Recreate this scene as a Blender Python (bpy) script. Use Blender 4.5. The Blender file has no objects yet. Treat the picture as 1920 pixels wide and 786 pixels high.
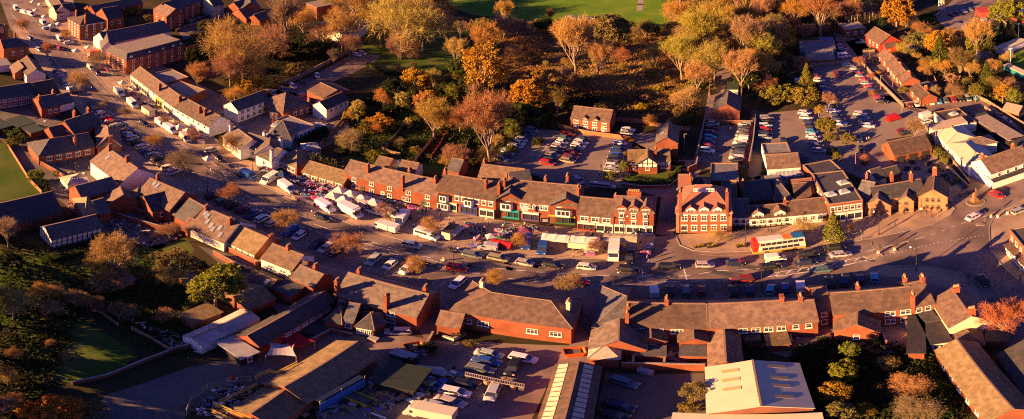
import bpy, math, random
from mathutils import Vector, Matrix
R_=random.Random(7)
sc=bpy.context.scene
COL=sc.collection
PI=math.pi
# ---- the photograph is a stitched level panorama: equirectangular, 1250 px per radian, taken 108 m up
HC,PX,YH=108.0,1250.0,-347.0
def at(x,y,z=0.0):
    a=(y-YH)/PX; r=(HC-z)/math.tan(a); p=(x-960)/PX
    return Vector((r*math.sin(p),r*math.cos(p),z))
def proj(v):
    r=math.hypot(v[0],v[1]); return (960+PX*math.atan2(v[0],v[1]), YH+PX*math.atan2(HC-v[2],r))
def ppm(y): return PX/HC*math.tan((y-YH)/PX)
def hdg(x,y,dx,dy):
    d=at(x+dx,y+dy)-at(x-dx,y-dy); return math.atan2(d.y,d.x)
# ---------------------------------------------------------------- materials
MATS={}
def mat(key,c,c2=None,rough=.8,sc_=(1,1,1),n=1.0,detail=6,objcol=False,metal=0,spec=.3,bump=0,rand=0.0,lo=.35,hi=.65,c3=None,n3=.05,coord='pos',emit=0,trans=0,thin=None):
    if key in MATS: return MATS[key]
    m=bpy.data.materials.new(key); m.use_nodes=True; nt=m.node_tree; N=nt.nodes; L=nt.links
    b=N['Principled BSDF']; b.inputs['Roughness'].default_value=rough; b.inputs['Metallic'].default_value=metal
    b.inputs['Specular IOR Level'].default_value=spec
    if trans: b.inputs['Transmission Weight'].default_value=trans
    def rgb(v): return (v[0],v[1],v[2],1)
    if objcol:
        oi=N.new('ShaderNodeObjectInfo'); src=oi.outputs['Color']
    else:
        r=N.new('ShaderNodeRGB'); r.outputs[0].default_value=rgb(c); src=r.outputs[0]
    if coord=='obj': tc=N.new('ShaderNodeTexCoord'); co=tc.outputs['Object']
    else: g=N.new('ShaderNodeNewGeometry'); co=g.outputs['Position']
    mp=N.new('ShaderNodeMapping'); mp.inputs['Scale'].default_value=sc_; L.new(co,mp.inputs[0])
    if c2 is not None:
        nz=N.new('ShaderNodeTexNoise'); nz.inputs['Scale'].default_value=n; nz.inputs['Detail'].default_value=detail; nz.inputs['Roughness'].default_value=.65
        L.new(mp.outputs[0],nz.inputs['Vector'])
        mr=N.new('ShaderNodeMapRange'); mr.inputs[1].default_value=lo; mr.inputs[2].default_value=hi; L.new(nz.outputs[0],mr.inputs[0])
        mx=N.new('ShaderNodeMix'); mx.data_type='RGBA'; L.new(mr.outputs[0],mx.inputs[0])
        if objcol: mx.blend_type='MULTIPLY'
        L.new(src,mx.inputs[6]); mx.inputs[7].default_value=rgb(c2); src=mx.outputs[2]
        if bump:
            bp=N.new('ShaderNodeBump'); bp.inputs['Strength'].default_value=bump; bp.inputs['Distance'].default_value=.1
            L.new(nz.outputs[0],bp.inputs['Height']); L.new(bp.outputs[0],b.inputs['Normal'])
    if c3 is not None:
        n2=N.new('ShaderNodeTexNoise'); n2.inputs['Scale'].default_value=n3; n2.inputs['Detail'].default_value=5; L.new(co,n2.inputs['Vector'])
        m2=N.new('ShaderNodeMapRange'); m2.inputs[1].default_value=.42; m2.inputs[2].default_value=.62; m2.inputs[4].default_value=.75 if n3==.9 else 1; L.new(n2.outputs[0],m2.inputs[0])
        x2=N.new('ShaderNodeMix'); x2.data_type='RGBA'; L.new(m2.outputs[0],x2.inputs[0]); L.new(src,x2.inputs[6]); x2.inputs[7].default_value=rgb(c3); src=x2.outputs[2]
    if rand:
        oi2=N.new('ShaderNodeObjectInfo'); hs=N.new('ShaderNodeHueSaturation'); m3=N.new('ShaderNodeMapRange')
        m3.inputs[3].default_value=1-rand; m3.inputs[4].default_value=1+rand; L.new(oi2.outputs['Random'],m3.inputs[0]); L.new(m3.outputs[0],hs.inputs['Value'])
        L.new(src,hs.inputs['Color']); src=hs.outputs[0]
    L.new(src,b.inputs['Base Color'])
    if thin:
        tr=N.new('ShaderNodeBsdfTranslucent'); L.new(src,tr.inputs[0]); ms=N.new('ShaderNodeMixShader'); ms.inputs[0].default_value=thin
        L.new(b.outputs[0],ms.inputs[1]); L.new(tr.outputs[0],ms.inputs[2]); L.new(ms.outputs[0],N['Material Output'].inputs[0])
    MATS[key]=m; return m
def brickmat(key,c1,c2,mortar,rand=.12):
    m=mat(key,c1,c2,rough=.9,n=1.6,rand=rand,lo=.3,hi=.75,c3=tuple(v*.62 for v in c1),n3=.35,bump=.3,sc_=(1,1,2.5))
    return m
M={}
M['brick']=brickmat('red_brick',(.29,.088,.04),(.19,.062,.033),0)
M['brickb']=brickmat('brown_brick',(.24,.09,.05),(.16,.065,.04),0)
M['sand']=brickmat('sandstone',(.36,.185,.095),(.24,.12,.065),0)
M['white']=mat('white_render',(.74,.70,.62),(.55,.50,.42),rough=.85,n=.9,rand=.06,lo=.45,hi=.8)
M['cream']=mat('cream_render',(.60,.52,.38),(.45,.37,.26),rough=.85,n=.9,rand=.06,lo=.4,hi=.8)
def roofm(k,a,b,c3=None,n=1.3): return mat(k,a,b,rough=.75,n=n*2.6,sc_=(1,1,1.0),rand=.38,lo=.40,hi=.60,detail=12,c3=c3,n3=.9,bump=.6,spec=.35)
M['slate']=roofm('blue_slate',(.06,.06,.07),(.10,.092,.092),(.045,.043,.048))
M['slateg']=roofm('weathered_slate',(.105,.078,.068),(.065,.052,.05),(.15,.115,.09))
M['tile']=roofm('brown_tile',(.112,.070,.053),(.07,.046,.038),(.16,.105,.072))
M['redtile']=roofm('red_tile',(.20,.085,.06),(.14,.062,.045),(.17,.08,.06))
M['moss']=roofm('mossy_tile',(.155,.105,.055),(.10,.08,.035),(.21,.15,.085),n=1.0)
M['felt']=roofm('dark_felt',(.05,.048,.055),(.08,.072,.075),(.045,.04,.045))
M['grey']=roofm('grey_felt',(.17,.155,.16),(.25,.23,.22),(.14,.13,.13),n=.6)
M['tan']=roofm('pale_felt',(.33,.27,.21),(.24,.19,.15),(.38,.31,.24),n=.6)
M['green']=roofm('green_sheet',(.022,.04,.032),(.035,.048,.034),(.03,.04,.03))
M['metal']=mat('pale_sheet_metal',(.56,.51,.36),(.47,.43,.31),rough=.55,n=.5,sc_=(1,1,1),lo=.35,hi=.75,bump=.1)
M['metald']=mat('grey_sheet_metal',(.33,.33,.34),(.25,.25,.26),rough=.5,n=.8)
M['lead']=mat('ridge_tiles',(.30,.20,.13),(.20,.13,.09),rough=.8,n=2)
M['frame']=mat('white_frame',(.78,.75,.70),rough=.5)
M['glass']=mat('window_glass',(.03,.035,.045),rough=.08,spec=.8)
M['mow']=mat('mown_strip',(.14,.27,.025),(.09,.17,.018),rough=.95,n=1,spec=.05)
M['rlight']=mat('ribbed_rooflight',(.42,.33,.17),(.34,.26,.13),rough=.5,n=3)
M['vinylroof']=mat('pinkish_sheet',(.40,.34,.34),(.28,.23,.24),rough=.7,n=.7,c3=(.48,.42,.40),n3=.4)
M['cglass']=mat('conservatory_glass',(.28,.32,.36),(.18,.2,.24),rough=.15,spec=.8,n=1)
M['dark']=mat('dark_paint',(.03,.028,.028),rough=.6)
M['black']=mat('black_timber',(.022,.018,.016),rough=.7)
M['pot']=mat('terracotta',(.42,.19,.09),(.5,.3,.15),rough=.8,n=3)
M['doorc']=mat('painted_wood',(1,1,1),(.85,.85,.85),rough=.5,objcol=True,n=2)
M['paint']=mat('car_paint',(1,1,1),rough=.16,objcol=True,spec=.6)
M['cloth']=mat('canopy_fabric',(1,1,1),(.82,.80,.80),rough=.85,objcol=True,n=1.5,thin=.25)
M['vinyl']=mat('coloured_goods',(1,1,1),(.6,.6,.6),rough=.7,objcol=True,n=4)
M['tyre']=mat('tyre_rubber',(.02,.02,.02),rough=.8)
M['alloy']=mat('wheel_alloy',(.4,.4,.4),rough=.35,metal=.7)
M['lamp']=mat('lamp_lens',(.75,.75,.7),rough=.2,spec=.8)
M['tail']=mat('tail_lens',(.45,.02,.015),rough=.25,spec=.7)
M['steel']=mat('galvanised_steel',(.30,.30,.30),(.2,.2,.2),rough=.45,metal=.5,n=3)
M['wood']=mat('fence_wood',(.30,.20,.12),(.19,.12,.075),rough=.9,n=1.5,rand=.15)
M['woodo']=mat('orange_fence_wood',(.36,.17,.075),(.24,.11,.055),rough=.9,n=1.5)
M['stonew']=mat('stone_wall',(.30,.22,.15),(.18,.13,.10),rough=.9,n=1.5)
M['plank']=mat('pale_planks',(.52,.36,.17),(.36,.24,.12),rough=.85,n=3)
M['asph']=mat('asphalt',(.18,.135,.122),(.27,.195,.165),rough=.88,n=.35,detail=9,lo=.3,hi=.7,c3=(.13,.095,.085),n3=.12,bump=.15,spec=.25)
M['asph2']=mat('old_asphalt',(.25,.185,.155),(.17,.13,.12),rough=.9,n=.3,detail=9,c3=(.23,.185,.155),n3=.07,bump=.2)
M['pave']=mat('paving_setts',(.33,.23,.165),(.23,.165,.125),rough=.9,n=.8,detail=9,c3=(.40,.28,.19),n3=.15,bump=.2)
M['kerb']=mat('kerb_stone',(.34,.29,.24),(.25,.21,.18),rough=.85,n=1)
M['line']=mat('road_paint',(.78,.74,.68),(.4,.36,.33),rough=.7,n=1.2,lo=.5,hi=.8)
M['liney']=mat('yellow_road_paint',(.55,.40,.10),(.3,.22,.08),rough=.7,n=1.2)
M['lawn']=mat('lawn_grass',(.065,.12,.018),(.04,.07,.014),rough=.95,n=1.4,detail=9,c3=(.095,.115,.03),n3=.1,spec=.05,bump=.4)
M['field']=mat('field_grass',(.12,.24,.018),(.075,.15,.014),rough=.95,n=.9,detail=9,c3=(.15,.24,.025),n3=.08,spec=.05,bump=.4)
M['earth']=mat('rough_ground',(.05,.042,.022),(.03,.034,.014),rough=1,n=.25,detail=10,c3=(.07,.05,.028),n3=.05,spec=.05,bump=.6)
M['heath']=mat('bracken_ground',(.19,.11,.05),(.10,.06,.028),rough=1,n=.3,detail=10,c3=(.25,.15,.07),n3=.05,spec=.05,bump=.8)
M['gravel']=mat('yard_gravel',(.14,.118,.108),(.08,.07,.068),rough=.95,n=.6,detail=10,c3=(.14,.12,.10),n3=.1,bump=.3)
M['bark']=mat('bark',(.36,.27,.18),(.2,.15,.1),rough=.95,n=3)
M['twig']=mat('twigs',(1,1,1),(.55,.5,.45),rough=.9,objcol=True,n=.9,spec=.1,thin=.25)
M['leaf']=mat('leaves',(1,1,1),(.45,.5,.45),rough=.8,objcol=True,n=.8,spec=.15,thin=.3)
M['skin']=mat('skin',(.45,.27,.18),rough=.6)
M['trouser']=mat('dark_trousers',(.03,.03,.045),rough=.9)
# ---------------------------------------------------------------- mesh builder
class MB:
    def __init__(s): s.v=[]; s.f=[]; s.m=[]
    def face(s,pts,m=0):
        i=len(s.v); s.v+= [tuple(p) for p in pts]; s.f.append(tuple(range(i,i+len(pts)))); s.m.append(m)
    def prism(s,poly,z0,z1,m=0,mt=None,bottom=True):
        n=len(poly); i=len(s.v); mt=m if mt is None else mt
        s.v+=[(p[0],p[1],z0) for p in poly]+[(p[0],p[1],z1) for p in poly]
        for k in range(n):
            j=(k+1)%n; s.f.append((i+k,i+j,i+n+j,i+n+k)); s.m.append(m)
        s.f.append(tuple(range(i+n,i+2*n))); s.m.append(mt)
        if bottom: s.f.append(tuple(range(i+n-1,i-1,-1))); s.m.append(m)
    def box(s,c,d,rz=0,m=0):
        cx,cy,cz=c; a,b,h=d[0]/2,d[1]/2,d[2]/2; co,si=math.cos(rz),math.sin(rz)
        s.prism([(cx+x*co-y*si,cy+x*si+y*co) for x,y in ((-a,-b),(a,-b),(a,b),(-a,b))],cz-h,cz+h,m)
    def hull8(s,b,t,m=0,mt=None):   # b,t : four points each (ccw from above)
        i=len(s.v); s.v+=[tuple(p) for p in b]+[tuple(p) for p in t]; mt=m if mt is None else mt
        for k in range(4):
            j=(k+1)%4; s.f.append((i+k,i+j,i+4+j,i+4+k)); s.m.append(m)
        s.f.append((i+4,i+5,i+6,i+7)); s.m.append(mt); s.f.append((i+3,i+2,i+1,i)); s.m.append(m)
    def slab(s,quad,th,m=0):        # quad lifted by thickness along z
        q=[Vector(p) for p in quad]; s.hull8(q,[p+Vector((0,0,th)) for p in q],m)
    def tube(s,p0,p1,r0,r1,n=6,m=0,cap=True):
        p0=Vector(p0); p1=Vector(p1); d=p1-p0
        if d.length<1e-6: return
        d.normalize(); u=d.orthogonal().normalized(); w=d.cross(u); i=len(s.v)
        for p,r in ((p0,r0),(p1,r1)):
            for k in range(n):
                a=2*PI*k/n; s.v.append(tuple(p+u*math.cos(a)*r+w*math.sin(a)*r))
        for k in range(n):
            j=(k+1)%n; s.f.append((i+k,i+j,i+n+j,i+n+k)); s.m.append(m)
        if cap:
            s.f.append(tuple(range(i+n,i+2*n))); s.m.append(m); s.f.append(tuple(range(i+n-1,i-1,-1))); s.m.append(m)
    def cyl(s,c,r,h,n=12,m=0,axis='z'):
        c=Vector(c); d={'z':Vector((0,0,h/2)),'y':Vector((0,h/2,0)),'x':Vector((h/2,0,0))}[axis]; s.tube(c-d,c+d,r,r,n,m)
    def mesh(s,name,mats,smooth=False):
        me=bpy.data.meshes.new(name); me.from_pydata(s.v,[],s.f)
        for m in mats: me.materials.append(m)
        me.polygons.foreach_set('material_index',s.m)
        if smooth: me.polygons.foreach_set('use_smooth',[True]*len(s.f))
        me.update(); return me
    def build(s,name,mats,parent=None,smooth=False,color=None):
        if not isinstance(mats,(list,tuple)): mats=[mats]
        return link(name,s.mesh(name,mats,smooth),parent,color)
def link(name,me,parent=None,color=None,loc=None,rz=None,scale=None):
    o=bpy.data.objects.new(name,me); COL.objects.link(o)
    if parent is not None: o.parent=parent
    if color is not None: o.color=(color[0],color[1],color[2],1)
    if loc is not None: o.location=loc
    if rz is not None: o.rotation_euler=(0,0,rz)
    if scale is not None: o.scale=(scale,)*3 if isinstance(scale,(int,float)) else scale
    return o
SEEN={}
def tag(o,label,cat,group=None,kind=None):
    if label:
        if label in SEEN: print('DUPLABEL',label)
        SEEN[label]=1; o['label']=label
        n=len(label.split())
        if n<4 or n>16: print('LABELLEN',n,label)
    if cat: o['category']=cat
    if group: o['group']=group
    if kind: o['kind']=kind
    return o
def thing(name,label,cat,loc=(0,0,0),rz=0,group=None):
    o=link(name,None,loc=loc,rz=rz); o.empty_display_size=.5; return tag(o,label,cat,group)
def kids(o): return [c for c in CH.get(o.name,[])] 
def copy_tree(o,parent=None,color=None,paint=None):
    c=o.copy(); COL.objects.link(c); c.parent=parent
    if paint is not None and o.get('painted'): c.color=(paint[0],paint[1],paint[2],1)
    for ch in o.children: copy_tree(ch,c,None,paint)
    return c
ORD='first second third fourth fifth sixth seventh eighth ninth tenth eleventh twelfth thirteenth fourteenth fifteenth sixteenth seventeenth eighteenth nineteenth twentieth'.split()
def ordn(i):
    if i<20: return ORD[i]
    return ['twenty','thirty','forty','fifty'][(i-19)//10]+'-'+ORD[(i-19)%10-1] if (i-19)%10 else ['','thirtieth','fortieth','fiftieth'][(i-19)//10]
# ---------------------------------------------------------------- camera, sky, sun
cd=bpy.data.cameras.new('camera'); cam=bpy.data.objects.new('camera',cd); COL.objects.link(cam)
cam.location=(0,0,HC); cam.rotation_euler=(PI/2,0,0); cd.clip_end=3000; sc.camera=cam
cd.type='PANO'; sc.render.engine='CYCLES'
cy=cd if hasattr(cd,'panorama_type') else cd.cycles
cy.panorama_type='EQUIRECTANGULAR'
cy.longitude_min=-960/PX; cy.longitude_max=960/PX; cy.latitude_min=-(786-YH)/PX; cy.latitude_max=-(0-YH)/PX
SUN_AZ=math.radians(252); SUN_EL=math.radians(14.8)   # azimuth clockwise from +Y towards the sun
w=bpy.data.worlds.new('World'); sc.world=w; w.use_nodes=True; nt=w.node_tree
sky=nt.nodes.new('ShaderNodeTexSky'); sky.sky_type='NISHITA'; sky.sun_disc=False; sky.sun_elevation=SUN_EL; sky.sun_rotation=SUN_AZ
sky.ozone_density=3.0; sky.air_density=.55; sky.dust_density=.5
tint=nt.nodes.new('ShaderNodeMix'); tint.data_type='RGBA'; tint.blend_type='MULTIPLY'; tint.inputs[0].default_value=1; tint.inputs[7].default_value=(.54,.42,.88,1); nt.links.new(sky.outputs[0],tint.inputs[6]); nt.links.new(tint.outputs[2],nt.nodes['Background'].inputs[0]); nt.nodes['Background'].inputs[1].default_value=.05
sd=bpy.data.lights.new('sun','SUN'); sun=bpy.data.objects.new('sun',sd); COL.objects.link(sun)
dv=Vector((math.sin(SUN_AZ)*math.cos(SUN_EL),math.cos(SUN_AZ)*math.cos(SUN_EL),math.sin(SUN_EL)))
sun.rotation_euler=dv.to_track_quat('Z','Y').to_euler(); sun.location=dv*400
sd.energy=5; sd.angle=math.radians(.5); sd.color=(1,.505,.18)
sc.view_settings.view_transform='Standard'; sc.view_settings.look='None'; sc.view_settings.exposure=2.1; sc.view_settings.gamma=1
sc.cycles.max_bounces=4; sc.cycles.diffuse_bounces=2; sc.cycles.use_denoising=False; sc.cycles.filter_width=1.1
# ---------------------------------------------------------------- windows, doors, chimneys (shared meshes)
WC={}
def win_meshes(w,h,style='w'):
    k=(round(w,1),round(h,1),style)
    if k in WC: return WC[k]
    w,h=k[0],k[1]; b=MB(); t=.11; P=.07
    for x in (-w/2+t/2,w/2-t/2): b.box((x,-P/2,0),(t,P,h))
    for z in (-h/2+t/2,h/2-t/2): b.box((0,-P/2,z),(w-2*t,P,t))
    n=max(1,round(w/.75))
    for i in range(1,n): b.box((-w/2+w*i/n,-P/2+.01,0),(.08,P-.02,h-2*t))
    b.box((0,-P/2+.012,h*.12),(w-2*t,P-.03,.07))
    b.box((0,-.09,-h/2-.06),(w+.25,.18,.11))
    if style=='l': b.box((0,-.04,h/2+.13),(w+.3,.08,.24))
    p=MB(); p.face([(-w/2+t,-.03,-h/2+t),(w/2-t,-.03,-h/2+t),(w/2-t,-.03,h/2-t),(-w/2+t,-.03,h/2-t)])
    WC[k]=(b.mesh('window',[M['sand' if style=='d' else 'frame']]),p.mesh('pane',[M['glass']])); return WC[k]
def window(par,x,y,z,rz,w=1.1,h=1.3,style='l'):
    a,b=win_meshes(w,h,style); o=link('window',a,par,loc=(x,y,z),rz=rz); link('pane',b,o); return o
DC={}
def door(par,x,y,rz,w=.95,h=2.05,col=(.7,.68,.62)):
    k=(round(w,1),round(h,1))
    if k not in DC:
        w,h=k; b=MB(); b.box((0,-.02,h/2),(w,.06,h)); b.box((-w/2-.06,-.04,h/2+.05),(.12,.1,h+.1)); b.box((w/2+.06,-.04,h/2+.05),(.12,.1,h+.1)); b.box((0,-.04,h+.06),(w,.1,.12))
        b.box((0,-.055,h*.72),(w*.5,.03,h*.25),m=1); DC[k]=b.mesh('door',[M['doorc'],M['glass']])
    return link('door',DC[k],par,color=col,loc=(x,y,.02),rz=rz)
CC={}
def pot_mesh():
    if 'p' not in CC:
        b=MB(); b.tube((0,0,0),(0,0,.55),.17,.13,8); b.tube((0,0,.55),(0,0,.62),.17,.17,8); CC['p']=b.mesh('chimney_pot',[M['pot']])
    return CC['p']
def chimney(par,x,y,z0,z1,w=.65,l=1.15,wall='brick',pots=3,along=0):
    b=MB(); b.box((0,0,(z0+z1)/2-z0),(w,l,z1-z0)); b.box((0,0,z1-z0-.12),(w+.18,l+.18,.22)); b.box((0,0,z1-z0+.03),(w+.05,l+.05,.07))
    o=b.build('chimney',M[wall],par); o.location=(x,y,z0); o.rotation_euler=(0,0,along)
    for i in range(pots):
        link('chimney_pot',pot_mesh(),o,loc=(0,(i-(pots-1)/2)*l*.85/max(1,pots),z1-z0+.06))
    return o
# ---------------------------------------------------------------- building wings
def frame_from(A,B):
    u=(B-A); u.z=0; L=u.length; u.normalize(); v=Vector((-u.y,u.x,0)); return u,v,L
class Bd: pass
def bld(label,*wings,cat='building',name='house',group=None):
    """a building: Empty at base of its first wing; every wing gives wall and roof parts"""
    A,B,h=wings[0]['A'],wings[0]['B'],wings[0]['h']
    p=at(A[0],A[1],h); q=at(B[0],B[1],h); c=(p+q)/2; c.z=0
    t=thing(name,label,cat,c,0,group)
    for w_ in wings: wing(t,**w_)
    return t
def W(A,B,h,**k): k.update(A=A,B=B,h=h); return k
def depth_for(a,b,h,R,pitch,Rz=None):
    u,v,L=frame_from(a,b); best=None
    for side in (1,-1):
        for i in range(1,160):
            hd=i*.15; zr=h+hd*math.tan(math.radians(pitch)); p=at(R[0],R[1],zr)
            e=abs((p-a).dot(v*side)-hd)
            if best is None or e<best[0]: best=(e,side,2*hd)
    return best[1],best[2]
def wing(par,A,B,h,R=None,D=None,C=None,pitch=34,roof='gable',wall='brick',rm='slateg',ov=.3,ove=.15,win='',ch=(),chw='brick',pots=3,hl=None,hr=None,
         z0=0,dorm=(),shop=(),doors=(),sky=(),base=None,timber='',wsty='l',parapet=0,garage=0,cl=1.5,ww=1.1,wh=1.35,side=None,bands=0,quoin=0,jx=0,bays=(),plinth=0):
    a=at(A[0],A[1],h); b=at(B[0],B[1],h); a.z=b.z=0
    sd_=1
    if R is not None and D is None:
        aa=a.copy(); sd_,D=depth_for(aa,b,h,R,pitch)
        if D>16: D=8.5; sd_=1
    elif C is not None:
        u,v,L=frame_from(a,b); c=at(C[0],C[1],h); D=(c-a).dot(v)
        if D<0: sd_=-1; D=-D
    if side is not None: sd_=side

    if sd_<0: a,b=b,a
    u,v,L=frame_from(a,b); rz=math.atan2(u.y,u.x); org=a-par.location; off=org
    T=Matrix.Translation(org)@Matrix.Rotation(rz,4,'Z')
    def add(o): o.matrix_local=T@o.matrix_local if False else T@Matrix.LocRotScale(o.location,o.rotation_euler,o.scale); return o
    tp=math.tan(math.radians(pitch)); wm=M[wall]; rmm=M[rm]
    if isinstance(roof,tuple): roof,hl,hr=roof
    rise=D/2*tp; zr=h+rise
    # walls
    mb=MB()
    if roof=='gable':
        mb.v=[(0,0,z0),(L,0,z0),(L,D,z0),(0,D,z0),(0,0,h),(L,0,h),(L,D,h),(0,D,h),(0,D/2,zr),(L,D/2,zr)]
        mb.f=[(0,1,5,4),(1,2,6,9,5),(2,3,7,6),(3,0,4,8,7),(4,5,9,8),(7,8,9,6),(3,2,1,0)]; mb.m=[0]*7
    elif roof=='lean':
        zb=h+D*tp; zr=zb
        mb.v=[(0,0,z0),(L,0,z0),(L,D,z0),(0,D,z0),(0,0,h),(L,0,h),(L,D,zb),(0,D,zb)]
        mb.f=[(0,1,5,4),(1,2,6,5),(2,3,7,6),(3,0,4,7),(4,5,6,7),(3,2,1,0)]; mb.m=[0]*6
    else:
        mb.prism([(0,0),(L,0),(L,D),(0,D)],z0,h+parapet)
        if parapet: zr=h
    wo=add(mb.build('wall',wm,par))
    # roof
    rb=MB(); th=.14; e=.03
    if roof=='gable':
        ex=ove
        for sgn,ye,yr in ((0,-ov,D/2),(1,D+ov,D/2)):
            ze=h-ov*tp
            q=[(-ex,ye,ze+e),(L+ex,ye,ze+e),(L+ex,yr,zr+e),(-ex,yr,zr+e)]
            if sgn: q=[q[1],q[0],q[3],q[2]]
            rb.slab(q,th)
        rb.box((L/2,D/2,zr+th+.06),(L+2*ex,.3,.16),m=1)
    elif roof=='lean':
        q=[(-ove,-ov,h-ov*tp+e),(L+ove,-ov,h-ov*tp+e),(L+ove,D+.05,zr+.05*tp+e),(-ove,D+.05,zr+.05*tp+e)]; rb.slab(q,th)
    elif roof=='hip':
        il=D/2 if hl is None else hl; ir=D/2 if hr is None else hr
        if il+ir>L: k_=L/(il+ir)*.999; il*=k_; ir*=k_
        ze=h+.02; o=ov
        E=[(-o,-o,ze),(L+o,-o,ze),(L+o,D+o,ze),(-o,D+o,ze)]; zt=zr+.02; r0=(il if il>.1 else -ove,D/2,zt); r1=(L-ir if ir>.1 else L+ove,D/2,zt)
        E2=[(x,y,z+th) for x,y,z in E]
        for i in range(4): rb.face([E[i],E[(i+1)%4],E2[(i+1)%4],E2[i]])
        rb.face(E[::-1])
        rb.face([E2[0],E2[1],r1,r0]); rb.face([E2[2],E2[3],r0,r1]); rb.face([E2[3],E2[0],r0],0 if il>.1 else 2); rb.face([E2[1],E2[2],r1],0 if ir>.1 else 2)
        rb.tube(Vector(r0)+Vector((0,0,.0)),Vector(r1),.1,.1,5,1)
        for p_,q_ in ((E2[0],r0),(E2[3],r0)) if il>.1 else (): rb.tube(p_,q_,.08,.08,5,1)
        for p_,q_ in ((E2[1],r1),(E2[2],r1)) if ir>.1 else (): rb.tube(p_,q_,.08,.08,5,1)
    elif roof=='mansard':
        i_=1.3; zt=h+2.3; zr=zt
        rb.hull8([(-ov,-ov,h+.02),(L+ov,-ov,h+.02),(L+ov,D+ov,h+.02),(-ov,D+ov,h+.02)],[(i_,i_,zt),(L-i_,i_,zt),(L-i_,D-i_,zt),(i_,D-i_,zt)],0,0)
        rb.prism([(i_+.05,i_+.05),(L-i_-.05,i_+.05),(L-i_-.05,D-i_-.05),(i_+.05,D-i_-.05)],zt+.01,zt+.12,3)
    elif roof=='flat':
        if parapet:
            pass
        else: rb.prism([(-ov,-ov),(L+ov,-ov),(L+ov,D+ov),(-ov,D+ov)],h+.01,h+.2)
        if parapet:
            t=.28
            rb.prism([(t,t),(L-t,t),(L-t,D-t),(t,D-t)],h+parapet+.005,h+parapet+.012)
            for q in (((0,0),(L,0),(L,t),(0,t)),((0,D-t),(L,D-t),(L,D),(0,D)),((0,t),(t,t),(t,D-t),(0,D-t)),((L-t,t),(L,t),(L,D-t),(L-t,D-t))): rb.prism(q,h+parapet+.005,h+parapet+.3,1)
    ro=add(rb.build('roof',[rmm,M['lead'],wm,M['tan']],par))
    # openings
    def fpt(face,s):   # point on a wall and outward rotation
        if face=='F': return (s*L,0,0)
        if face=='R': return (L,s*D,PI/2)
        if face=='B': return ((1-s)*L,D,PI)
        return (0,(1-s)*D,-PI/2)
    for spec in win.split():
        face=spec[0]; rest=spec[1:].split('@'); nc,nr=[int(q) for q in rest[0].split('x')]
        s0,s1=(0,1)
        if len(rest)>1: s0,s1=[float(q) for q in rest[1].split('-')]
        LL=L if face in 'FB' else D
        hh=h-base if base else h; zb=base or 0
        for r in range(nr):
            for c in range(nc):
                s=s0+(s1-s0)*(c+.5)/nc; x,y,rr=fpt(face,s); z=zb+hh*(r+.53)/nr; zh=min(wh,hh/nr*.58); wd=min(ww,(s1-s0)*LL/nc*.7)
                add(window(par,x,y,z,rr,max(.3,wd),zh,wsty))
    for s,face,colr in doors:
        x,y,rr=fpt(face,s); add(door(par,x,y,rr,col=colr))
    for g in range(garage):
        x=L*(g+.5)/garage; q=MB(); q.box((0,-.03,1.1),(L/garage*.66,.1,2.2)); o=q.build('garage_door',M['dark'],par); o.location=(x,0,0); add(o)
    for s0,s1,face,colr,*sg in shop:     # shopfront: plinth+posts with glazing, fascia board
        LL=L if face in 'FB' else D; wd=(s1-s0)*LL; x,y,rr=fpt(face,(s0+s1)/2)
        q=MB(); hz=2.35
        q.box((0,-.12,.25),(wd,.2,.5)); 
        n=max(2,int(wd/1.3))
        for i in range(n+1): q.box((-wd/2+.08+(wd-.16)*i/n,-.12,hz/2+.26),(.14,.2,hz-.52+.0))
        o=q.build('shopfront',M['doorc'],par,color=colr); o.location=(x,y,0); o.rotation_euler=(0,0,rr); add(o)
        q=MB(); q.box((0,-.05,hz/2+.25),(wd-.2,.06,hz-.5)); q.build('shop_window',M['glass'],o)
        q=MB(); q.box((0,-.2,hz+.33),(wd,.36,.62)); q.build('fascia_board',M['doorc'],o,color=(sg[0] if sg else colr))
    # chimneys: pixel position at ridge height
    for c_ in ch:
        if len(c_)>=2 and c_[0]>1.5:
            p=at(c_[0],c_[1],zr+.6); d=p-a; x,y=d.dot(u),d.dot(v); x=min(max(x,.3),L-.3); y=min(max(y,.3),D-.3)
        else: x,y=c_[0]*L,c_[1]*D
        if roof in('gable','hip'): zroof=zr-abs(y-D/2)*tp
        else: zroof=zr
        add(chimney(par,x,y,zroof-1.2,max(zr+cl*.6,zroof+cl),wall=chw,pots=pots if len(c_)<3 else 6,l=1.15 if len(c_)<3 else c_[2],along=0 if len(c_)<3 else PI/2))
    for d_ in dorm:     # gable dormers on the F slope: (s, width, height, wall)
        s,dw,dh=d_[:3]; fw=d_[3] if len(d_)>3 else wall
        x=s*L; y0=.15+(d_[4] if len(d_)>4 else 0); zb=h+y0*tp-.1; zt=zb+dh; yb=(zt+dw/2*.9-h)/tp if roof!='mansard' else 2.2
        yb=min(yb,D/2-.1) if roof!='mansard' else 2.2
        q=MB(); q.box((x,(y0+yb)/2,(zb-.6+zt)/2),(dw,yb-y0,zt-zb+.6)); 
        q.v+=[(x-dw/2,y0,zt),(x+dw/2,y0,zt),(x,y0,zt+dw*.42)]; n_=len(q.v); q.f.append((n_-3,n_-2,n_-1)); q.m.append(0)
        do=add(q.build('dormer',M[fw],par)); q=MB(); k=dw/2+.2; zz=zt-.2*.84
        for sg in (-1,1):
            pts=[(x+sg*k,y0-.2,zz+.03),(x,y0-.2,zz+k*.84+.03),(x,yb+.6,zz+k*.84+.03),(x+sg*k,yb+.6,zz+.03)]
            if sg<0: pts=pts[::-1]
            q.slab(pts,.1)
        q.build('dormer_roof',rmm,do)
        wo_=window(par,x,y0,zb+dh*.5,0,dw*.7,dh*.8,'w'); add(wo_)
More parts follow.
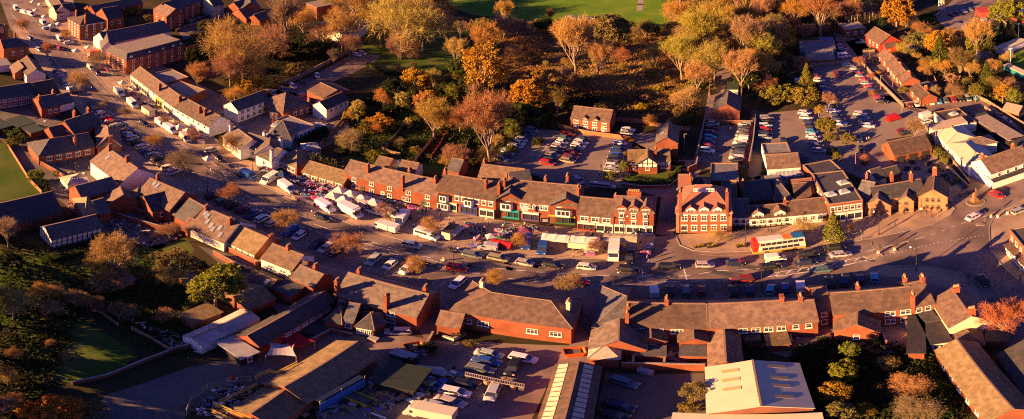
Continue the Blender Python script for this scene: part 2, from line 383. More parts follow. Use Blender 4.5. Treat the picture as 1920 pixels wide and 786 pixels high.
    for s,tv in sky:    # rooflights on F slope
        x=s*L; y=tv*D/2; z=h+y*tp+th+.09; q=MB(); w2,l2=.45,.6
        q.slab([(x-w2,y-l2,z-l2*tp),(x+w2,y-l2,z-l2*tp),(x+w2,y+l2,z+l2*tp),(x-w2,y+l2,z+l2*tp)],.08)
        add(q.build('rooflight',M['cglass'],par))
    if plinth:
        q=MB(); q.prism([(-.04,-.04),(L+.04,-.04),(L+.04,D+.04),(-.04,D+.04)],0,plinth); add(q.build('lower_wall',M['brick'],par))
    for s,za,zb_,bw in bays:
        q=MB(); x=s*L; dp=.9; q.prism([(x-bw/2,.0),(x-bw/2+.45,-dp),(x+bw/2-.45,-dp),(x+bw/2,0)],za,zb_); o=add(q.build('bay_window',M['frame'],par))
        q=MB(); q.prism([(x-bw/2-.12,.0),(x-bw/2+.35,-dp-.12),(x+bw/2-.35,-dp-.12),(x+bw/2+.12,0)],zb_+.003,zb_+.2); q.build('bay_roof',M['felt'],o)
        n=max(2,int(bw/1.1)); w_=(bw-1.1)/n
        for i in range(n): q=MB(); q.box((x-bw/2+.55+w_*(i+.5),-dp-.01,za+(zb_-za)*.56),(w_-.2,.04,(zb_-za)*.6)); q.build('pane',M['glass'],o)
    for face in timber:   # half timbering
        LL=L if face in 'FB' else D; q=MB(); n=max(3,int(LL/1.2))
        for i in range(n+1): q.box((-LL/2+LL*i/n,-.03,(plinth+h)/2),(.2,.06,h-plinth-.02))
        for z in ((.25,h*.5,h-.12) if not plinth else (plinth+.12,h-.12)): q.box((0,-.025,z),(LL,.04,.2))
        if roof=='gable' and face in 'LR':
            for i in range(1,n):
                xx=-LL/2+LL*i/n; hz=rise*(1-abs(xx)/(LL/2)); 
                if hz>.3: q.box((xx,-.03,h+hz/2),(.18,.06,hz-.05))
        x,y,rr=fpt(face,.5); o=q.build('timber_frame',M['black'],par); o.location=(x,y,0); o.rotation_euler=(0,0,rr); add(o)
    if bands:
        q=MB()
        for i in range(bands):
            z=h*(i+1)/(bands+.0)-.15 if bands>1 else h-.15
            q.box((L/2,-.06,z),(L+.1,.12,.22))
        add(q.build('string_course',M['frame'] if wall!='sand' else M['sand'],par))
    if quoin:
        
        for xx in (.3,L-.3): q=MB(); q.box((xx,-.04,h/2),(.7,.08,h)); add(q.build('quoin',M['sand'],par))
    wing.last=(a,u,v,L,D,zr,h,T,par,add)
    return wing.last
# ---------------------------------------------------------------- ground sheets, walls, fences, hedges
ZL=[0.0]
def sheet(name,pts,m,lv,label=None,z=None,curve=False):
    P3=[at(*p) for p in pts]; zz=.004*lv if z is None else z
    b=MB(); b.face([(p.x,p.y,zz) for p in P3]); me=b.mesh(name,[M[m]])
    import bmesh
    bm=bmesh.new(); bm.from_mesh(me); bmesh.ops.triangulate(bm,faces=bm.faces[:]); bmesh.ops.recalc_face_normals(bm,faces=bm.faces[:])
    for f in bm.faces:
        if f.normal.z<0: f.normal_flip()
    bm.to_mesh(me); bm.free()
    o=link(name,me); tag(o,label,None,kind='structure'); return o
def polyline(pts): return [at(*p) for p in pts]
def strip(mb,pts,w,z0,z1,m=0,px=True,off=0):
    P3=polyline(pts) if px else [Vector(p) for p in pts]; n=len(P3); Ls=[];Rs=[]
    for i,p in enumerate(P3):
        d=(P3[min(i+1,n-1)]-P3[max(i-1,0)]); d.z=0; d.normalize(); nn=Vector((-d.y,d.x,0))
        k=1.0
        if 0<i<n-1:
            d1=(P3[i]-P3[i-1]).normalized(); k=1/max(.5,abs(d1.dot(d)))
        Ls.append(p+nn*(w/2*k+off)); Rs.append(p-nn*(w/2*k-off))
    for i in range(n-1):
        mb.hull8([(Rs[i].x,Rs[i].y,z0),(Rs[i+1].x,Rs[i+1].y,z0),(Ls[i+1].x,Ls[i+1].y,z0),(Ls[i].x,Ls[i].y,z0)],
                 [(Rs[i].x,Rs[i].y,z1),(Rs[i+1].x,Rs[i+1].y,z1),(Ls[i+1].x,Ls[i+1].y,z1),(Ls[i].x,Ls[i].y,z1)],m)
def wallobj(label,pts,h=1.8,m='brick',w=.25,name='garden_wall',cat='wall',cap=True):
    c=at(*pts[0]); t=thing(name,label,cat,c)
    b=MB(); strip(b,pts,w,0,h); o=b.build('wall_panel',M[m],t); o.location=-c
    if cap: b=MB(); strip(b,pts,w+.12,h+.002,h+.08); o=b.build('coping',M['kerb'],t); o.location=-c
    return t
def fence(label,pts,h=1.8,m='wood',name='fence',post='frame2',sp=2.2,solid=True):
    c=at(*pts[0]); t=thing(name,label,'fence',c); P3=polyline(pts)
    b=MB(); strip(b,pts,.05,.08,h) if solid else [strip(b,pts,.05,z,z+.12) for z in (.3,.7,h-.15)]
    o=b.build('fence_panel',M[m],t); o.location=-c; b=MB(); b.box((0,0,(h+.12)/2),(.13,.13,h+.12)); me=b.mesh('fence_post',[M['kerb'] if solid else M[m]]); k=0
    for i in range(len(P3)-1):
        d=P3[i+1]-P3[i]; n=max(1,int(d.length/sp))
        for j in range(n+(1 if i==len(P3)-2 else 0)):
            if k<95: link('fence_post',me,t,loc=P3[i]+d*j/n-c); k+=1
    return t
def leafquad(b,p,s,rr,m=0,up=.0):
    a=Vector((rr.gauss(0,1),rr.gauss(0,1),rr.gauss(0,1))).normalized(); u=a.orthogonal().normalized()*s; v=a.cross(u)*rr.uniform(.5,.9)
    b.face([p-u-v*.3,p-v,p+u+v*.2,p+v],m)
def hedge(label,pts,h=1.8,w=1.2,col=(.07,.10,.02),name='hedge',dens=26):
    c=at(*pts[0]); P3=[p-c for p in polyline(pts)]; b=MB(); rr=random.Random(len(label)*7+int(pts[0][0]))
    strip(b,[tuple(p) for p in P3],w*.7,0,h*.85,px=False)
    for i in range(len(P3)-1):
        d=P3[i+1]-P3[i]; n=int(d.length*dens*(h+w)*.5); dn=d.normalized(); nn=Vector((-dn.y,dn.x,0))
        for k in range(n):
            q=rr.random()
            if q<.5: off=nn*rr.choice((-1,1))*w/2*rr.uniform(.75,1.15); z=rr.uniform(.1,h)
            else: off=nn*w/2*rr.uniform(-1,1); z=h*rr.uniform(.85,1.12)
            leafquad(b,P3[i]+d*rr.random()+off+Vector((0,0,z)),rr.uniform(.1,.26),rr)
    o=b.build(name,M['leaf'],color=col); o.location=c; return tag(o,label,'hedge')
# ---------------------------------------------------------------- trees
def rvec(rr): 
    while 1:
        v=Vector((rr.uniform(-1,1),rr.uniform(-1,1),rr.uniform(-1,1)))
        if .05<v.length<1: return v.normalized()
def tw(b,p,q,w,rr):
    d=q-p; n=d.cross(rvec(rr)); 
    if n.length<1e-5: return
    n.normalize(); b.face([p-n*w/2,p+n*w/2,q+n*w*.15,q-n*w*.15])
def bare_tree(seed,up=.5,spread=1.0,trunkh=.2,n1=7,tips=5,dens=1.0):
    rr=random.Random(seed); t=MB(); c=MB()   # 10 m tall, crown radius about 4
    def branch(p,d,l,r,lev):
        k=3 if lev<3 else 2; pts=[p]; dd=d.copy()
        for i in range(k):
            dd=(dd+rvec(rr)*.18+Vector((0,0,.10*up))).normalized(); pts.append(pts[-1]+dd*l/k)
        for i in range(k):
            r0=r*(1-.5*i/k); r1=r*(1-.5*(i+1)/k)
            if lev<3: t.tube(pts[i],pts[i+1],r0,r1,5 if lev<2 else 3,cap=False)
            else: tw(c,pts[i],pts[i+1],max(r0*2,.045),rr)
        if lev>=4:
            for i in range(int(tips*dens)):
                q=pts[rr.randint(1,k)]; e=q+(dd+rvec(rr)*.9).normalized()*rr.uniform(.35,.95); tw(c,q,e,rr.uniform(.035,.06),rr)
            return
        n=(n1,5,4,4)[lev]
        for i in range(n):
            f=rr.uniform(.45,1) if lev else rr.uniform(.55,1); j=min(int(f*k),k-1); q=pts[j].lerp(pts[j+1],f*k-j)
            az=2*PI*(i+rr.random()*.7)/n; side=dd.orthogonal().normalized(); side.rotate(Matrix.Rotation(az,3,dd)); an=(.75 if lev==0 else .72)*spread
            nd=(dd*math.cos(an)+side*math.sin(an)+Vector((0,0,.15*up))).normalized()
            branch(q,nd,l*(1.05 if lev==0 else rr.uniform(.5,.72)),r*.5,lev+1)
        branch(pts[-1],dd,l*.62,r*.5,lev+1)
    branch(Vector((0,0,0)),Vector((0,0,1)),3.6,.26,0)
    return t.mesh('trunk',[M['bark']],True),c.mesh('crown',[M['twig']])
def fit(me_pair,h=10):
    zs=[v.co.z for v in me_pair[1].vertices]; xs=sorted(math.hypot(v.co.x,v.co.y) for v in me_pair[1].vertices)
    return max(zs),xs[int(len(xs)*.93)]
def leafy_tree(seed,shape=(4,4,3.6),cz=6.0,n=130,per=55,ls=.26,trunk=True,ragged=.3,core=True):
    rr=random.Random(seed); t=MB(); c=MB()
    if trunk:
        t.tube((0,0,0),(0,0,cz*.8),.28,.16,7)
    lob=[(rvec(rr),rr.uniform(.75,1.2)) for _ in range(9)]
    def rad(d): return 1+ragged*(max(d.dot(l)*k for l,k in lob)-.8)*1.6
    for i in range(n):
        d=rvec(rr); 
        if d.z<-.55: d.z*=-.5; d.normalize()
        f=rr.uniform(.45,1)**.6*rad(d); p=Vector((d.x*shape[0]*f,d.y*shape[1]*f,cz+d.z*shape[2]*f))
        if trunk and i%7==0: t.tube((0,0,cz*.55),p*.85+Vector((0,0,.0)),.1,.04,4,cap=False)
        cr=rr.uniform(.5,1.1)*min(shape)/3.6
        for k in range(per):
            e=rvec(rr)*cr*rr.uniform(.3,1); e.z*=.7; leafquad(c,p+e,ls*rr.uniform(.5,1.1),rr)
    return t.mesh('trunk',[M['bark']],True),c.mesh('crown',[M['leaf']])
def conifer(seed,h=10,r=2.4,n=2600,ls=.24,col=.85):
    rr=random.Random(seed); t=MB(); c=MB(); t.tube((0,0,0),(0,0,h*.92),.22,.05,6)
    for i in range(n):
        f=rr.random()**.75; z=h*(.06+.94*(1-f)); rad=r*(f**col)*(1+.18*math.sin(z*4+rr.random())); a=rr.uniform(0,2*PI); q=rad*rr.uniform(.55,1.05)
        leafquad(c,Vector((q*math.cos(a),q*math.sin(a),z-.1*q)),ls*rr.uniform(.6,1.2),rr)
    return t.mesh('trunk',[M['bark']],True),c.mesh('crown',[M['leaf']])
PT={}
for i in range(4): PT['b%d'%i]=bare_tree(11+i,up=(.4,.9,.2,.6)[i],spread=(1,.8,1.15,.95)[i],tips=(7,7,8,7)[i])
for i in range(2): PT['u%d'%i]=bare_tree(31+i,up=1.3,spread=.72,tips=7,n1=7)
for i in range(3): PT['l%d'%i]=leafy_tree(51+i,n=150,per=60,ragged=.45)
for i in range(2): PT['w%d'%i]=leafy_tree(61+i,shape=(3.2,3.2,4.2),cz=5.6,n=110,per=45,ls=.2,ragged=.5)
for i in range(2): PT['s%d'%i]=leafy_tree(71+i,shape=(4.5,4.5,3.2),cz=2.6,n=110,per=50,ls=.26,trunk=True,ragged=.5)
for i in range(2): PT['c%d'%i]=conifer(81+i,r=2.9)
PT['t0']=bare_tree(91,up=.1,spread=1.35,tips=8)
FT={k:fit(v) for k,v in PT.items()}
TC={'o':(.56,.34,.09),'p':(.42,.28,.15),'r':(.48,.23,.10),'n':(.36,.23,.14),'y':(.58,.34,.03),'g':(.10,.12,.022),'d':(.04,.06,.018),'G':(.60,.26,.03),'k':(.30,.23,.07),'l':(.27,.25,.035),'h':(.56,.41,.13),'w':(.5,.36,.22)}
TN={'o':'orange','p':'pinkish','r':'russet','n':'brown','y':'golden','g':'green','d':'dark green','G':'bright amber','k':'olive brown','l':'lime green','h':'tan','w':'pale'}
KN={'b':('bare','tree','bare_tree'),'u':('bare upright','tree','bare_tree'),'l':('leafy','tree','leafy_tree'),'w':('tall leafy','tree','leafy_tree'),'s':('rounded','shrub','shrub'),'c':('pointed conifer','conifer','conifer'),'t':('twiggy low','shrub','twiggy_shrub')}
TREEN=[0]
def tree(x,y,wpx,k,c,label,group=None,hs=1.0,z=0):
    """(x,y): pixel of the crown's middle, wpx: crown width in pixels"""
    TREEN[0]+=1; rr=random.Random(int(x*13+y*7)); fam=k[0]; opts=[q for q in PT if q[0]==fam]; key=k if k in PT else opts[rr.randrange(len(opts))]
    ht,rad=FT[key]; s=wpx/2/ppm(y)/rad*1.02; cz=ht*.56*s*hs if fam not in 'st' else ht*.4*s*hs
    for _ in range(3):
        d=(at(x,y,cz)).xy.length; s=wpx/2/(PX/d)/rad; cz=ht*(.58 if fam not in 'stc' else .42)*s*hs
    p=at(x,y,cz); t=thing(KN[fam][2],label,KN[fam][1],(p.x,p.y,0),rr.uniform(0,6.28),group)
    tr,cr=PT[key]; col=[max(0,v*rr.uniform(.85,1.15)) for v in (TC[c] if not(c=='y' and fam in 'bu') else (.52,.40,.08))]
    if len(tr.vertices): link('trunk',tr,t,scale=(s,s,s*hs))
    link('crown',cr,t,color=col,scale=(s,s,s*hs)); return t
USED={}
def grove(place,group,items,frm='left'):
    """items: (x,y,w,kind,colour[,hs])"""
    items=sorted(items,key=lambda q:q[0]); cnt={}
    for it in items: cnt[(it[3][0],it[4])]=cnt.get((it[3][0],it[4]),0)+1
    seen={}
    for it in items:
        k=(it[3][0],it[4]); i=seen.get(k,0); seen[k]=i+1; a,b_,_=KN[it[3][0]]
        base='%s %s %s'%(TN[it[4]],a if 'conifer' not in a else 'pointed',b_)
        lab='%s %s'%(base,place) if cnt[k]==1 else '%s, %s from left %s'%(base,ordn(i),place) if i else 'leftmost %s %s'%(base,place)
        tree(*it[:5],lab,group,*(it[5:6]))
# ---------------------------------------------------------------- vehicles: +x is forward
def wheels(t,xs,w,r=.31,twin=False):
    if 'w%.2f'%r not in WC:
        b=MB(); b.cyl((0,0,0),r,.2,14,0,'y'); b.cyl((0,0,0),r*.6,.22,10,1,'y'); WC['w%.2f'%r]=b.mesh('wheel',[M['tyre'],M['alloy']])
    for x in xs:
        for s in (-1,1): link('wheel',WC['w%.2f'%r],t,loc=(x,s*(w/2-.1),r))
def lights(t,L,w,zf,zr_):
    if 'hl' not in WC:
        b=MB(); b.box((0,0,0),(.12,.36,.16)); WC['hl']=b.mesh('headlight',[M['lamp']]); b=MB(); b.box((0,0,0),(.1,.2,.3)); WC['tl']=b.mesh('tail_light',[M['tail']])
    for s in (-1,1):
        link('headlight',WC['hl'],t,loc=(L/2-.07,s*(w/2-.28),zf)); link('tail_light',WC['tl'],t,loc=(-L/2+.06,s*(w/2-.16),zr_))
def lathe_body(st,mats=0):
    """st: stations (x,halfwidth,zlow,zbelt); rounded box loft"""
    b=MB(); n=8
    for x,wd,z0,z1 in st:
        m=(z1-z0); b.v+=[(x,-wd*.9,z0),(x,-wd,z0+m*.3),(x,-wd*.98,z0+m*.78),(x,-wd*.84,z1),(x,wd*.84,z1),(x,wd*.98,z0+m*.78),(x,wd,z0+m*.3),(x,wd*.9,z0)]
    for i in range(len(st)-1):
        for k in range(n):
            j=(k+1)%n; a=i*n; b.f.append((a+k,a+j,a+n+j,a+n+k)[::-1]); b.m.append(0)
    b.f.append(tuple(range(n))); b.m.append(0); e=(len(st)-1)*n; b.f.append(tuple(range(e+n-1,e-1,-1))); b.m.append(0); return b
PROTO={}
def car(kind):
    D=dict(hatch=(3.95,1.74,1.46,.72),estate=(4.6,1.8,1.46,.95),suv=(4.55,1.86,1.68,.95),saloon=(4.7,1.82,1.42,.95),mpv=(4.4,1.8,1.66,.75),sports=(4.2,1.78,1.3,1.1),pickup=(5.1,1.85,1.75,1.0))[kind]
    L,w,h,hood=D; belt=h*.62; t=thing(kind+'_car',None,None); hl=L/2; st=[(-hl,w*.42,.35,belt*.82),(-hl+.12,w*.48,.24,belt*.97),(-hl+.5,w*.5,.2,belt),(0,w*.5,.18,belt),(hl-hood-.1,w*.5,.2,belt*.99),(hl-.45,w*.49,.2,belt*.86),(hl-.12,w*.46,.25,belt*.76),(hl,w*.38,.36,belt*.6)]
    o=lathe_body(st).build('body',M['paint'],t,True); o['painted']=1
    xf0=hl-hood; xf1=hl-hood-.75; xr1=-hl+dict(hatch=.45,estate=.35,suv=.35,saloon=1.15,mpv=.3,sports=1.2,pickup=2.2)[kind]; xr0=-hl+dict(hatch=.12,estate=.1,suv=.1,saloon=.6,mpv=.08,sports=.5,pickup=2.0)[kind]
    w0,w1=w*.45,w*.36; z0,z1=belt-.03,h-.05
    b=MB(); b.hull8([(xr0,-w0,z0),(xf0,-w0,z0),(xf0,w0,z0),(xr0,w0,z0)],[(xr1,-w1,z1),(xf1,-w1,z1),(xf1,w1,z1),(xr1,w1,z1)]); b.build('windows',M['glass'],t)
    b=MB(); q=.04; b.hull8([(xr1-q,-w1-q,z1+.003),(xf1+q,-w1-q,z1+.003),(xf1+q,w1+q,z1+.003),(xr1-q,w1+q,z1+.003)],[(xr1+.05,-w1+.05,h),(xf1-.08,-w1+.05,h),(xf1-.08,w1-.05,h),(xr1+.05,w1-.05,h)])
    for s in (-1,1):      # pillars
        for xa,xb in ((xf0,xf1),(xr0,xr1),((xf0+xr0)/2-.1,(xf1+xr1)/2-.1)): b.tube((xa,s*(w0+.005),z0),(xb,s*(w1+.005),z1+.01),.04,.04,4)
    o=b.build('roof',M['paint'],t); o['painted']=1
    if kind=='pickup':
        b=MB(); b.prism([(-hl+.15,-w*.4),(-hl+1.95,-w*.4),(-hl+1.95,w*.4),(-hl+.15,w*.4)],belt+.01,belt+.05); b.build('load_bed',M['dark'],t)
    wheels(t,(hl-.8,-hl+.75),w); lights(t,L,w,belt*.68,belt*.8)
    for s in (-1,1): b=MB(); b.box((xf0-.35,s*(w/2+.08),belt+.02),(.12,.2,.12)); o=b.build('mirror',M['paint'],t); o['painted']=1
    return t
def van(kind):
    D=dict(van=(5.4,2.0,2.25),bigvan=(6.1,2.05,2.65),smallvan=(4.4,1.8,1.85),minibus=(5.9,2.05,2.5),luton=(6.8,2.25,3.1),flatvan=(6.6,2.1,2.5),dropside=(6.0,2.1,2.2))[kind]
    L,w,h=D; hl=L/2; t=thing(kind,None,None); hw=w/2; bl=1.05*h/2.3 if kind not in('luton','flatvan','dropside') else 1.15; cabh=min(h,2.4)
    if kind in('luton','flatvan','dropside'): hl_c=-0; xb=hl-2.0
    else: xb=-hl
    nose=hl-.1
    pr=[(xb,.3),(hl-.15,.3),(hl,.5),(hl-.08,bl*.82),(hl-.75,bl),(hl-1.45,cabh-.08),(hl-1.75,cabh),(xb+.12,cabh),(xb,cabh-.15)]
    b=MB(); n=len(pr)
    for s in (-1,1): b.v+=[(x,s*hw*(1 if z<bl+.05 else .92),z) for x,z in pr]
    for k in range(n): j=(k+1)%n; b.f.append((k,j,n+j,n+k)); b.m.append(0)
    b.f.append(tuple(range(n-1,-1,-1))); b.m.append(0); b.f.append(tuple(range(n,2*n))); b.m.append(0)
    o=b.build('body',M['paint'],t); o['painted']=1
    # windscreen, side windows
    b=MB(); x0,z0,x1,z1=hl-.80,bl+.05,hl-1.38,cabh-.22; nx,nz=(z1-z0),(x0-x1); k=.02
    b.face([(x0+k,-hw*.86,z0+k),(x0+k,hw*.86,z0+k),(x1+k,hw*.82,z1+k),(x1+k,-hw*.82,z1+k)])
    b.build('windscreen',M['glass'],t)
    for s in (-1,1):
        y=s*(hw+.012)
        wins=[(hl-1.75,hl-1.0)]+([(-hl+.4+i*1.05,-hl+1.3+i*1.05) for i in range(3)] if kind=='minibus' else [])
        for xa,xb_ in wins: b=MB(); b.box(((xa+xb_)/2,s*(hw*.94+.05),(bl+.12+cabh-.5)/2+.12),(xb_-xa,.06,(cabh-.5-bl-.1))); b.build('side_window',M['glass'],t)
    if kind=='luton':
        b=MB(); b.prism([(-hl,-hw-.03),(hl-1.5,-hw-.03),(hl-1.5,hw+.03),(-hl,hw+.03)],.75,h-.05); b.prism([(hl-1.49,-hw),(hl-.9,-hw*.9),(hl-.9,hw*.9),(hl-1.49,hw)],2.42,h-.15); o=b.build('cargo_box',M['paint'],t); o['painted']=1
        b=MB(); b.box((-.8,0,.6),(L-2,1,.25)); b.build('chassis',M['dark'],t)
    if kind in('flatvan','dropside'):
        b=MB(); x0,x1=-hl,hl-2.1; zf=.85; b.box(((x0+x1)/2,0,zf),(x1-x0,w,.15)); top=2.5 if kind=='flatvan' else 1.3
        for y in (-hw+.04,hw-.04): b.box(((x0+x1)/2,y,(zf+.08+top)/2),(x1-x0,.06,top-zf-.08))
        b.box((x1-.04,0,(zf+.08+top)/2),(.06,w-.2,top-zf-.08)); b.box((x0+.04,0,(zf+.08+top)/2),(.06,w-.2,top-zf-.08))
        if kind=='flatvan': b.prism([(x0+.08,-hw+.08),(x1-.08,-hw+.08),(x1-.08,hw-.08),(x0+.08,hw-.08)],top-.1,top-.03)
        o=b.build('load_body',M['paint'],t); o['painted']=1; b=MB(); b.box((-.8,0,.6),(L-2,.9,.3)); b.build('chassis',M['dark'],t)
    wheels(t,(hl-.95,-hl+1.1),w,.34); lights(t,L+.0,w,bl*.72,bl*.8); return t
for k in ('hatch','estate','suv','saloon','mpv','sports','pickup'): PROTO[k]=car(k)
for k in ('van','bigvan','smallvan','minibus','luton','flatvan','dropside'): PROTO[k]=van(k)
VC=dict(w=(.72,.70,.68),s=(.38,.38,.40),g=(.16,.16,.17),k=(.018,.018,.022),b=(.025,.07,.28),n=(.02,.03,.09),r=(.50,.012,.015),m=(.20,.02,.025),c=(.06,.32,.50),o=(.33,.27,.17),t=(.08,.16,.19),y=(.6,.45,.1),e=(.04,.12,.08),f=(.6,.15,.02),p=(.62,.50,.40),z=(.10,.13,.18))
VN=dict(w='white',s='silver',g='grey',k='black',b='blue',n='dark navy',r='bright red',m='dark red',c='light blue',o='beige',t='teal',y='yellow',e='dark green',f='orange',p='cream',z='slate blue')
VT=dict(H='hatch',E='estate',S='suv',L='saloon',M='mpv',C='sports',P='pickup',V='van',B='bigvan',v='smallvan',m='minibus',X='luton',F='flatvan',D='dropside')
VL=dict(H='hatchback',E='estate car',S='SUV',L='saloon car',M='people carrier',C='sports car',P='pickup',V='panel van',B='high roof van',v='small van',m='minibus',X='box van',F='long truck',D='open truck')
VCAT=dict(V='van',B='van',v='van',m='minibus',X='van',F='truck',D='truck',P='pickup')
VNAME=dict(H='parked_car',E='parked_car',S='parked_car',L='parked_car',M='parked_car',C='parked_car',P='pickup_truck',V='panel_van',B='panel_van',v='panel_van',m='minibus',X='box_van',F='flatbed_truck',D='flatbed_truck')
NV=[0]
def vehicle(tok,x,y,rz,label,group=None,name=None,z=.03):
    c=tok[0]; k=tok[1] if len(tok)>1 else 'H'; pr=PROTO[VT[k]]; paint=[v*R_.uniform(.85,1.1) for v in VC[c]]
    t=copy_tree(pr,None,None,paint); t.name=name or VNAME[k]; p=at(x,y,0); t.location=(p.x,p.y,z); t.rotation_euler=(0,0,rz)
    for q in ('label','category'): 
        if q in t: del t[q]
    tag(t,label,VCAT.get(k,'car'),group); NV[0]+=1; return t
def vlab(tok): return '%s %s'%(VN[tok[0]],VL[tok[1] if len(tok)>1 else 'H'])
def row(place,group,P0,P1,toks,dirpx,jit=.04,frm='far end',flip=0):
    """a row of parked vehicles between two pixel points; dirpx: pixel direction of each car's nose"""
    T_=toks.split(); n=len(T_); cnt={}
    for tk in T_: cnt[tk]=cnt.get(tk,0)+1
    for i,tk in enumerate(T_):
        if tk=='-': continue
        f=i/max(1,n-1); x=P0[0]+(P1[0]-P0[0])*f; y=P0[1]+(P1[1]-P0[1])*f
        if n==1: x,y=P0
        rz=hdg(x,y,dirpx[0],dirpx[1])+R_.gauss(0,jit)+(PI if R_.random()<flip else 0)
        if n>1:
            pl=place[4:] if place.startswith('the ') else place
            lab='%s, %s from the far end, %s'%(vlab(tk),ordn(i),pl) if cnt[tk]>1 else '%s in %s'%(vlab(tk),place)
            if len(lab.split())>16: lab='%s, %s from far end, %s'%(vlab(tk),ordn(i),pl)
        else: lab='%s %s'%(vlab(tk),place)
        vehicle(tk,x,y,rz,lab,group)
def one(tok,x,y,dx,dy,where,group=None,name='car'): 
    return vehicle(tok,x,y,hdg(x,y,dx,dy),'%s %s'%(vlab(tok),where),group,name if tok[1:] not in('V','B','v','m','X','F','D','P') else None)
# ================================================================ GROUND
b=MB(); S=1500; b.face([(-S,-S,0),(S,-S,0),(S,S,0),(-S,S,0)]); tag(b.build('ground',M['earth']),None,None,kind='structure')
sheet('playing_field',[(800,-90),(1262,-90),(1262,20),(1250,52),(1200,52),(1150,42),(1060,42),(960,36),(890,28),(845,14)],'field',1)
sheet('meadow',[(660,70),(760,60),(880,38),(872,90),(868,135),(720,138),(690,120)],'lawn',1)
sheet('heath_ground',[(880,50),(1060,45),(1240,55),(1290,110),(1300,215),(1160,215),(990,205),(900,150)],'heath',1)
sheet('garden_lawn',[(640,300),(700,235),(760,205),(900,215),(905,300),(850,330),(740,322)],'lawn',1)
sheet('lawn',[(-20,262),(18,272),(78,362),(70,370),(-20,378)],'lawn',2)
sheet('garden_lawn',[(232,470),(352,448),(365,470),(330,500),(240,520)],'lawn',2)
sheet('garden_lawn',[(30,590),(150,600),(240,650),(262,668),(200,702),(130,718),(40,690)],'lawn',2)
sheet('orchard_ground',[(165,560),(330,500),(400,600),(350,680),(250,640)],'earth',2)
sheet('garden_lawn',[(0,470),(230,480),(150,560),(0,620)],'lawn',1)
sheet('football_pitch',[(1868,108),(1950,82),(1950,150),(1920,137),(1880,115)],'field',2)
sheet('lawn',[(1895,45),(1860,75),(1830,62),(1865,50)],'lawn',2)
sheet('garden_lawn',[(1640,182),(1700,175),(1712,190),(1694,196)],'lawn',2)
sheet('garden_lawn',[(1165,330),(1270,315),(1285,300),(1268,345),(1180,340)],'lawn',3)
sheet('driveway',[(1185,250),(1230,250),(1232,300),(1300,300),(1300,320),(1262,320),(1180,262)],'asph2',3)
# main street and tarmac
sheet('high_street',[(-10,-30),(105,-30),(150,50),(215,112),(250,138),(330,205),(395,255),(440,300),(560,335),(650,352),(820,395),(930,420),(1080,436),(1226,444),(1262,440),(1372,438),(1480,428),(1620,412),(1700,398),(1780,380),(1815,330),(1745,240),(1760,232),(1862,350),(1930,320),(1960,330),(1960,720),(1880,640),(1815,600),(1775,560),(1500,590),(1170,600),(1120,590),(1100,690),(1085,700),(1060,620),(1090,560),(880,535),(850,575),(800,640),(770,600),(740,560),(600,520),(480,460),(390,410),(300,345),(225,285),(195,250),(150,205),(100,160),(60,100),(20,55)],'asph',2)
mk=[(100,-25),(100,42),(130,85),(165,125),(200,165),(235,200),(270,228),(330,262),(368,274),(400,284),(428,306),(452,322),(482,342),(545,372),(600,398),(690,432),(760,452),(830,466),(900,476),(960,479),(1120,485),(1180,489),(1218,474),(1230,445)]
sheet('market_pavement',mk+[(1226,436),(1080,428),(930,412),(820,390),(650,348),(560,330),(440,292),(395,250),(330,200),(250,134),(215,108),(150,46),(130,-25)],'pave',4)
rk=[(1266,440),(1275,460),(1300,470),(1340,473),(1410,471),(1500,463),(1560,459),(1640,446),(1700,433),(1750,420),(1782,404),(1790,392),(1780,380)]
sheet('wide_pavement',rk+[(1770,378),(1700,394),(1600,409),(1480,422),(1372,434)],'pave',4)
sk=[(36,40),(78,92),(110,140),(150,186),(195,232),(262,290),(335,342),(400,388),(470,436),(560,486),(650,506),(745,536)]
sheet('south_pavement',sk+[(740,552),(640,525),(540,496),(455,450),(390,405),(300,345),(225,285),(180,240),(130,190),(95,150),(60,100),(22,50)],'pave',4)
pk=[(1930,365),(1900,385),(1868,400),(1855,425),(1857,470),(1880,500),(1935,548)]
sheet('corner_pavement',pk+[(1960,560),(1960,360)],'pave',4)
qk=[(1600,516),(1660,498),(1745,500),(1800,512),(1835,545),(1900,625)]
sheet('south_east_pavement',qk+[(1880,640),(1820,590),(1790,545),(1700,520)],'pave',4)
for nm,k in (('kerb',mk),('kerb',rk),('kerb',sk),('kerb',pk),('kerb',qk)):
    b=MB(); strip(b,k,.22,0,.13); tag(b.build(nm,M['kerb']),None,None,kind='structure')
# car parks and lanes
sheet('car_park',[(915,318),(985,238),(1075,248),(1185,262),(1182,335),(1262,347),(1290,350),(1280,400),(1262,440),(1228,440),(1240,370),(1180,352),(1090,352),(980,330)],'asph2',2)
sheet('lane',[(1278,352),(1300,300),(1318,230),(1330,165),(1350,120),(1380,115),(1362,160),(1340,215),(1322,300),(1300,352)],'asph2',3)
sheet('walled_car_park',[(1318,233),(1414,235),(1402,312),(1345,318),(1305,315)],'asph',4)
sheet('gravel_lane',[(1405,205),(1440,212),(1430,300),(1425,340),(1402,330),(1415,240)],'gravel',3)
sheet('car_park',[(1418,213),(1560,200),(1545,170),(1520,128),(1612,117),(1690,200),(1750,218),(1738,250),(1660,262),(1700,300),(1720,340),(1640,345),(1560,310),(1500,318),(1430,290)],'asph2',2)
sheet('beer_garden_paving',[(1640,318),(1690,296),(1750,282),(1812,340),(1785,378),(1725,372)],'pave',3)
sheet('lane',[(1586,78),(1612,72),(1650,108),(1740,205),(1695,200),(1618,118)],'asph',3)
sheet('service_yard',[(1560,60),(1640,80),(1600,118),(1560,125),(1575,90)],'asph2',3)
sheet('parking_strip',[(1690,200),(1850,182),(1930,255),(1930,330),(1905,300),(1825,224),(1750,214)],'asph',3)
sheet('depot_yard',[(1750,30),(1800,-10),(1900,-30),(1880,30),(1830,55),(1820,95),(1790,70)],'asph',2)
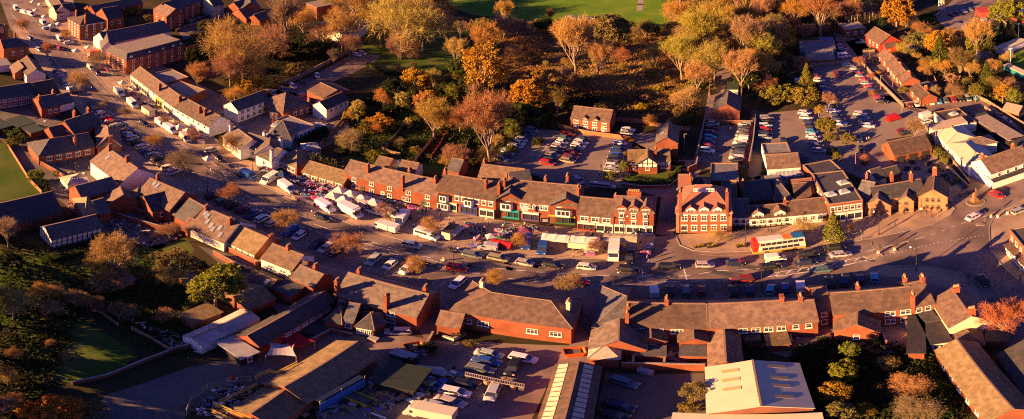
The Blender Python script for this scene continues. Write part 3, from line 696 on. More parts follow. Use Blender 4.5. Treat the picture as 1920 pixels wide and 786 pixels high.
sheet('driveway',[(480,185),(600,135),(668,97),(714,104),(700,118),(610,160),(560,180),(500,200)],'asph',2)
sheet('side_lane',[(330,52),(400,28),(430,28),(380,60),(345,75)],'asph',3)
sheet('yard',[(560,680),(740,625),(830,640),(1095,650),(1100,640),(1110,680),(1040,690),(990,800),(600,800)],'asph',3)
sheet('concrete_yard',[(890,640),(1080,648),(1060,668),(1000,672),(905,656)],'asph2',5)
sheet('yard',[(350,690),(560,640),(640,610),(720,625),(560,700),(420,740),(360,770),(330,800),(150,800),(200,740)],'gravel',3)
sheet('gravel_yard',[(1135,700),(1320,700),(1325,800),(1110,800)],'gravel',3)
sheet('back_yard',[(1440,625),(1560,610),(1560,650),(1480,672),(1440,660)],'asph2',3)
sheet('back_yard',[(1175,640),(1335,640),(1335,690),(1175,690)],'pave',3)
sheet('back_garden_paving',[(1560,620),(1760,590),(1790,650),(1640,660)],'pave',3)
sheet('yard',[(495,560),(640,600),(730,600),(760,625),(640,640),(560,620)],'gravel',2)
sheet('yard',[(0,170),(60,190),(120,230),(200,290),(240,370),(330,440),(300,470),(180,430),(60,330),(0,260)],'gravel',2)
sheet('yard',[(370,460),(480,490),(480,560),(420,500)],'gravel',3)
sheet('courtyard',[(420,240),(480,160),(640,190),(660,250),(580,290)],'asph',2)
sheet('yard',[(240,150),(300,120),(440,190),(400,230)],'asph',2)
sheet('yard',[(1420,330),(1520,320),(1530,380),(1410,400),(1380,385),(1395,345)],'gravel',3)
sheet('depot_road',[(1530,120),(1600,100),(1610,60),(1640,80),(1600,125),(1530,130)],'asph',1)
# painted markings
def mark(name,pts,w=.14,m='line',lv=5):
    b=MB(); strip(b,pts,w,.004*lv,.004*lv+.003); tag(b.build(name,M[m]),None,None,kind='structure')
def dashes(pts,n,f=.55,w=.14,m='line',name='lane_marking',lv=5):
    P3=polyline(pts); b=MB(); seg=[(P3[i+1]-P3[i]).length for i in range(len(P3)-1)]; T_=sum(seg)
    def pos(d):
        for i,s in enumerate(seg):
            if d<=s or i==len(seg)-1: return P3[i].lerp(P3[i+1],min(1,d/s))
            d-=s
    for k in range(n):
        a=pos(T_*k/n); c=pos(T_*(k+f)/n); strip(b,[tuple(a),tuple(c)],w,.004*lv,.004*lv+.003,px=False)
    tag(b.build(name,M[m]),None,None,kind='structure')
mark('bay_line',[(20,24),(50,57),(76,84),(103,113),(122,134),(165,179),(198,204),(244,239),(300,280)],.16)
dashes([(359,322),(418,353),(480,386),(552,418),(623,445),(687,467),(750,483),(850,505),(958,523),(1022,530),(1196,534)],46,.6)
dashes([(60,30),(110,88),(165,146),(225,196),(290,243),(340,270),(400,305),(457,365),(511,390),(596,423),(640,437)],30,.5)
dashes([(640,437),(700,455),(770,476),(850,491),(930,503),(1020,511),(1120,516)],14,.5)
dashes([(1120,516),(1200,518),(1283,518),(1344,508),(1440,503),(1540,489),(1640,468),(1745,441)],18,.6)
dashes([(1196,528),(1342,526),(1420,521),(1560,503),(1660,480)],10,.6)
dashes([(1745,441),(1800,420),(1850,405),(1890,385)],8,.4,.1)
dashes([(1622,490),(1700,470),(1760,455),(1850,440)],30,.35,.12)
b=MB()
for i in range(9):
    f=i/8; x=1455+f*170; y=516-f*31; strip(b,[(x-2,y+1.5),(x+9,y-7)],.18,.02,.023)
strip(b,[(1450,512),(1540,497),(1622,481)],.12,.02,.023); strip(b,[(1455,519),(1550,504),(1630,487)],.12,.02,.023)
tag(b.build('hatched_marking',M['line']),None,None,kind='structure')
mark('stop_line',[(1204,505),(1205,518)],.25); mark('stop_line',[(1281,500),(1288,525)],.22)
for i,(x,y) in enumerate([(667,452),(690,458),(545,421),(720,466),(760,485),(800,486),(730,474)]):
    mark('bay_line',[(x,y),(x+28,y+7)],.12)
for i in range(11): mark('bay_line',[(700+i*15,497+i*3.4),(690+i*15,506+i*3.4)],.08)
mark('yellow_line',[(1862,475),(1885,506),(1920,535)],.12,'liney')
mark('yellow_line',[(1302,476),(1345,480),(1415,477),(1500,469)],.1,'liney')
mark('bay_line',[(1041,252),(1002,306)],.12); mark('bay_line',[(1081,257),(1050,310)],.1)
b=MB()
for i in range(7):
    strip(b,[(1313+i*6,300),(1330+i*6,316)],.1,.024,.027); strip(b,[(1330+i*6,300),(1310+i*6,316)],.1,.024,.027)
tag(b.build('hatched_marking',M['liney']),None,None,kind='structure')
mark('cricket_strip',[(1203,-12),(1199,20)],3.2,'kerb',2)
mark('touch_line',[(1868,110),(1945,84)],.3,'kerb',4)
# bracken tufts over the heath, rough undergrowth
def inpoly(x,y,P):
    c=False; j=len(P)-1
    for i in range(len(P)):
        if (P[i][1]>y)!=(P[j][1]>y) and x<(P[j][0]-P[i][0])*(y-P[i][1])/(P[j][1]-P[i][1])+P[i][0]: c=not c
        j=i
    return c
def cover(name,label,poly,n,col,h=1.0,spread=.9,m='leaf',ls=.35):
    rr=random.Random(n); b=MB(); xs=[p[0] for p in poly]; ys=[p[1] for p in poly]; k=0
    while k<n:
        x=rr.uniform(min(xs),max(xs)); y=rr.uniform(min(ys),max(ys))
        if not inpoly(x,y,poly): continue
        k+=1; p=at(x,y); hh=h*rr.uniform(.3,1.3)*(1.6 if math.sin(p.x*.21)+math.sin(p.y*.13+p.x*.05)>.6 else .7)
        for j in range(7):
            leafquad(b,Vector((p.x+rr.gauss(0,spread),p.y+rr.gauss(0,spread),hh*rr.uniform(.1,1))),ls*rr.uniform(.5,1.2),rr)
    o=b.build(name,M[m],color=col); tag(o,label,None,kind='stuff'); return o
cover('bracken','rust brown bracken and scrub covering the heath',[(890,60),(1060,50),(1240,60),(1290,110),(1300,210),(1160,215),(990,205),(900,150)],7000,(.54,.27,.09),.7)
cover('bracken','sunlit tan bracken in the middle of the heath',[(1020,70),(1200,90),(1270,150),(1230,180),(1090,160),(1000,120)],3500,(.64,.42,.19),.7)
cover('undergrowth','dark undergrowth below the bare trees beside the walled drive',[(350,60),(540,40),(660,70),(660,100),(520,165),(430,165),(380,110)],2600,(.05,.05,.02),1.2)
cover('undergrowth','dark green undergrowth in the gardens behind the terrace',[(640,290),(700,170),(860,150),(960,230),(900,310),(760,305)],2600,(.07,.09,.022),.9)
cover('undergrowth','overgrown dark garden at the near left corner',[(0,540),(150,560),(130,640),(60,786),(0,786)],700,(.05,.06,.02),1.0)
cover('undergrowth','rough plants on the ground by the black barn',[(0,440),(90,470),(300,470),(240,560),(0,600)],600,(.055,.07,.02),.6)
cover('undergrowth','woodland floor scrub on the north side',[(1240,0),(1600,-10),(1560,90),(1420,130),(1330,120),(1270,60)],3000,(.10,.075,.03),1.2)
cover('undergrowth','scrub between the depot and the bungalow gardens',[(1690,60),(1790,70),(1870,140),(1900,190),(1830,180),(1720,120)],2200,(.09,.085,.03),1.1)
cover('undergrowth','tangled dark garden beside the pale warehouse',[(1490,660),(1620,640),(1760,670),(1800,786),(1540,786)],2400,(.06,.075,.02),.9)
cover('grass','rough grass tufts in the small orchard field',[(165,565),(330,505),(395,600),(350,670),(255,640)],2600,(.10,.12,.03),.35,ls=.25)
cover('ivy','ivy and brambles on the mossy roofed outbuilding',[(565,300),(640,325),(645,335),(560,312)],300,(.12,.12,.03),2.6,.5)

cover('scrub','olive and gold bramble clumps spread across the heath',[(890,60),(1060,50),(1240,60),(1290,110),(1300,210),(1160,215),(990,205),(900,150)],2600,(.24,.20,.06),1.3,ls=.3)
cover('scrub','dark heather like clumps along the southern heath edge',[(900,150),(1000,170),(1180,185),(1290,170),(1300,212),(1160,215),(990,205)],1500,(.10,.07,.035),1.3,ls=.3)
for i in range(6): mark('mowing_stripe',[(860+i*8,-40+i*9),(1250,-52+i*15)],2.2,'mow',2)
M['teal']=mat('turquoise_cladding',(.03,.22,.24),(.02,.15,.17),rough=.7,n=1)
M['blues']=mat('blue_sheet',(.05,.16,.38),(.04,.12,.3),rough=.6,n=1)
M['redp']=mat('red_painted_wall',(.50,.05,.03),(.36,.04,.03),rough=.7,n=1)
# ================================================================ BUILDINGS
g='brick terrace on the north side of the market'
bld('red brick terrace of cottages with five chimneys behind the white gazebos',
 W((643,324.7),(820,366.7),4.9,R=(660,301),rm='tile',win='F5x2@0.03-1.0',wsty='w',ww=1.3,wh=1.45,ch=[(690,312),(755,334),(768,318),(816,336)],doors=[(.22,'F',(.1,.1,.1)),(.44,'F',(.6,.6,.55)),(.66,'F',(.3,.28,.25)),(.86,'F',(.08,.1,.08))]))
bld('cream fronted inn with white bay windows and blue awning in brick terrace',
 W((818,356.5),(929,375.6),6.2,R=(837,326),rm='tile',win='F6x1@0.3-0.98',base=3,bands=1,bays=[(.13,.3,2.6,3.6),(.13,3.0,5.2,2.6),(.56,3.0,5.2,2.6)],ch=[(835,322),(911,342)],shop=[(.02,.36,'F',(.7,.62,.42)),(.42,.70,'F',(.05,.06,.3)),(.74,.98,'F',(.7,.65,.55))],pots=4),
 W((838,319),(860,323),3.4,D=7,rm='slate',roof='gable'))
t=bld('brick shop building with two front gables, teal and purple shopfronts',
 W((929,371),(1082,387),6.3,R=(1010,342),rm='tile',win='F6x1@0.3-0.66 F4x1@0.3-0.66',base=3,bands=1,bays=[(.14,3.0,5.3,3.2),(.84,2.9,5.1,4.0)],ch=[(936,346),(946,338),(1023,335),(1064,330),(1086,352)],pots=4,
   shop=[(.01,.30,'F',(.02,.30,.30)),(.34,.54,'F',(.12,.06,.25),(.7,.68,.62)),(.66,.98,'F',(.05,.12,.06),(.36,.33,.06))]),
 W((1034,352),(1031,384),6.3,D=7.2,side=1,rm='slate',ove=.35,pitch=32,win='R1x1@0.35-0.65 R2x1@0.1-0.9',base=3,jx=1),
 W((937,345),(930,373),6.3,D=6.2,side=1,rm='slate',ove=.35,pitch=38,win='R1x1@0.3-0.7',base=3))
bld('low brick shop with long red and white fascia beside three storey shop',
 W((1082,402),(1150.6,408),5.2,R=(1148,374),rm='tile',win='F3x1@0.05-0.95',base=2.6,ww=2.6,shop=[(.02,.5,'F',(.28,.05,.03),(.65,.6,.5)),(.52,.98,'F',(.6,.58,.52),(.7,.66,.6))],ch=[(.97,.5)],pots=2))
bld('three storey brick shop with three gabled dormers and wide red chimney',
 W((1150.5,396.5),(1225.6,400),7.1,R=(1190,369),roof=('hip',0,None),rm='tile',win='F3x3@0.05-0.95',wh=1.5,bands=0,dorm=[(.2,2.4,1.2),(.5,2.4,1.2),(.8,2.4,1.2)],shop=[(.01,.3,'F',(.6,.56,.5),(.7,.66,.6)),(.32,.98,'F',(.7,.66,.6),(.75,.72,.66))],ch=[(1189,364,3.2)],pots=6,cl=1.6))
bld('large red brick bank with sandstone corners, three dormers and balustraded roof',
 W((1268,400),(1372,399.5),6.6,D=12,pitch=42,roof=('hip',4.4,4.4),rm='redtile',win='F5x2@0.06-0.94',wh=1.7,ww=1.3,bands=1,quoin=1,dorm=[(.26,2.1,1.2,'white'),(.5,2.1,1.3,'white'),(.74,2.1,1.2,'white')],ch=[(1275,372),(1364,372)],cl=2.4,doors=[(.14,'F',(.05,.05,.05))]),
 W((1272,360),(1296,360),5.2,D=9,rm='redtile',ch=[(.9,.3)]),W((1298,356),(1328,357),4.2,D=7,rm='slate',roof='hip'))
# balustrade, porch on the bank
bld('flat roofed grey extension running back from the brick bank',
 W((1331,341),(1385,341),3.2,C=(1341,308),roof='flat',parapet=.25,rm='grey'),W((1352,372),(1382,372),3.0,D=9,roof='flat',rm='felt',parapet=.2))
bld('low slate roofed black and white cottage joined to the bank',
 W((1372,407),(1404,407),3.0,D=9,rm='slate',wall='white',timber='F',win='F2x1@0.1-0.9',ww=2))
bld('long black and white timbered inn with two front gables',
 W((1404,410),(1485,403.6),2.9,R=(1440,385),rm='tile',wall='white',timber='F',win='F5x1@0.03-0.97',ww=1.8,dorm=[(.22,2.6,1.1,'white'),(.72,2.6,1.1,'white')],ch=[(1472,379)],pots=2))
bld('low white fronted shop with brown roof between timbered inn and brick block',
 W((1485.6,403.6),(1551,397),3.3,R=(1510,374),rm='tile',wall='white',win='F4x1@0.05-0.9',ww=2.4,doors=[(.93,'F',(.15,.08,.04))]),
 W((1490,373),(1522,371),3,D=8,rm='tile',roof='gable',wall='brickb'))
t=bld('red brick commercial block with flat dark roof and three square rooflights',
 W((1554,386.5),(1618,378),5.6,C=(1523,328.5),roof='flat',parapet=.35,rm='felt',win='F5x1@0.02-0.98 L4x1@0.1-0.9',base=2.8,ww=1.7,wh=1.4,shop=[(.02,.5,'F',(.6,.58,.55),(.75,.73,.68)),(.52,.98,'F',(.6,.58,.55),(.7,.68,.62))]))
bld('low flat roofed annexe with metal stair behind the brick block',W((1526,333),(1580,322),3.6,C=(1508,311),roof='flat',parapet=.3,rm='felt'))
bld('sandstone gothic inn with three steep gables and tall chimneys',
 W((1640,376),(1735,360),4.6,R=(1690,342),rm='slate',wall='sand',wsty='d',win='F6x1@0.1-0.95',ch=[(1668,326),(1708,336)],cl=2.6,pots=2),
 W((1625,354),(1620,384),3.6,D=6.4,side=1,rm='slateg',wall='sand',wsty='d',pitch=37,ove=.35,win='R3x1@0.2-0.8'),
 W((1691,352),(1685,375),4.0,D=3.6,side=1,rm='slateg',wall='sand',wsty='d',pitch=42,ove=.35,win='R1x2@0.2-0.8'),
 W((1726,342),(1722,368),4.8,D=7.0,side=1,rm='tile',wall='sand',wsty='d',pitch=37,ove=.35,win='R3x2@0.2-0.8',ch=[(1753,322)],cl=2.4),
 W((1598,380),(1622,385),3.6,D=12,side=1,rm='slate',wall='sand',wsty='d',ch=[(1619,327)],cl=2.2))
bld('small white gabled outhouse with dark roof behind the sandstone inn',W((1643,338),(1662,332),2.6,D=6,wall='white',rm='felt'),W((1664,333),(1690,326),2.4,D=5,wall='brickb',rm='felt'))
bld('brick garage block with brown roof and three dark garage doors',W((1677,291.6),(1747,276),3.0,R=(1698,259.5),rm='tile',garage=3,ov=.4))
bld('long white showroom with pale stepped hipped roofs beside the lane',
 W((1751,246),(1775,270),3.8,R=(1790,243),roof=('hip',3.0,3.0),rm='metal',wall='white',pitch=22,win='F3x1'),
 W((1775,270),(1816,312),3.6,R=(1822,278),roof=('hip',4.0,5.0),rm='metal',wall='white',pitch=20,win='F5x1'),
 W((1742,234),(1752,245),3.4,D=11,roof='lean',pitch=6,rm='tan',wall='white'),
 W((1808,262),(1822,276),3.6,D=8,roof='hip',rm='slateg',wall='white',pitch=24))
bld('flat dark roofed store with two white rooflights behind the showroom',W((1751,212),(1783,240),3.2,C=(1795,202.5),roof='flat',parapet=.2,rm='tile',wall='white'))
bld('white two storey corner house with brown roof and red brick chimneys',
 W((1858,326),(1935,299),4.9,R=(1839,299),wall='white',rm='tile',win='F4x1@0.1-0.9 L2x2@0.1-0.9',base=2.4,ch=[(1842,294),(1899,274)],cl=1.5,timber='',pots=2,doors=[(.3,'F',(.5,.5,.45))]),
 W((1862,341),(1945,312),2.6,D=2.5,roof='lean',pitch=16,wall='white',rm='felt',ov=.5))
bld('dark timber stores with tan flat roofs behind the showroom',W((1825,222),(1893,264),3,C=(1846,213),roof='flat',rm='tan',wall='black'),W((1897,262),(1925,284),3,D=9,roof='flat',rm='felt',wall='black'),W((1822,217),(1835,226),2.6,D=5,roof='flat',rm='green',wall='black'))
bld('brick corner shop with flat roof and glazed canopy at the right edge',
 W((1892,433),(1930,480),5.0,D=20,roof='flat',parapet=.35,rm='felt',win='F4x1@0.05-0.95',base=2.6,wsty='w'),
 W((1885,459),(1930,506),2.7,D=4.2,roof='lean',pitch=5,wall='white',rm='tile',ov=.5,win='F6x1@0.03-0.97',ww=1.8,wh=1.6))
bld('mock tudor brick cottage with white half timbered gable in a garden',
 W((1178,304),(1257,302),3.7,R=(1220,281),rm='moss',wall='white',timber='F',plinth=2.3,win='F4x1@0.06-0.96',ww=1.7,ch=[(1229,283)],cl=2.4),
 W((1197,290),(1196,306),3.9,D=5.2,side=1,plinth=2.3,win='R1x1@0.25-0.75',rm='moss',wall='white',timber='LR',ove=.4,pitch=40))
bld('tall brick house with slate roof and small gable window behind tudor cottage',W((1230,268),(1234,238),4.6,R=(1251,254),rm='slateg',win='L1x2@0.55-0.8',sky=[(.3,.5),(.6,.5)],ove=.25))
bld('pair of brick cottages with white windows behind the hedge car park',
 W((1070,222),(1143,230),4.3,R=(1110,210),rm='tile',win='F4x2@0.02-0.98',ww=1.5,dorm=[(.36,1.8,.5),(.64,1.8,.5)],doors=[(.17,'F',(.7,.7,.68)),(.83,'F',(.7,.7,.68))]))
bld('plain brick gabled house with slate roof above the walled car park',W((1337,208),(1342,182),4.3,R=(1361,199),rm='slate',sky=[(.4,.5)],ove=.2),)
bld('small white flat roofed building beside the lane pine',W((1364,168),(1384,168),3,D=11,roof='flat',rm='green',wall='white'))
bld('brown roofed shed among the trees north of the lane',W((1390,122),(1410,120),2.8,D=9,rm='tile',wall='brickb'),W((1410,124),(1424,122),2.6,D=7,rm='felt',wall='brickb'))
bld('tiny red tiled hut among the northern trees',W((1348,86),(1369,86),2.4,D=6,rm='redtile',wall='green',pitch=40))
t=bld('white house with brown slate roof and parapet yard in the car park',
 W((1439.5,317),(1501,313),3.6,R=(1470,289),rm='tile',wall='white',win='F5x1@0.1-0.95',pitch=24),
 W((1433,292),(1483,289),3.4,D=7,roof='flat',parapet=.5,wall='white',rm='grey'))
bld('jumbled dark slate outbuildings behind the timbered inn',
 W((1398,377),(1450,372),3.4,D=10,rm='slate',wall='brickb',ch=[(.02,.4)]),W((1453,377),(1485,373),3.2,D=11,rm='slate',wall='brickb',roof='hip'),W((1490,366),(1528,362),3.0,D=8,rm='redtile',wall='brickb'),W((1446,350),(1470,347),2.6,D=6,rm='grey',wall='white',roof='flat'),W((1380,358),(1397,357),2.5,D=7,rm='felt',wall='brickb',roof='flat'))
# -------- south side, bottom centre
bld('long brick hall with hipped brown roof and two white chimneys',
 W((847,582),(1071,615.6),5.0,D=10.6,roof=('hip',5.2,4.6),rm='tile',pitch=27,win='F2x1@0.05-0.35 F1x1@0.62-0.75 F1x1@0.8-0.95',wh=1.5,ww=2.0,wsty='w',ch=[(.13,.75),(.93,.45)],chw='cream',pots=3,cl=1.2),
 W((819,607.5),(862,614),3.2,R=(845,586),rm='tile',ove=.2))
bld('brick house with broad tan roof and four chimneys beside the alley',
 W((628,551),(781,594.5),4.4,R=(700,525),rm='slateg',win='F1x1@0.03-0.15 F1x1@0.3-0.45 F1x2@0.62-0.78',wsty='w',ww=1.7,ch=[(615,526),(674,508),(713,566),(798,540)],cl=1.6,pots=4),
 W((644,601),(662,604),2.9,D=7,rm='slate',ove=.2,win='F1x1'),W((668,613),(700,619),2.4,D=6,roof='hip',rm='slate',win='F4x1@0-0.9'),W((610,601),(640,608),2.4,D=6,roof='hip',rm='slate'),W((700,611),(722,606),2.4,D=5,roof='hip',rm='slate'))
bld('long brick workshop with one blue slate slope and one tan slope',W((485,649),(628,564),3.0,R=(460,632),rm='slate',win='F6x1@0.3-0.95',wsty='w',ww=2.2,wh=.8),)
bld('grey flat roofed timber hut with white window by the workshop',W((453,673),(483,661),2.4,C=(405,644),roof='flat',rm='metald',wall='black',win='F1x1@0.3-0.7'))
bld('white fabric covered marquee building behind the workshop',W((378,651),(487,598),2.3,R=(362,634),rm='vinylroof',wall='white',pitch=24,ov=.1,ove=.05))
bld('low shed with stained tan roof below the broad green tree',W((362,607),(415,586),2.2,C=(337,590),roof='flat',rm='moss',wall='brickb'))
bld('mossy roofed shed behind the marquee ridge',W((462,582),(516,560),2.0,D=7,rm='moss',wall='brickb',pitch=24))
bld('white rendered house with brown roof and red pots by the workshop',W((490,484),(548,507),3.2,R=(526,463),rm='tile',wall='white',win='F2x1@0.1-0.9',ww=1.6,wh=.9,ch=[(541,464)],cl=1.2,pots=5),W((545,509),(566,514),2.8,D=5,rm='tile',wall='brick'))
bld('single storey brick outbuilding with skylight behind white house',W((465,522),(505,541),2.5,R=(483,509),rm='tile',sky=[(.75,.4)]),W((512,541),(548,556),2.4,D=9,rm='felt',pitch=12))
bld('slate house with hipped gable and red chimney beside broad tan roof',W((545,520),(588,538),4.2,R=(596,512),rm='slateg',roof='gable',ch=[(592,500)],cl=1.6,pots=3))
bld('low garage range with mossy brown roof and five white doors',W((420.5,450.5),(477.7,477),2.7,R=(508,449),rm='moss',win='F5x1@0-1',ww=2.2,wh=1.0,ch=[(512,440)],cl=.8,pots=0),)
bld('terrace with brown roof and seven skylights south of the street',W((354,426),(420,455),3.0,R=(400,396),rm='tile',wall='white',sky=[(.1,.8),(.2,.7),(.3,.5),(.45,.4),(.55,.3),(.68,.45),(.8,.2)],ch=[(387,389),(432,412)],cl=1.1,pots=3))
bld('dark slate cottage between skylight terrace and big cross gabled house',W((325,402),(352,418),3.4,R=(378,385),rm='slate'),W((340,425),(352,430),2.5,D=5,rm='redtile'))
bld('large house with tan roof, blue slate cross gable and skylights',
 W((254,366),(318,395),4.3,R=(350,363),rm='tile',sky=[(.2,.85),(.3,.8)],ch=[(296,330)],cl=1.4,pots=4),
 W((286,396),(325,386),4.0,R=(308,360),rm='slate',ove=.3,win='F2x1@0.3-0.9'),W((262,378),(255,363),3.6,D=8,side=1,rm='tile'),W((227,372),(250,382),3.2,D=8,rm='moss',roof='hip'))
bld('brick house with dark slate roof and lit left gable end',W((153,371),(221,353),4.4,R=(170,343),rm='slate',win='F3x1@0.4-0.95',wsty='w'))
bld('small building with lit hipped stone tile roof by barn',W((160,405),(190,400),3.0,D=9,roof='hip',rm='moss'),W((188,402),(208,396),3.0,D=7,roof='gable',rm='slate'))
bld('big brown roofed house with white rear wall and street chimneys',W((170,302),(226,344),5.0,R=(250,311),rm='tile',wall='white',win='L1x2@0.2-0.8 F2x1@0.4-0.8',sky=[(.25,.6)],ch=[(206,278),(239,300)],cl=1.6,pots=4))
bld('long brick wing with blue slate roof hipped at its left end',W((72.5,294),(178,276),2.9,R=(130,254),roof=('hip',5,0),rm='slate',win='F5x1@0.1-0.95',ww=1.6,ch=[(140,258)],cl=.9,pots=1),W((180,240),(182,276),3.4,D=7,side=1,roof='hip',rm='tile',ch=[(208,262)],pots=4))
bld('brick house with dark roof and two tall chimneys beside the hedge',W((138,250),(190,232),4.2,R=(150,218),rm='slate',ch=[(139,212),(165,208)],cl=1.8,win='L2x2@0.2-0.8'),W((100,256),(127,250),3.2,D=6,rm='slate'))
bld('brick cottage with dark slate roof facing the parking bays',W((78,204),(113,198),3.8,R=(97,184),rm='slate',win='F2x1@0.3-0.9',ch=[(73,182),(100,172)]),W((113,197),(139,190),3.0,D=7,rm='slate',wall='white'))
bld('long two storey brick building with white windows and gable wing',W((-10,187),(88,172),4.3,R=(40,158),rm='slate',win='F9x2@0.02-0.98',wsty='w',ww=1.6),W((72,180),(112,172),4.0,D=10,rm='tile',win='F1x1@0.3-0.7'))
bld('white gabled house with tan roof slope among brick buildings',W((33,117),(50,142),3.8,R=(63,123),rm='tile',wall='white',ove=.3),W((18,125),(28,138),2.8,D=7,rm='tile'))
bld('brick villa with blue slate hipped roof at the left edge',W((7,91),(54,86),6.0,R=(30,66),roof=('hip',0,4),rm='slate',win='F2x1@0.2-0.9',ch=[(24,60)],cl=1.8))
bld('tan roofed house at the far left edge of the street',W((-30,60),(10,62),5.0,R=(0,34),rm='tile',ch=[(18,52)]),W((-15,125),(20,122),3,D=8,roof='flat',rm='grey',wall='white'))
bld('green felt roofed sheds in the yard beside the hedge',W((34,239),(66,230),2.6,C=(21,223),roof='flat',rm='green',wall='brickb'),W((58,250),(82,243),2.5,C=(36,240),roof='flat',rm='green',wall='brickb'),W((-10,245),(22,236),2.5,D=14,roof='flat',rm='green',wall='brickb'))
bld('white framed conservatory with glass hipped roof in the back garden',W((127,347),(163,339),2.3,D=4.5,roof='hip',rm='cream',wall='white',pitch=24,win='F8x1@0-1',ww=.9,wh=1.4))
bld('black and white half timbered barn with long dark slate roof',W((97,449),(191,426),3.0,R=(110,420),rm='slate',wall='white',timber='FL',ove=.3))
bld('large dark roofed barn at the edge of the lawn',W((-30,432),(118,397),3.2,R=(50,371),rm='felt',wall='brickb'))
bld('brown shed with flat roof in the shrubs by the hedge',W((352,533),(374,527),2.0,C=(338,515),roof='flat',rm='tan',wall='brickb'))
bld('small stone summerhouse ruin beside the pinkish bare tree',W((225,535),(252,525),1.6,D=3,roof='flat',rm='grey',wall='sand'))
# -------- bottom right terrace
bld('long south terrace of brick houses with tan roofs and tall chimneys',
 W((1171,611),(1327,615),4.8,R=(1250,570.5),rm='tile',win='F3x1@0.05-0.75',base=2.4,wsty='w',ww=2,ch=[(1174,575),(1175,592),(1250,566)],cl=1.7,pots=4),
 W((1327,615),(1480,607),4.8,R=(1400,568),rm='tile',win='F4x1@0.35-0.98',base=2.2,wsty='w',ww=1.7,ch=[(.96,.5)],pots=0),
 W((1480,607),(1534,602),4.8,R=(1500,565),rm='tile',win='F2x1@0-0.9',wsty='w',base=2.4,ch=[(1501,560)],cl=1.7),
 W((1534,584),(1562,580),4.8,D=9,rm='tile',win='F1x2@0.1-0.7',wsty='w'))
bld('corner end of the south terrace with blue slate hipped roof',W((1113,614),(1168,617),3.6,D=14,roof=('hip',6,.01),rm='slate',pitch=28),W((1107,655),(1112,614),3.0,D=8.5,side=-1,roof='gable',rm='slateg'),)
bld('pale glazed lean-to on a brick base at the alley corner',W((1105,672),(1161,673),2.8,D=6,roof='hip',rm='tan',pitch=24))
for i,(x0,x1,ye,nm) in enumerate([(1191,1249,641,'left brick rear wing with brown gable roof and white window'),(1273,1327,642,'right brick rear wing with brown gable roof and lit gable')]):
    bld(nm+' behind south terrace',W((x0,618),(x0,ye),3.2,side=1,D=(x1-x0)/ppm(ye+30)*1.02,rm='tile',win='R1x1@0.3-0.75',wsty='w',ww=2,pitch=28),W((x0+1,666),(x1-1,667),2.0,D=2.5,roof='lean',pitch=10,rm='felt'))
bld('long rear wing with brown and grey roof slopes behind south terrace',W((1330,688),(1329,626),2.8,side=-1,R=(1361,679),rm='tile'))
bld('long east terrace block of brick with tan roof and four chimneys',
 W((1562,589),(1715,576),5.0,R=(1630,545),rm='tile',win='F1x1@0.1-0.3 F2x2@0.6-0.98',wsty='w',ww=1.8,ch=[(1608,538),(1697,522),(1720,556)],cl=1.8,pots=4),
 W((1715,576),(1752,568),5.0,R=(1730,526),rm='tile',win='F2x2@0.0-0.9',wsty='w',ch=[(1774,514)],cl=1.6,pots=4))
bld('cream gabled corner house with tan roof and massive brick chimney',W((1781,615),(1747,562),4.6,side=-1,R=(1817,589),rm='tile',wall='cream',ch=[(1793,545),(1822,586)],cl=2.0,pots=5,ove=.1))
bld('brick rear extension with brown gabled roof behind east terrace',W((1567,600),(1564,622),3.2,side=1,D=7.2,rm='tile',win='R1x1@0.3-0.7',wsty='w'),)
bld('low long outhouse with dark lean-to roof behind east terrace',W((1703,662),(1733,662),2.6,D=16,roof='flat',rm='felt'))
bld('flat roofed white walled kitchen extension with three windows',W((1748,645),(1783,640),2.6,D=13,roof='flat',rm='felt',wall='cream',win='F3x1',wsty='w'),W((1738,605),(1760,600),3.0,D=3,roof='flat',rm='felt',wall='cream'))
bld('small slate roofed shed below the massive chimney',W((1790,650),(1845,647),2.2,D=7,rm='tile',roof='hip',pitch=22),W((1850,640),(1888,640),2.0,D=7,rm='felt',roof='flat'))
bld('long brick malthouse with lichen covered stone tile roof',W((1853,790),(1755,657),3.2,side=-1,R=(1800,645),rm='moss',sky=[],win='F5x1@0.1-0.9',wsty='w'))
bld('dark roofed range beside the long brick malthouse',W((1960,786),(1870,665),2.8,side=-1,D=9,rm='slate',wall='brickb'))
t=bld('pale sheet metal warehouse with ribbed rooflights near bottom edge',W((1327,775),(1324,690),4.8,R=(1425,757),pitch=15,rm='metal',wall='brickb',ov=.2))
a,u,v,L,D_,zr,h,T,par,add=wing.last; tp=math.tan(math.radians(15))
for sl in (0,1):
    for s in ((.16,.36,.56) if not sl else (.1,.36,.54,.78)):
        q=MB()
        y=D_*.25 if not sl else D_*.75; z=h+min(y,D_-y)*tp+.19; sg=1 if not sl else -1
        q.slab([(L*s-.42,y-1.2,z-1.2*tp*sg),(L*s+.42,y-1.2,z-1.2*tp*sg),(L*s+.42,y+1.2,z+1.2*tp*sg),(L*s-.42,y+1.2,z+1.2*tp*sg)],.05)
        add(q.build('rooflight',M['rlight'],par))
bld('second pale metal shed cut by the bottom edge',W((1258,800),(1545,800),4.0,D=3.2,roof='lean',pitch=4,rm='metal',wall='brickb'))
t=bld('long brown roofed workshop with white translucent strips down both slopes',W((1008,795),(1044,684),3.4,side=-1,R=(1080,700),pitch=22,rm='tile'))
a,u,v,L,D_,zr,h,T,par,add=wing.last; tp=math.tan(math.radians(22))
for y in (1.0,D_-1.6):
    sg=1 if y<D_/2 else -1; q=MB(); z=h+min(y,D_-y)*tp+.2
    for i in range(12):
        x0=L*(.02+i*.081); q.slab([(x0,y-.7,z-.7*tp*sg),(x0+L*.065,y-.7,z-.7*tp*sg),(x0+L*.065,y+.7,z+.7*tp*sg),(x0,y+.7,z+.7*tp*sg)],.05)
    add(q.build('translucent_strip',M['metal'],par))
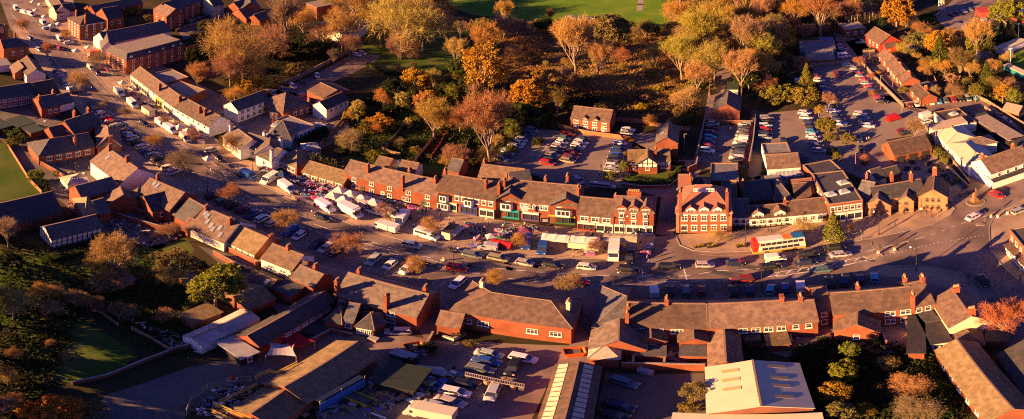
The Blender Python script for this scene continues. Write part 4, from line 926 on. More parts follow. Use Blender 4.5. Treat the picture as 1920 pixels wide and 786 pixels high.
bld('derelict long brick barn with sagging mossy roof behind the scaffold',W((495,720),(633,640),3.2,side=-1,R=(660,648),rm='moss',pitch=28,ov=.4))
bld('lower derelict brick shed with broken roof beside the yellow scaffold',W((430,770),(493,729),2.6,side=-1,R=(533,733),rm='moss',pitch=26,ov=.3))
bld('low brick store with coping behind the pale warehouse',W((1440,648),(1480,645),2.2,D=4,roof='flat',rm='moss'),W((1398,640),(1425,638),2.2,D=5,roof='flat',rm='felt'))
# -------- upper left and north
bld('three storey brick hotel with hipped tan roof near the far street',
 W((150,48),(200,40),7.4,D=13,roof='hip',rm='tile',pitch=28,win='F3x3@0.1-0.95 L4x3@0.05-0.95',wsty='l',bands=1,ch=[(143,22),(165,34)]),W((202,36),(232,31),5.5,D=12,rm='slate',win='F2x1'),)
bld('brick apartment block with slate mansard roof, white dormers and flat tan top',
 W((237,113),(346,84),6.6,C=(209,93),roof='mansard',rm='slate',win='F7x3@0.05-0.97 L4x3@0.05-0.95',wsty='w',dorm=[(.08,1.6,1.1,'white'),(.38,1.6,1.1,'white'),(.62,1.6,1.1,'white'),(.8,1.6,1.1,'white'),(.93,1.6,1.1,'white')]))
bld('white gabled chapel with small spire and long slate roof',W((198,82),(320,58),4.6,D=11,rm='slate',wall='white'),W((190,92),(186,66),4.6,side=-1,D=6,rm='slate',wall='white',pitch=48))
bld('long row of white fronted shops under one brown roof',W((245,139),(326,201),4.0,R=(270,131),rm='tile',wall='white',win='F8x1@0.02-0.98',base=2,shop=[(.02,.45,'F',(.6,.57,.5)),(.62,.76,'F',(.5,.5,.06)),(.8,.98,'F',(.6,.57,.5))],ch=[(300,160),(345,188)]),W((326,201),(392,238),4.0,R=(360,191),rm='tile',wall='white',win='F6x1@0.05-0.95',base=1.9,ch=[(375,203),(385,208)],))
bld('flat roofed white and grey stores behind the long shop row',W((309,158),(354,146),3.4,C=(283,140),roof='flat',parapet=.2,rm='grey'),W((345,186),(386,170),3.2,C=(312,162),roof='flat',parapet=.2,rm='tan'))
bld('long dark roofed brick building at the top left',W((178,24),(268,6),4.6,R=(215,3),rm='slate',win='F6x1',wsty='w'),W((172,21),(190,17),4,D=7,rm='tile'))
bld('cream terrace with brown roofs along the far end of the street',W((85,-12),(104,22),4.8,R=(110,0),rm='tile',wall='cream',win='F4x2'),W((106,25),(141,20),4.2,D=9,rm='tile',wall='cream',win='F2x1'))
bld('row of brick retirement flats with white windows and slate roofs',
 W((318,23),(400,-4),7.0,D=11,rm='slate',win='F7x3@0.05-0.97',wsty='w'),W((288,20),(312,32),7.0,D=10,rm='tile',win='F2x2 R2x3',wsty='w'),W((400,12),(420,8),6.5,D=11,rm='slate',win='F2x3',wall='cream',wsty='w'))
bld('brick flats with bright orange gable end at the top',W((438,-2),(450,18),6.2,D=11,rm='slate',win='R2x2 F2x2',wsty='w'),W((450,18),(482,8),6.0,D=9,rm='slate',win='F3x2',wsty='w'))
bld('low grey outbuildings with shallow roofs beneath the tall bare trees',W((462,36),(485,30),3,D=12,rm='tile'),W((487,40),(520,28),3,D=8,rm='slate'))
bld('large hall with grey flat roof and white end wall behind trees',W((590,52),(655,60),5.0,D=17,roof='flat',rm='felt',wall='cream'),W((657,64),(690,40),5.5,D=9,roof='flat',rm='felt',wall='white'),W((594,14),(625,8),7.5,D=10,roof='flat',rm='tan',wall='brickb'))
bld('two storey white house with dark slate roof near the pub',W((446,208),(505,186),4.8,R=(453,184),rm='slate',wall='white',win='F5x2@0.05-0.95',wsty='w',ww=1.4))
bld('brown hipped roof bungalow beside the white two storey house',W((506,208),(530,212),3,D=7,rm='slate',wall='white',win='F2x1'),W((531,213),(585,196),3.6,D=13,roof='hip',rm='tile',win='F3x1@0.3-0.95'))
bld('brick and white clad house with tan roof and lit white wall',W((612,205),(654,186),4.6,R=(606,188),rm='slate',win='F4x1@0.1-0.95',wall='white',base=2),W((592,190),(612,204),3.4,D=6,side=1,rm='tan',wall='white',roof='flat'),W((576,170),(606,185),4.4,D=12,side=1,rm='tile',wall='brick',pitch=16))
bld('rambling white pub with slate gables, tall white chimneys and rooflights',
 W((418,256),(451,281),3.8,D=8,side=1,rm='slateg',wall='white',ch=[(432,236)],chw='white',win='L2x1'),W((451,272),(490,284),3.6,R=(470,251),rm='slate',wall='white',win='F3x1@0.1-0.7',ch=[(496,250)],chw='white'),
 W((480,276),(478,290),3.6,side=1,D=8,rm='slateg',wall='white',pitch=42),W((480,290),(510,303),3.6,D=8,rm='slateg',wall='white',win='L2x2 F1x1',ch=[(511,285),(528,262)],chw='white',cl=1.8),
 W((500,258),(545,262),3.4,D=12,roof=('hip',4,4),rm='slate',wall='white',ch=[(498,216)]),W((560,249),(590,236),3.2,C=(528,222),roof='flat',parapet=.2,rm='grey',wall='white',win='F4x1'),W((525,262),(548,252),3,D=6,rm='slate',wall='white'))
bld('low brick shop with brown hipped roof beside the pub',W((515,298),(556,316),2.5,D=9,roof='hip',rm='moss',win='F4x1@0.2-0.95'))
bld('single storey brick range with overgrown mossy roof facing the stalls',W((566,322),(644,345),2.5,D=7.5,roof='gable',rm='moss',pitch=28,win='F5x1@0.02-0.98',ww=1.8))
bld('small brick annexe with white windows and weathered roof behind terrace',W((746,318),(778,324),3.4,D=5.5,rm='tile',wall='white'),W((703,308),(728,314),2.8,D=5,rm='tile'),)
bld('brick outbuilding with brown roof and chimney behind the double gabled shop',W((895,337),(976,347),3.4,R=(930,312),rm='tile',win='F2x1@0.1-0.5',ch=[(904,302)]),)
bld('slate rear wing of the double gabled shop',W((962,352),(1000,347),5,D=8,rm='slate'),)
bld('red painted hall with brown roof and white windows in service yard',W((1622,66),(1650,83),3.8,R=(1650,56),rm='tile',wall='redp',win='F3x1@0.2-0.95',ove=.3),W((1660,90),(1684,86),2.4,D=5,rm='tile',wall='redp'))

g='brick bungalows along the back lane'
bld('brick bungalow with brown roof and white bay next to red hall',W((1645,102),(1663,118),3.0,R=(1664,96),rm='tile',win='F2x1',ch=[(1668,98)]),group=g)
bld('long pair of brick bungalows with lit white windows along lane',W((1662,121),(1692,156),3.0,R=(1690,124),rm='tile',win='F5x1@0.03-0.97',ch=[(1687,121),(1704,138)]),group=g)
bld('end brick bungalow with brown roof beside the fenced car row',W((1706,166),(1727,187),3.0,R=(1730,164),rm='tile',win='F2x1',ch=[(1736,166)]),W((1738,165),(1755,160),2.4,D=5,roof='flat',rm='grey',wall='white'),group=g)
bld('brick substation building with flat blue roof',W((1584,58),(1624,54),3.6,C=(1580,53-8),roof='flat',parapet=.3,rm='metald',win='F3x1'))
bld('long low sheds with grey roofs and turquoise wall by service yard',W((1500,97),(1567,96),3.0,R=(1535,78),rm='grey',wall='teal',pitch=16),W((1512,113),(1566,111),2.6,D=9,rm='grey',wall='brickb',pitch=10,roof='lean'))
bld('blue roofed container shed behind the long low sheds',W((1537,76),(1562,75),2.6,D=4,roof='flat',rm='blues',wall='teal'))
bld('brick depot building with yellow lit roof edge in the yard',W((1804,58),(1824,48),4.2,C=(1798,42),roof='flat',rm='tan'),W((1812,62),(1848,52),2.6,D=10,roof='flat',rm='tile'))
bld('red depot shed at the top right corner',W((1838,24),(1862,22),3.4,D=9,roof='flat',rm='redp',wall='redp'),W((1915,30),(1940,25),4,D=12,roof='flat',rm='metald',wall='redp'))
bld('low pale roofed football stand beside the pitch',W((1884,93),(1925,75),2.8,D=5,roof='flat',rm='metal',wall='white'))
bld('pale roofed dugout strip along the near touchline',W((1882,122),(1925,142),2.2,D=2.5,roof='flat',rm='metal',wall='teal'))
bld('small brick cottage with grey roof among the golden trees',W((1826,112),(1850,116),2.8,R=(1836,104),rm='slate'),)
bld('tiny timber hut with pale roof beside right edge',W((1880,205),(1910,212),2.2,D=5,rm='tan',wall='woodo'))
bld('timber shed with pale roof near the allotment shrubs',W((1700,93),(1722,88),2.4,D=5,roof='flat',rm='grey',wall='white'),)
# ================================================================ VEHICLES
G1='cars in angled bays along the west side of the street'
row('the west kerb row outside the brick houses',G1,(178,206),(326,325),'gH wH rH rH sE kE sH wS kH wE bE sE kS kE wM wS',(10,-3))
row('the bays outside the brick villa far up the street',G1,(107,136),(139,174),'zH sH sH tH tE wE sH kS',(10,-2))
row('the angled bays by the skylight terrace',G1,(398,370),(510,422),'kS tE kS mS bP wM sH',(10,-5))
row('the bays below the orange tree by the garages',G1,(544,437),(628,476),'bv wH - kE sE kH',(-10,6))
row('the bays behind the broad tan roof',G1,(700,491),(858,534),'sS wH wM - - wE',(-10,8),.02)
row('the row half hidden behind the south terrace roof','cars behind the south terrace',(1226,549),(1405,548),'wv kH zE mH - kE nH',(0,-10),.07)
row('the row half hidden behind the east terrace roof','cars behind the south terrace',(1445,546),(1640,524),'cH bH wv - kE nE nH cH',(-1,-10),.07)
G2='cars in the hedged car park'
row('the hedge row of the hedged car park',G2,(998,246),(940,301),'sE tH nH wH wE sE kH sS kE sE',(10,3))
row('the left middle row of the hedged car park',G2,(1064,254),(1026,308),'rE tH wH sE kE sE kE rE',(10,2))
row('the right middle row of the hedged car park',G2,(1094,263),(1064,304),'nH wE wE kH rE mE oE',(10,2))
row('the cottage side row of the hedged car park',G2,(1162,271),(1147,322),'wE nH bS nL kS wE sE',(10,1))
one('wE',1178,246,10,1,'by the end of the pair of brick cottages',G2); one('sH',1175,252,10,1,'in front of a white one by the brick cottages',G2)
one('sE',1084,341,10,7,'standing behind the double gabled shop roof',G2); one('sE',1120,350,10,1,'on the lane behind the brick shops',G2); one('kE',1007,336,10,2,'in the walled yard behind the brick terrace',G2)
one('sE',1138,352,10,1,'last on the lane behind the brick shops',G2)
G3='cars in the walled car park'
row('the left row of the walled car park',G3,(1336,234),(1326,285),'sL kE nE cH zH rH wS',(10,1))
row('the right row of the walled car park',G3,(1397,235.6),(1380,305),'sE nH gH gE wv wE nE kE zE wE kH',(-10,-1))
one('rH',1262,285,3,10,'beside the brick house behind the tudor cottage',G3)
G4='cars in the gravel car park'
row('the line along the wall of the gravel lane',G4,(1437,223),(1434,260),'sE kH wE rH nE sE',(10,0))
row('the middle line of the gravel car park',G4,(1509,214),(1535,285),'wE wE nH kH cH wL wE zH sE',(10,1))
row('the line left of the green island tree',G4,(1558,203),(1576,234),'kE wE nH kE wE',(10,1))
row('the open centre of the upper car park',G4,(1613,216),(1628,238),'wE sE zE wE',(10,1))
one('kL',1581,247,10,1,'beside the island shrubs of the gravel car park',G4); one('nS',1611,264,3,10,'at the beer garden entrance',G4); one('kH',1616,283,3,10,'next to the beer garden tables',G4); one('kE',1508,300,3,10,'beside the white house with parapet yard',G4); one('kH',1469,268,3,10,'behind the parapet yard of the white house',G4)
row('the left column of the upper car park',G4,(1521,130),(1560,191),'mH - mH wE nH bE bH - wH',(10,1))
row('the right column of the upper car park',G4,(1603,131),(1653,193),'sH rE gE rH sE rE kS - rH kE',(10,1))
one('sE',1590,124,10,0,'by the top fence of the upper car park',G4); one('mP',1567,141,5,8,'driving through the upper car park',G4); one('wE',1494,153,3,-10,'under the trees left of the upper car park',G4)
one('cP',1615,81,10,-1,'parked by the red painted hall'); one('mE',1577,88.5,10,0,'beside the long low sheds'); one('sE',1579,94,10,0,'in front of a dark red one by the sheds'); one('wm',1582,108,10,-1,'parked below the long low sheds')
row('the row under the fence of the end bungalow','cars under the bungalow fence',(1705,199),(1828,185),'mH wH kH wH cH zH rH kE sE cH',(4,5))
row('the far row by the floodlight tower','depot cars',(1783,30),(1820,20),'kH kE sE gH',(10,3)); one('nH',1793,45,10,2,'beside the yellow topped depot building'); one('rH',1838,31,10,-1,'in front of the red depot shed'); one('kE',1829,35,10,-1,'in the depot yard beside the red car')
row('the depot yard behind the yellow topped building','depot cars',(1845,38),(1868,30),'sH kH wH',(10,-2))
one('nE',1696,163,10,-1,'on a bungalow driveway beside the lane')
one('rV',1676,225,10,-3,'standing in shadow in the upper car park'); one('wV',1738,220,10,-3,'parked against the flat roofed store'); one('wH',1738,230,10,-3,'below the white van by the flat roofed store'); one('mH',1692,248,10,-2,'by the wall behind the brick garage block'); one('kH',1697,252,10,-2,'in front of a dark red one behind the brick garage block')
row('the back lane behind the dark timber stores','cars behind the timber stores',(1862,212),(1886,229),'kE kS sE',(10,4))
row('the far drive beside the fence','cars on the walled drive',(669,105),(679,102),'wE wH',(10,3))
one('wH',595,144,3,6,'halfway up the walled drive','cars on the walled drive'); row('the lower part of the walled drive','cars on the walled drive',(512,177),(568,157),'sE gE wE kH',(6,5)); one('sE',568,181,10,-3,'beside the brown hipped bungalow','cars on the walled drive')
row('the side lane by the brick flats','cars by the brick flats',(350,43),(392,31),'kH sE kH gH kE kH',(8,-4))
row('the pavement outside the far stalls','vans at the far stalls',(46,26),(57,29),'wV wV',(10,3)); one('wV',81,45,8,6,'parked near the brick hotel'); one('wL',88,54,10,-1,'between white van and dark car near the hotel'); one('nE',101,58,10,-1,'by the stalls outside the hotel')
one('wV',112,75,8,6,'below the brick hotel corner'); one('wE',129,82,10,-1,'behind the twin white gazebos'); one('wB',30,18,6,7,'at the very top of the street')
one('rH',113,92,8,5,'driving up the street past the twin gazebos','moving cars'); one('sE',73,95,8,5,'by the dark kerb opposite the hotel','moving cars'); one('kE',58,74,8,4,'at the left kerb opposite the hotel','moving cars')
one('kS',182,139,8,5,'near the mansard apartment block'); one('wv',170,129,7,6,'small beside the black SUV near the apartment block'); vehicle('fX',175,106,hdg(175,106,-10,-3+5),'orange box truck facing the street outside the apartment block','vans at the far stalls')
one('wB',223,177,8,7,'first in the line outside the long shop row','vans outside the long shop row'); one('wB',248,198,8,7,'second in the line outside the long shop row','vans outside the long shop row')
one('wV',302,235,8,6,'fourth in the line outside the long shop row','vans outside the long shop row'); one('wB',319,246,9,6,'last in the line outside the long shop row','vans outside the long shop row'); one('pV',347,262,8,8,'beside the gazebo at the end of the shop row')
one('kE',269,234,9,4,'driving up past the line of white vans','moving cars'); one('pE',396,284,10,-2,'turning out opposite the rambling white pub','moving cars'); one('kS',408,299,8,5,'waiting behind the cream estate by the pub','moving cars'); one('kE',605,411,10,4,'driving past the white box van','moving cars')
one('bV',466,333,10,5,'parked left of the clothes stalls'); one('wB',505,340,-10,6,'with open side by the blue canopy'); one('wB',538,356,10,7,'at the end of the low kerb wall'); one('wB',610,392,10,6,'beside the white gazebo cluster'); one('wX',657,402,10,5,'with green top beside the gazebo cluster'); one('pV',683,389,10,4,'tucked under the right gazebo')
one('wP',704,400,10,3,'with tail towards the last gazebo'); one('wv',733,404,10,4,'between the gazebos and the flat truck'); one('wF',722,431,-10,-3,'facing west along the market kerb'); one('wB',753,415,-6,8,'angled among the stalls near the flat truck'); one('wm',801,445,10,3,'parked at the kerb by the hot food trailer')
one('sv',915,467,-10,-1,'with ladder beside the red covered stall'); one('bV',988,460,-3,10,'facing the road under a purple awning'); one('bB',1018,468,-3,10,'facing the road beside the long white awning'); one('pF',1095,468,10,1,'parked broadside below the long white awning'); one('wX',1151,478,-1,10,'facing the road by the cream awning'); one('kP',1180,487,-1,10,'facing the road next to the white box van')
M_='moving cars'
one('sM',772,463,10,2,'first in the eastbound queue',M_); one('rE',856,505,10,2,'driving west past the lamp post',M_); one('gE',886,481,10,2,'behind the silver people carrier',M_); one('oE',934,487,10,2,'in the eastbound queue',M_); one('sH',984,496,10,2,'following the beige estate',M_); one('kE',1037,500,10,2,'following the silver hatchback past the blue vans',M_); one('wH',1100,504,10,1,'level with the long white awning',M_)
one('rC',1086,531,10,1,'half hidden by the twiggy tree',M_); one('kE',1179,508,10,1,'passing the black pickup',M_); one('kE',1255,503,10,0,'opposite the gap beside the bank',M_); one('sH',1322,500,10,0,'below the bank front',M_); one('nH',1379,496,10,-1,'approaching the red bus',M_); one('mE',1391,527,-10,1,'heading west in shadow below the bank',M_)
one('wv',1454,488,10,-1,'alongside the double decker bus',M_); one('kE',1444,503,10,-1,'in the lower lane below the white van',M_); one('nL',1510,495,10,-1,'leading the lower lane past the bus',M_); one('kS',1515,480,10,-1,'just ahead of the bus',M_); one('kL',1565,468,10,-1,'waiting by the Christmas tree',M_); one('sL',1576,480,10,-1,'leading the queue to the crossing',M_); one('tL',1538,509,-10,1,'heading west below the hatched marking',M_)
one('wL',1826,409,10,-5,'crossing the sunlit junction',M_); one('sE',1912,398,10,-4,'leaving by the right edge',M_); one('rL',1869,368,10,4,'parked by the white corner house',M_); one('kL',1844,530,7,7,'driving away down the shaded side road',M_)
Y='cars in the scrap yard'
one('sL',917,667,10,2,'top left of the yard cars',Y); one('bL',912,680,10,2,'below the silver saloon in the yard',Y); one('gE',901,695,10,2,'behind the white lattice beam',Y); one('wE',981,675,10,2,'at the right of the yard cars',Y); one('kS',962,693,-5,9,'beside the white estate in the yard',Y); one('kL',870,722,10,2,'with two white stripes on the roof',Y); one('wS',853,739,10,2,'with a dark sunroof in the yard',Y); one('sL',844,756,10,3,'long and bright above the cream truck',Y); one('sL',820,765,10,3,'half behind the cream box truck',Y); one('sE',923,740,-4,9,'standing alone on the yard tarmac',Y)
vehicle('pX',806,781,hdg(806,781,-10,-2),'cream box truck with tan roof at the bottom edge',Y); one('sE',746,625,-10,0,'parked behind the broad tan roofed house')
one('zE',1171,720,10,3,'top of three on the dark gravel yard',Y); one('nL',1161,764,10,2,'middle of three on the dark gravel yard',Y); one('kL',1148,782,10,2,'lowest of three on the dark gravel yard',Y)
one('kH',1845,600,7,7,'parked below the cream gabled corner house') if False else None
# ---- double decker bus
def bus():
    a=at(1412,479.5); b_=at(1511,466.5); d=(b_-a); L=d.length; rz=math.atan2(d.y,d.x); w=2.5; h=4.2
    n=Vector((-math.sin(rz),math.cos(rz),0)); c=(a+b_)/2+n*w/2
    t=thing('double_decker_bus','double decker bus, red tail, cream sides, orange and blue roof front','bus',(c.x,c.y,.03),rz); t['category']='bus'
    P=[mat('bus_cream',(.66,.60,.50),rough=.4),mat('bus_red',(.58,.03,.02),rough=.35),mat('bus_blue',(.02,.13,.30),rough=.35),mat('bus_orange',(.62,.18,.03),rough=.35),mat('bus_gold',(.55,.28,.06),rough=.4)]
    hl=L/2; q=MB(); cuts=[(-hl,-hl+1.1,1),(-hl+1.1,-hl+6.6,0),(-hl+6.6,-hl+8.6,3),(-hl+8.6,hl,2)]
    q.hull8([(-hl,-w/2,.35),(hl,-w/2,.35),(hl,w/2,.35),(-hl,w/2,.35)],[(-hl,-w/2,1.0),(hl,-w/2,1.0),(hl,w/2,1.0),(-hl,w/2,1.0)],4)
    q.hull8([(-hl,-w/2,1.001),(-hl+1.1,-w/2,1.001),(-hl+1.1,w/2,1.001),(-hl,w/2,1.001)],[(-hl+.05,-w/2,h-.25),(-hl+1.5,-w/2,h-.25),(-hl+1.5,w/2,h-.25),(-hl+.05,w/2,h-.25)],1)
    q.hull8([(-hl+1.1,-w/2,1.001),(hl-1.9,-w/2,1.001),(hl-1.9,w/2,1.001),(-hl+1.1,w/2,1.001)],[(-hl+1.5,-w/2,h-.25),(hl-1.9,-w/2,h-.25),(hl-1.9,w/2,h-.25),(-hl+1.5,w/2,h-.25)],0)
    q.hull8([(hl-1.9,-w/2,1.001),(hl,-w/2,1.001),(hl,w/2,1.001),(hl-1.9,w/2,1.001)],[(hl-1.9,-w/2,h-.25),(hl-.3,-w/2,h-.25),(hl-.3,w/2,h-.25),(hl-1.9,w/2,h-.25)],0)
    q.build('body',P,t)
    q=MB()
    for x0,x1,m in cuts:
        x0_=max(x0,-hl+.08); x1_=min(x1,hl-.35)
        q.hull8([(x0_,-w/2,h-.249),(x1_,-w/2,h-.249),(x1_,w/2,h-.249),(x0_,w/2,h-.249)],[(x0_,-w/2+.22,h),(x1_,-w/2+.22,h),(x1_,w/2-.22,h),(x0_,w/2-.22,h)],m)
    q.build('roof',P,t)
    for lvl,z,n_,x0 in (('lower',1.65,6,-hl+1.9),('upper',3.15,8,-hl+1.5)):
        for i in range(n_):
            for s in (-1,1):
                wd=(hl-.5-x0-(.9 if lvl=='lower' else 0))/n_; q=MB(); q.box((0,0,0),(wd-.16,.05,.82)); o=q.build('window',M['glass'],t); o.location=(x0+wd*(i+.5),s*(w/2+.012),z)
    q=MB(); q.box((hl+.01,0,1.9),(.05,w-.4,1.3)); q.build('windscreen',M['glass'],t); q=MB(); q.box((hl-.2,0,3.2),(.3,w-.3,.75)); q.build('upper_windscreen',M['glass'],t); q=MB(); q.box((-hl-.0,0,3.1),(.08,w-.6,.6)); q.build('rear_window',M['glass'],t)
    wheels(t,(hl-2.4,-hl+3.0),w,.48); lights(t,L,w,.7,.9); return t
bus()
# ================================================================ TREES
grove('along the main street','street trees',[(41,45,28,'b','r'),(91,91,26,'b','r'),(148,148,46,'b','h'),(191,196,22,'b','p'),(289,264,36,'b','o'),(339,294,62,'b','n'),(433,361,48,'b','r'),(535,410,52,'b','o'),(651,453,68,'b','r'),(779,495,46,'b0','o')])
grove('among the market stalls','market trees',[(125,63,24,'b','o'),(187,108,44,'b','n'),(232,205,26,'b','n'),(310,225,24,'b','p'),(438,264,52,'b','k'),(362,250,26,'b','n'),(721,392,38,'b','n'),(807,421,44,'b0','h'),(971,446,40,'b','o'),(1117,458,34,'b','n')])
grove('at the south kerb behind the brick hall','south kerb trees',[(929,519,44,'b0','o'),(1068,531,62,'b3','p')])
grove('on the wide pavement','wide pavement trees',[(1344,443,42,'t0','h'),(1508,422,46,'b0','h'),(1594,424,20,'b','o')])
tree(1562,428,40,'c0','l','decorated green Christmas tree in a white planter on the wide pavement',hs=1.0)
tree(404,536,104,'l0','l','broad sunlit green tree beside the white marquee building')
tree(211,474,86,'b1','h','wide fan shaped bare tree behind the half timbered barn')
tree(201,523,62,'b2','p','small pinkish bare tree beside the stone summerhouse ruin')
tree(15,431,48,'u0','w','pale bare tree at the left edge by the dark barn')
grove('in the shaded gardens at lower left','garden trees at lower left',[(330,495,86,'s','k'),(320,515,62,'b','h'),(319,431,46,'b','p'),(25,566,92,'b','h'),(140,560,50,'b','n'),(64,416,24,'b','p'),(94,643,22,'t','r'),(122,668,30,'t','h'),(28,659,36,'b','r'),(8,705,56,'b','o'),(98,772,110,'s0','G'),(170,770,64,'s','k'),(20,490,50,'s','d'),(86,487,24,'s','g'),(372,498,36,'s','g'),(10,760,50,'b','n'),(185,445,22,'s','d'),(245,455,20,'s','d')])
grove('in the hedge garden at the left','left garden shrubs',[(12,250,24,'s','l'),(40,262,34,'s','g'),(20,268,26,'s','l'),(67,330,34,'s','l'),(80,345,28,'s','d'),(105,325,14,'w','l'),(88,356,14,'c','d'),(112,338,10,'s','l')])
grove('behind the apartment block','trees behind the apartment block',[(440,76,122,'b0','h'),(455,110,90,'b','o'),(512,66,90,'b','p'),(534,24,62,'u','p'),(570,34,62,'b','o'),(606,60,56,'b','n'),(642,48,62,'b','h'),(655,80,50,'b','n'),(556,130,38,'s','k'),(470,165,58,'s','y'),(440,172,40,'b','o'),(370,137,42,'b','o'),(364,107,38,'l','d'),(386,50,30,'l','g'),(372,70,24,'s','k'),(432,120,80,'b','p'),(625,103,24,'b','n'),(540,95,50,'s','d'),(600,95,50,'s','d'),(575,75,40,'s','d'),(255,22,24,'s','l'),(280,35,22,'s','k'),(225,24,20,'s','d'),(498,100,40,'s','d'),(700,20,60,'b','o'),(720,45,50,'b','n'),(630,20,40,'b','o')])
grove('by the meadow','meadow trees',[(752,34,136,'b0','h'),(793,31,110,'b3','h'),(715,60,60,'b','o'),(837,21,44,'b','o'),(863,53,26,'u','w'),(748,74,74,'b','n'),(855,96,46,'u','h'),(906,74,62,'u','o'),(950,48,58,'b','p'),(947,22,38,'u','o'),(1030,27,18,'u','o'),(748,103,16,'b','p'),(743,127,24,'b','n'),(890,95,36,'s','g'),(870,125,28,'s','g'),(776,122,16,'t','r'),(905,50,44,'s','k'),(990,62,40,'b','n'),(1010,50,36,'s','k')])
grove('in the back gardens north of the terrace','back garden trees',[(782,151,56,'l','y'),(738,168,48,'l','d'),(717,182,42,'b','o'),(906,127,82,'w','y'),(925,140,50,'b','r'),(865,128,46,'l','g'),(848,175,30,'w','l'),(889,172,40,'c','g'),(870,160,34,'w','g'),(913,172,28,'w','l'),(989,176,66,'l1','G'),(940,190,40,'s','y'),(813,215,68,'b','y'),(920,227,104,'u0','r'),(862,224,54,'b','o'),(1009,222,56,'s','d'),(1044,185,46,'b','k'),(968,213,46,'l','g'),(779,222,22,'s','l'),(945,158,52,'s','k'),(661,256,58,'b','p'),(640,262,26,'s','k'),(712,232,52,'s','y'),(690,238,30,'s','G'),(671,208,30,'l','l'),(646,218,12,'c','y'),(700,292,30,'s','l'),(751,266,28,'b','h'),(779,281,22,'s','k'),(853,286,52,'b','p'),(838,300,26,'b','o'),(917,284,52,'b','k'),(898,266,18,'s','g'),(887,304,22,'s','l'),(803,294,14,'s','l'),(827,305,12,'s','y'),(803,240,16,'s','y'),(830,250,22,'s','G'),(810,142,40,'s','g'),(1075,200,44,'s','d'),(1000,200,34,'s','g'),(960,245,40,'s','k'),(930,262,30,'b','h'),(733,205,36,'s','d'),(690,215,26,'s','d'),(770,200,34,'s','k'),(800,180,40,'s','d'),(875,200,34,'s','k'),(690,192,24,'s','d'),(1105,190,36,'s','d')])
grove('on the heath','heath trees',[(1081,76,84,'u1','h'),(1057,141,28,'u','w'),(1150,58,66,'l','k'),(1119,104,54,'u','h'),(1229,98,38,'b','h'),(1129,203,32,'s','k'),(1201,203,26,'s','y'),(1218,222,28,'b','o'),(1140,90,30,'s','n'),(1000,90,36,'t','r'),(960,95,34,'t','p'),(1165,105,40,'t','r'),(1090,55,30,'s','n')])
grove('in the tree belt beside the lane','lane belt trees',[(1311,55,84,'b','y'),(1318,108,94,'b0','y'),(1290,80,62,'b','h'),(1340,95,50,'b','y'),(1287,184,62,'b3','h'),(1275,210,30,'s','k'),(1303,160,36,'s','k'),(1290,222,34,'s','g'),(1305,140,50,'b','h'),(1266,20,62,'b','o'),(1285,30,50,'b','h'),(1332,7,72,'b','o'),(1342,31,62,'b','o'),(1370,41,60,'b','h'),(1397,70,74,'u','p'),(1435,65,62,'b','o'),(1440,90,50,'b','y'),(1404,146,48,'l','g'),(1435,151,46,'b','r'),(1425,110,40,'b','o'),(1470,100,34,'b','k'),(1452,126,20,'c','d'),(1468,142,24,'c','d'),(1512,148,30,'c1','l'),(1453,181,56,'s','l'),(1509,183,60,'s','l'),(1480,172,40,'s','l'),(1425,172,26,'s','k'),(1502,117,28,'b','p'),(1480,62,28,'w','y'),(1482,45,40,'b','r'),(1436,18,44,'u','w'),(1400,20,60,'b','n'),(1492,20,62,'b','o'),(1540,16,60,'u','r'),(1535,45,40,'b','n'),(1560,20,44,'b','n'),(1450,40,50,'b','n'),(1510,58,40,'b','n'),(1350,60,40,'b','h'),(1335,165,20,'s','k'),(1260,50,36,'b','o')])
grove('around the upper car park','upper car park trees',[(1611,114,24,'b','r'),(1634,142,18,'b','r'),(1553,186,26,'b','p'),(1570,190,16,'b','p'),(1635,176,18,'t','r'),(1654,41,18,'c','d'),(1550,236,38,'l','l'),(1556,258,26,'s','k'),(1588,260,30,'s','k'),(1570,294,18,'w','l'),(1622,295,22,'b','r'),(1621,306,14,'s','l'),(1535,206,16,'w','y'),(1714,238,34,'b','p'),(1797,337,15,'s','l'),(1562,285,24,'s','d'),(1665,118,10,'s','y'),(1633,110,10,'s','l'),(1640,118,10,'s','d'),(1648,137,12,'s','y'),(1530,345,14,'s','d'),(1436,360,12,'s','d'),(1433,322,12,'s','l')])
grove('beside the substation and depot','depot trees',[(1681,24,60,'l','G'),(1699,30,48,'b','r'),(1722,52,34,'b','r'),(1735,58,24,'b','r'),(1740,36,34,'s','g'),(1722,78,50,'s','k'),(1757,80,50,'l','y'),(1762,99,36,'c','g'),(1836,64,54,'u','h'),(1810,78,30,'b','h'),(1887,26,62,'l','l'),(1831,84,40,'l','l'),(1854,92,28,'c','g'),(1878,64,22,'c','d'),(1890,60,20,'c','d'),(1910,56,24,'c','d'),(1850,139,26,'c','g'),(1829,170,26,'w','l'),(1818,127,38,'b','o'),(1798,113,46,'b','k'),(1785,165,42,'b','p'),(1785,147,28,'s','w'),(1880,171,30,'w','y'),(1900,181,28,'w','l'),(1864,157,36,'b','k'),(1895,155,40,'b','n'),(1780,60,26,'b','k'),(1711,99,14,'w','l'),(1650,12,40,'b','r'),(1630,18,40,'b','n'),(1600,8,50,'b','n'),(1745,118,36,'s','k'),(1772,125,34,'b','o'),(1680,78,18,'s','k'),(1700,68,26,'s','n'),(1730,132,20,'s','d'),(1850,115,18,'s','d'),(1815,186,12,'s','d'),(1865,186,12,'s','g'),(1877,188,10,'s','y'),(1868,120,24,'b','o'),(1800,90,24,'b','p')])
grove('around the hedged car park','hedged car park shrubs',[(1180,262,18,'s','y'),(1175,289,14,'s','y'),(1169,312,20,'w','l'),(1145,330,26,'s','l'),(1222,320,9,'s','g'),(1232,320,9,'s','l'),(1210,322,9,'s','g'),(1262,330,20,'s','g'),(1265,300,14,'s','d'),(1254,318,10,'s','k')])
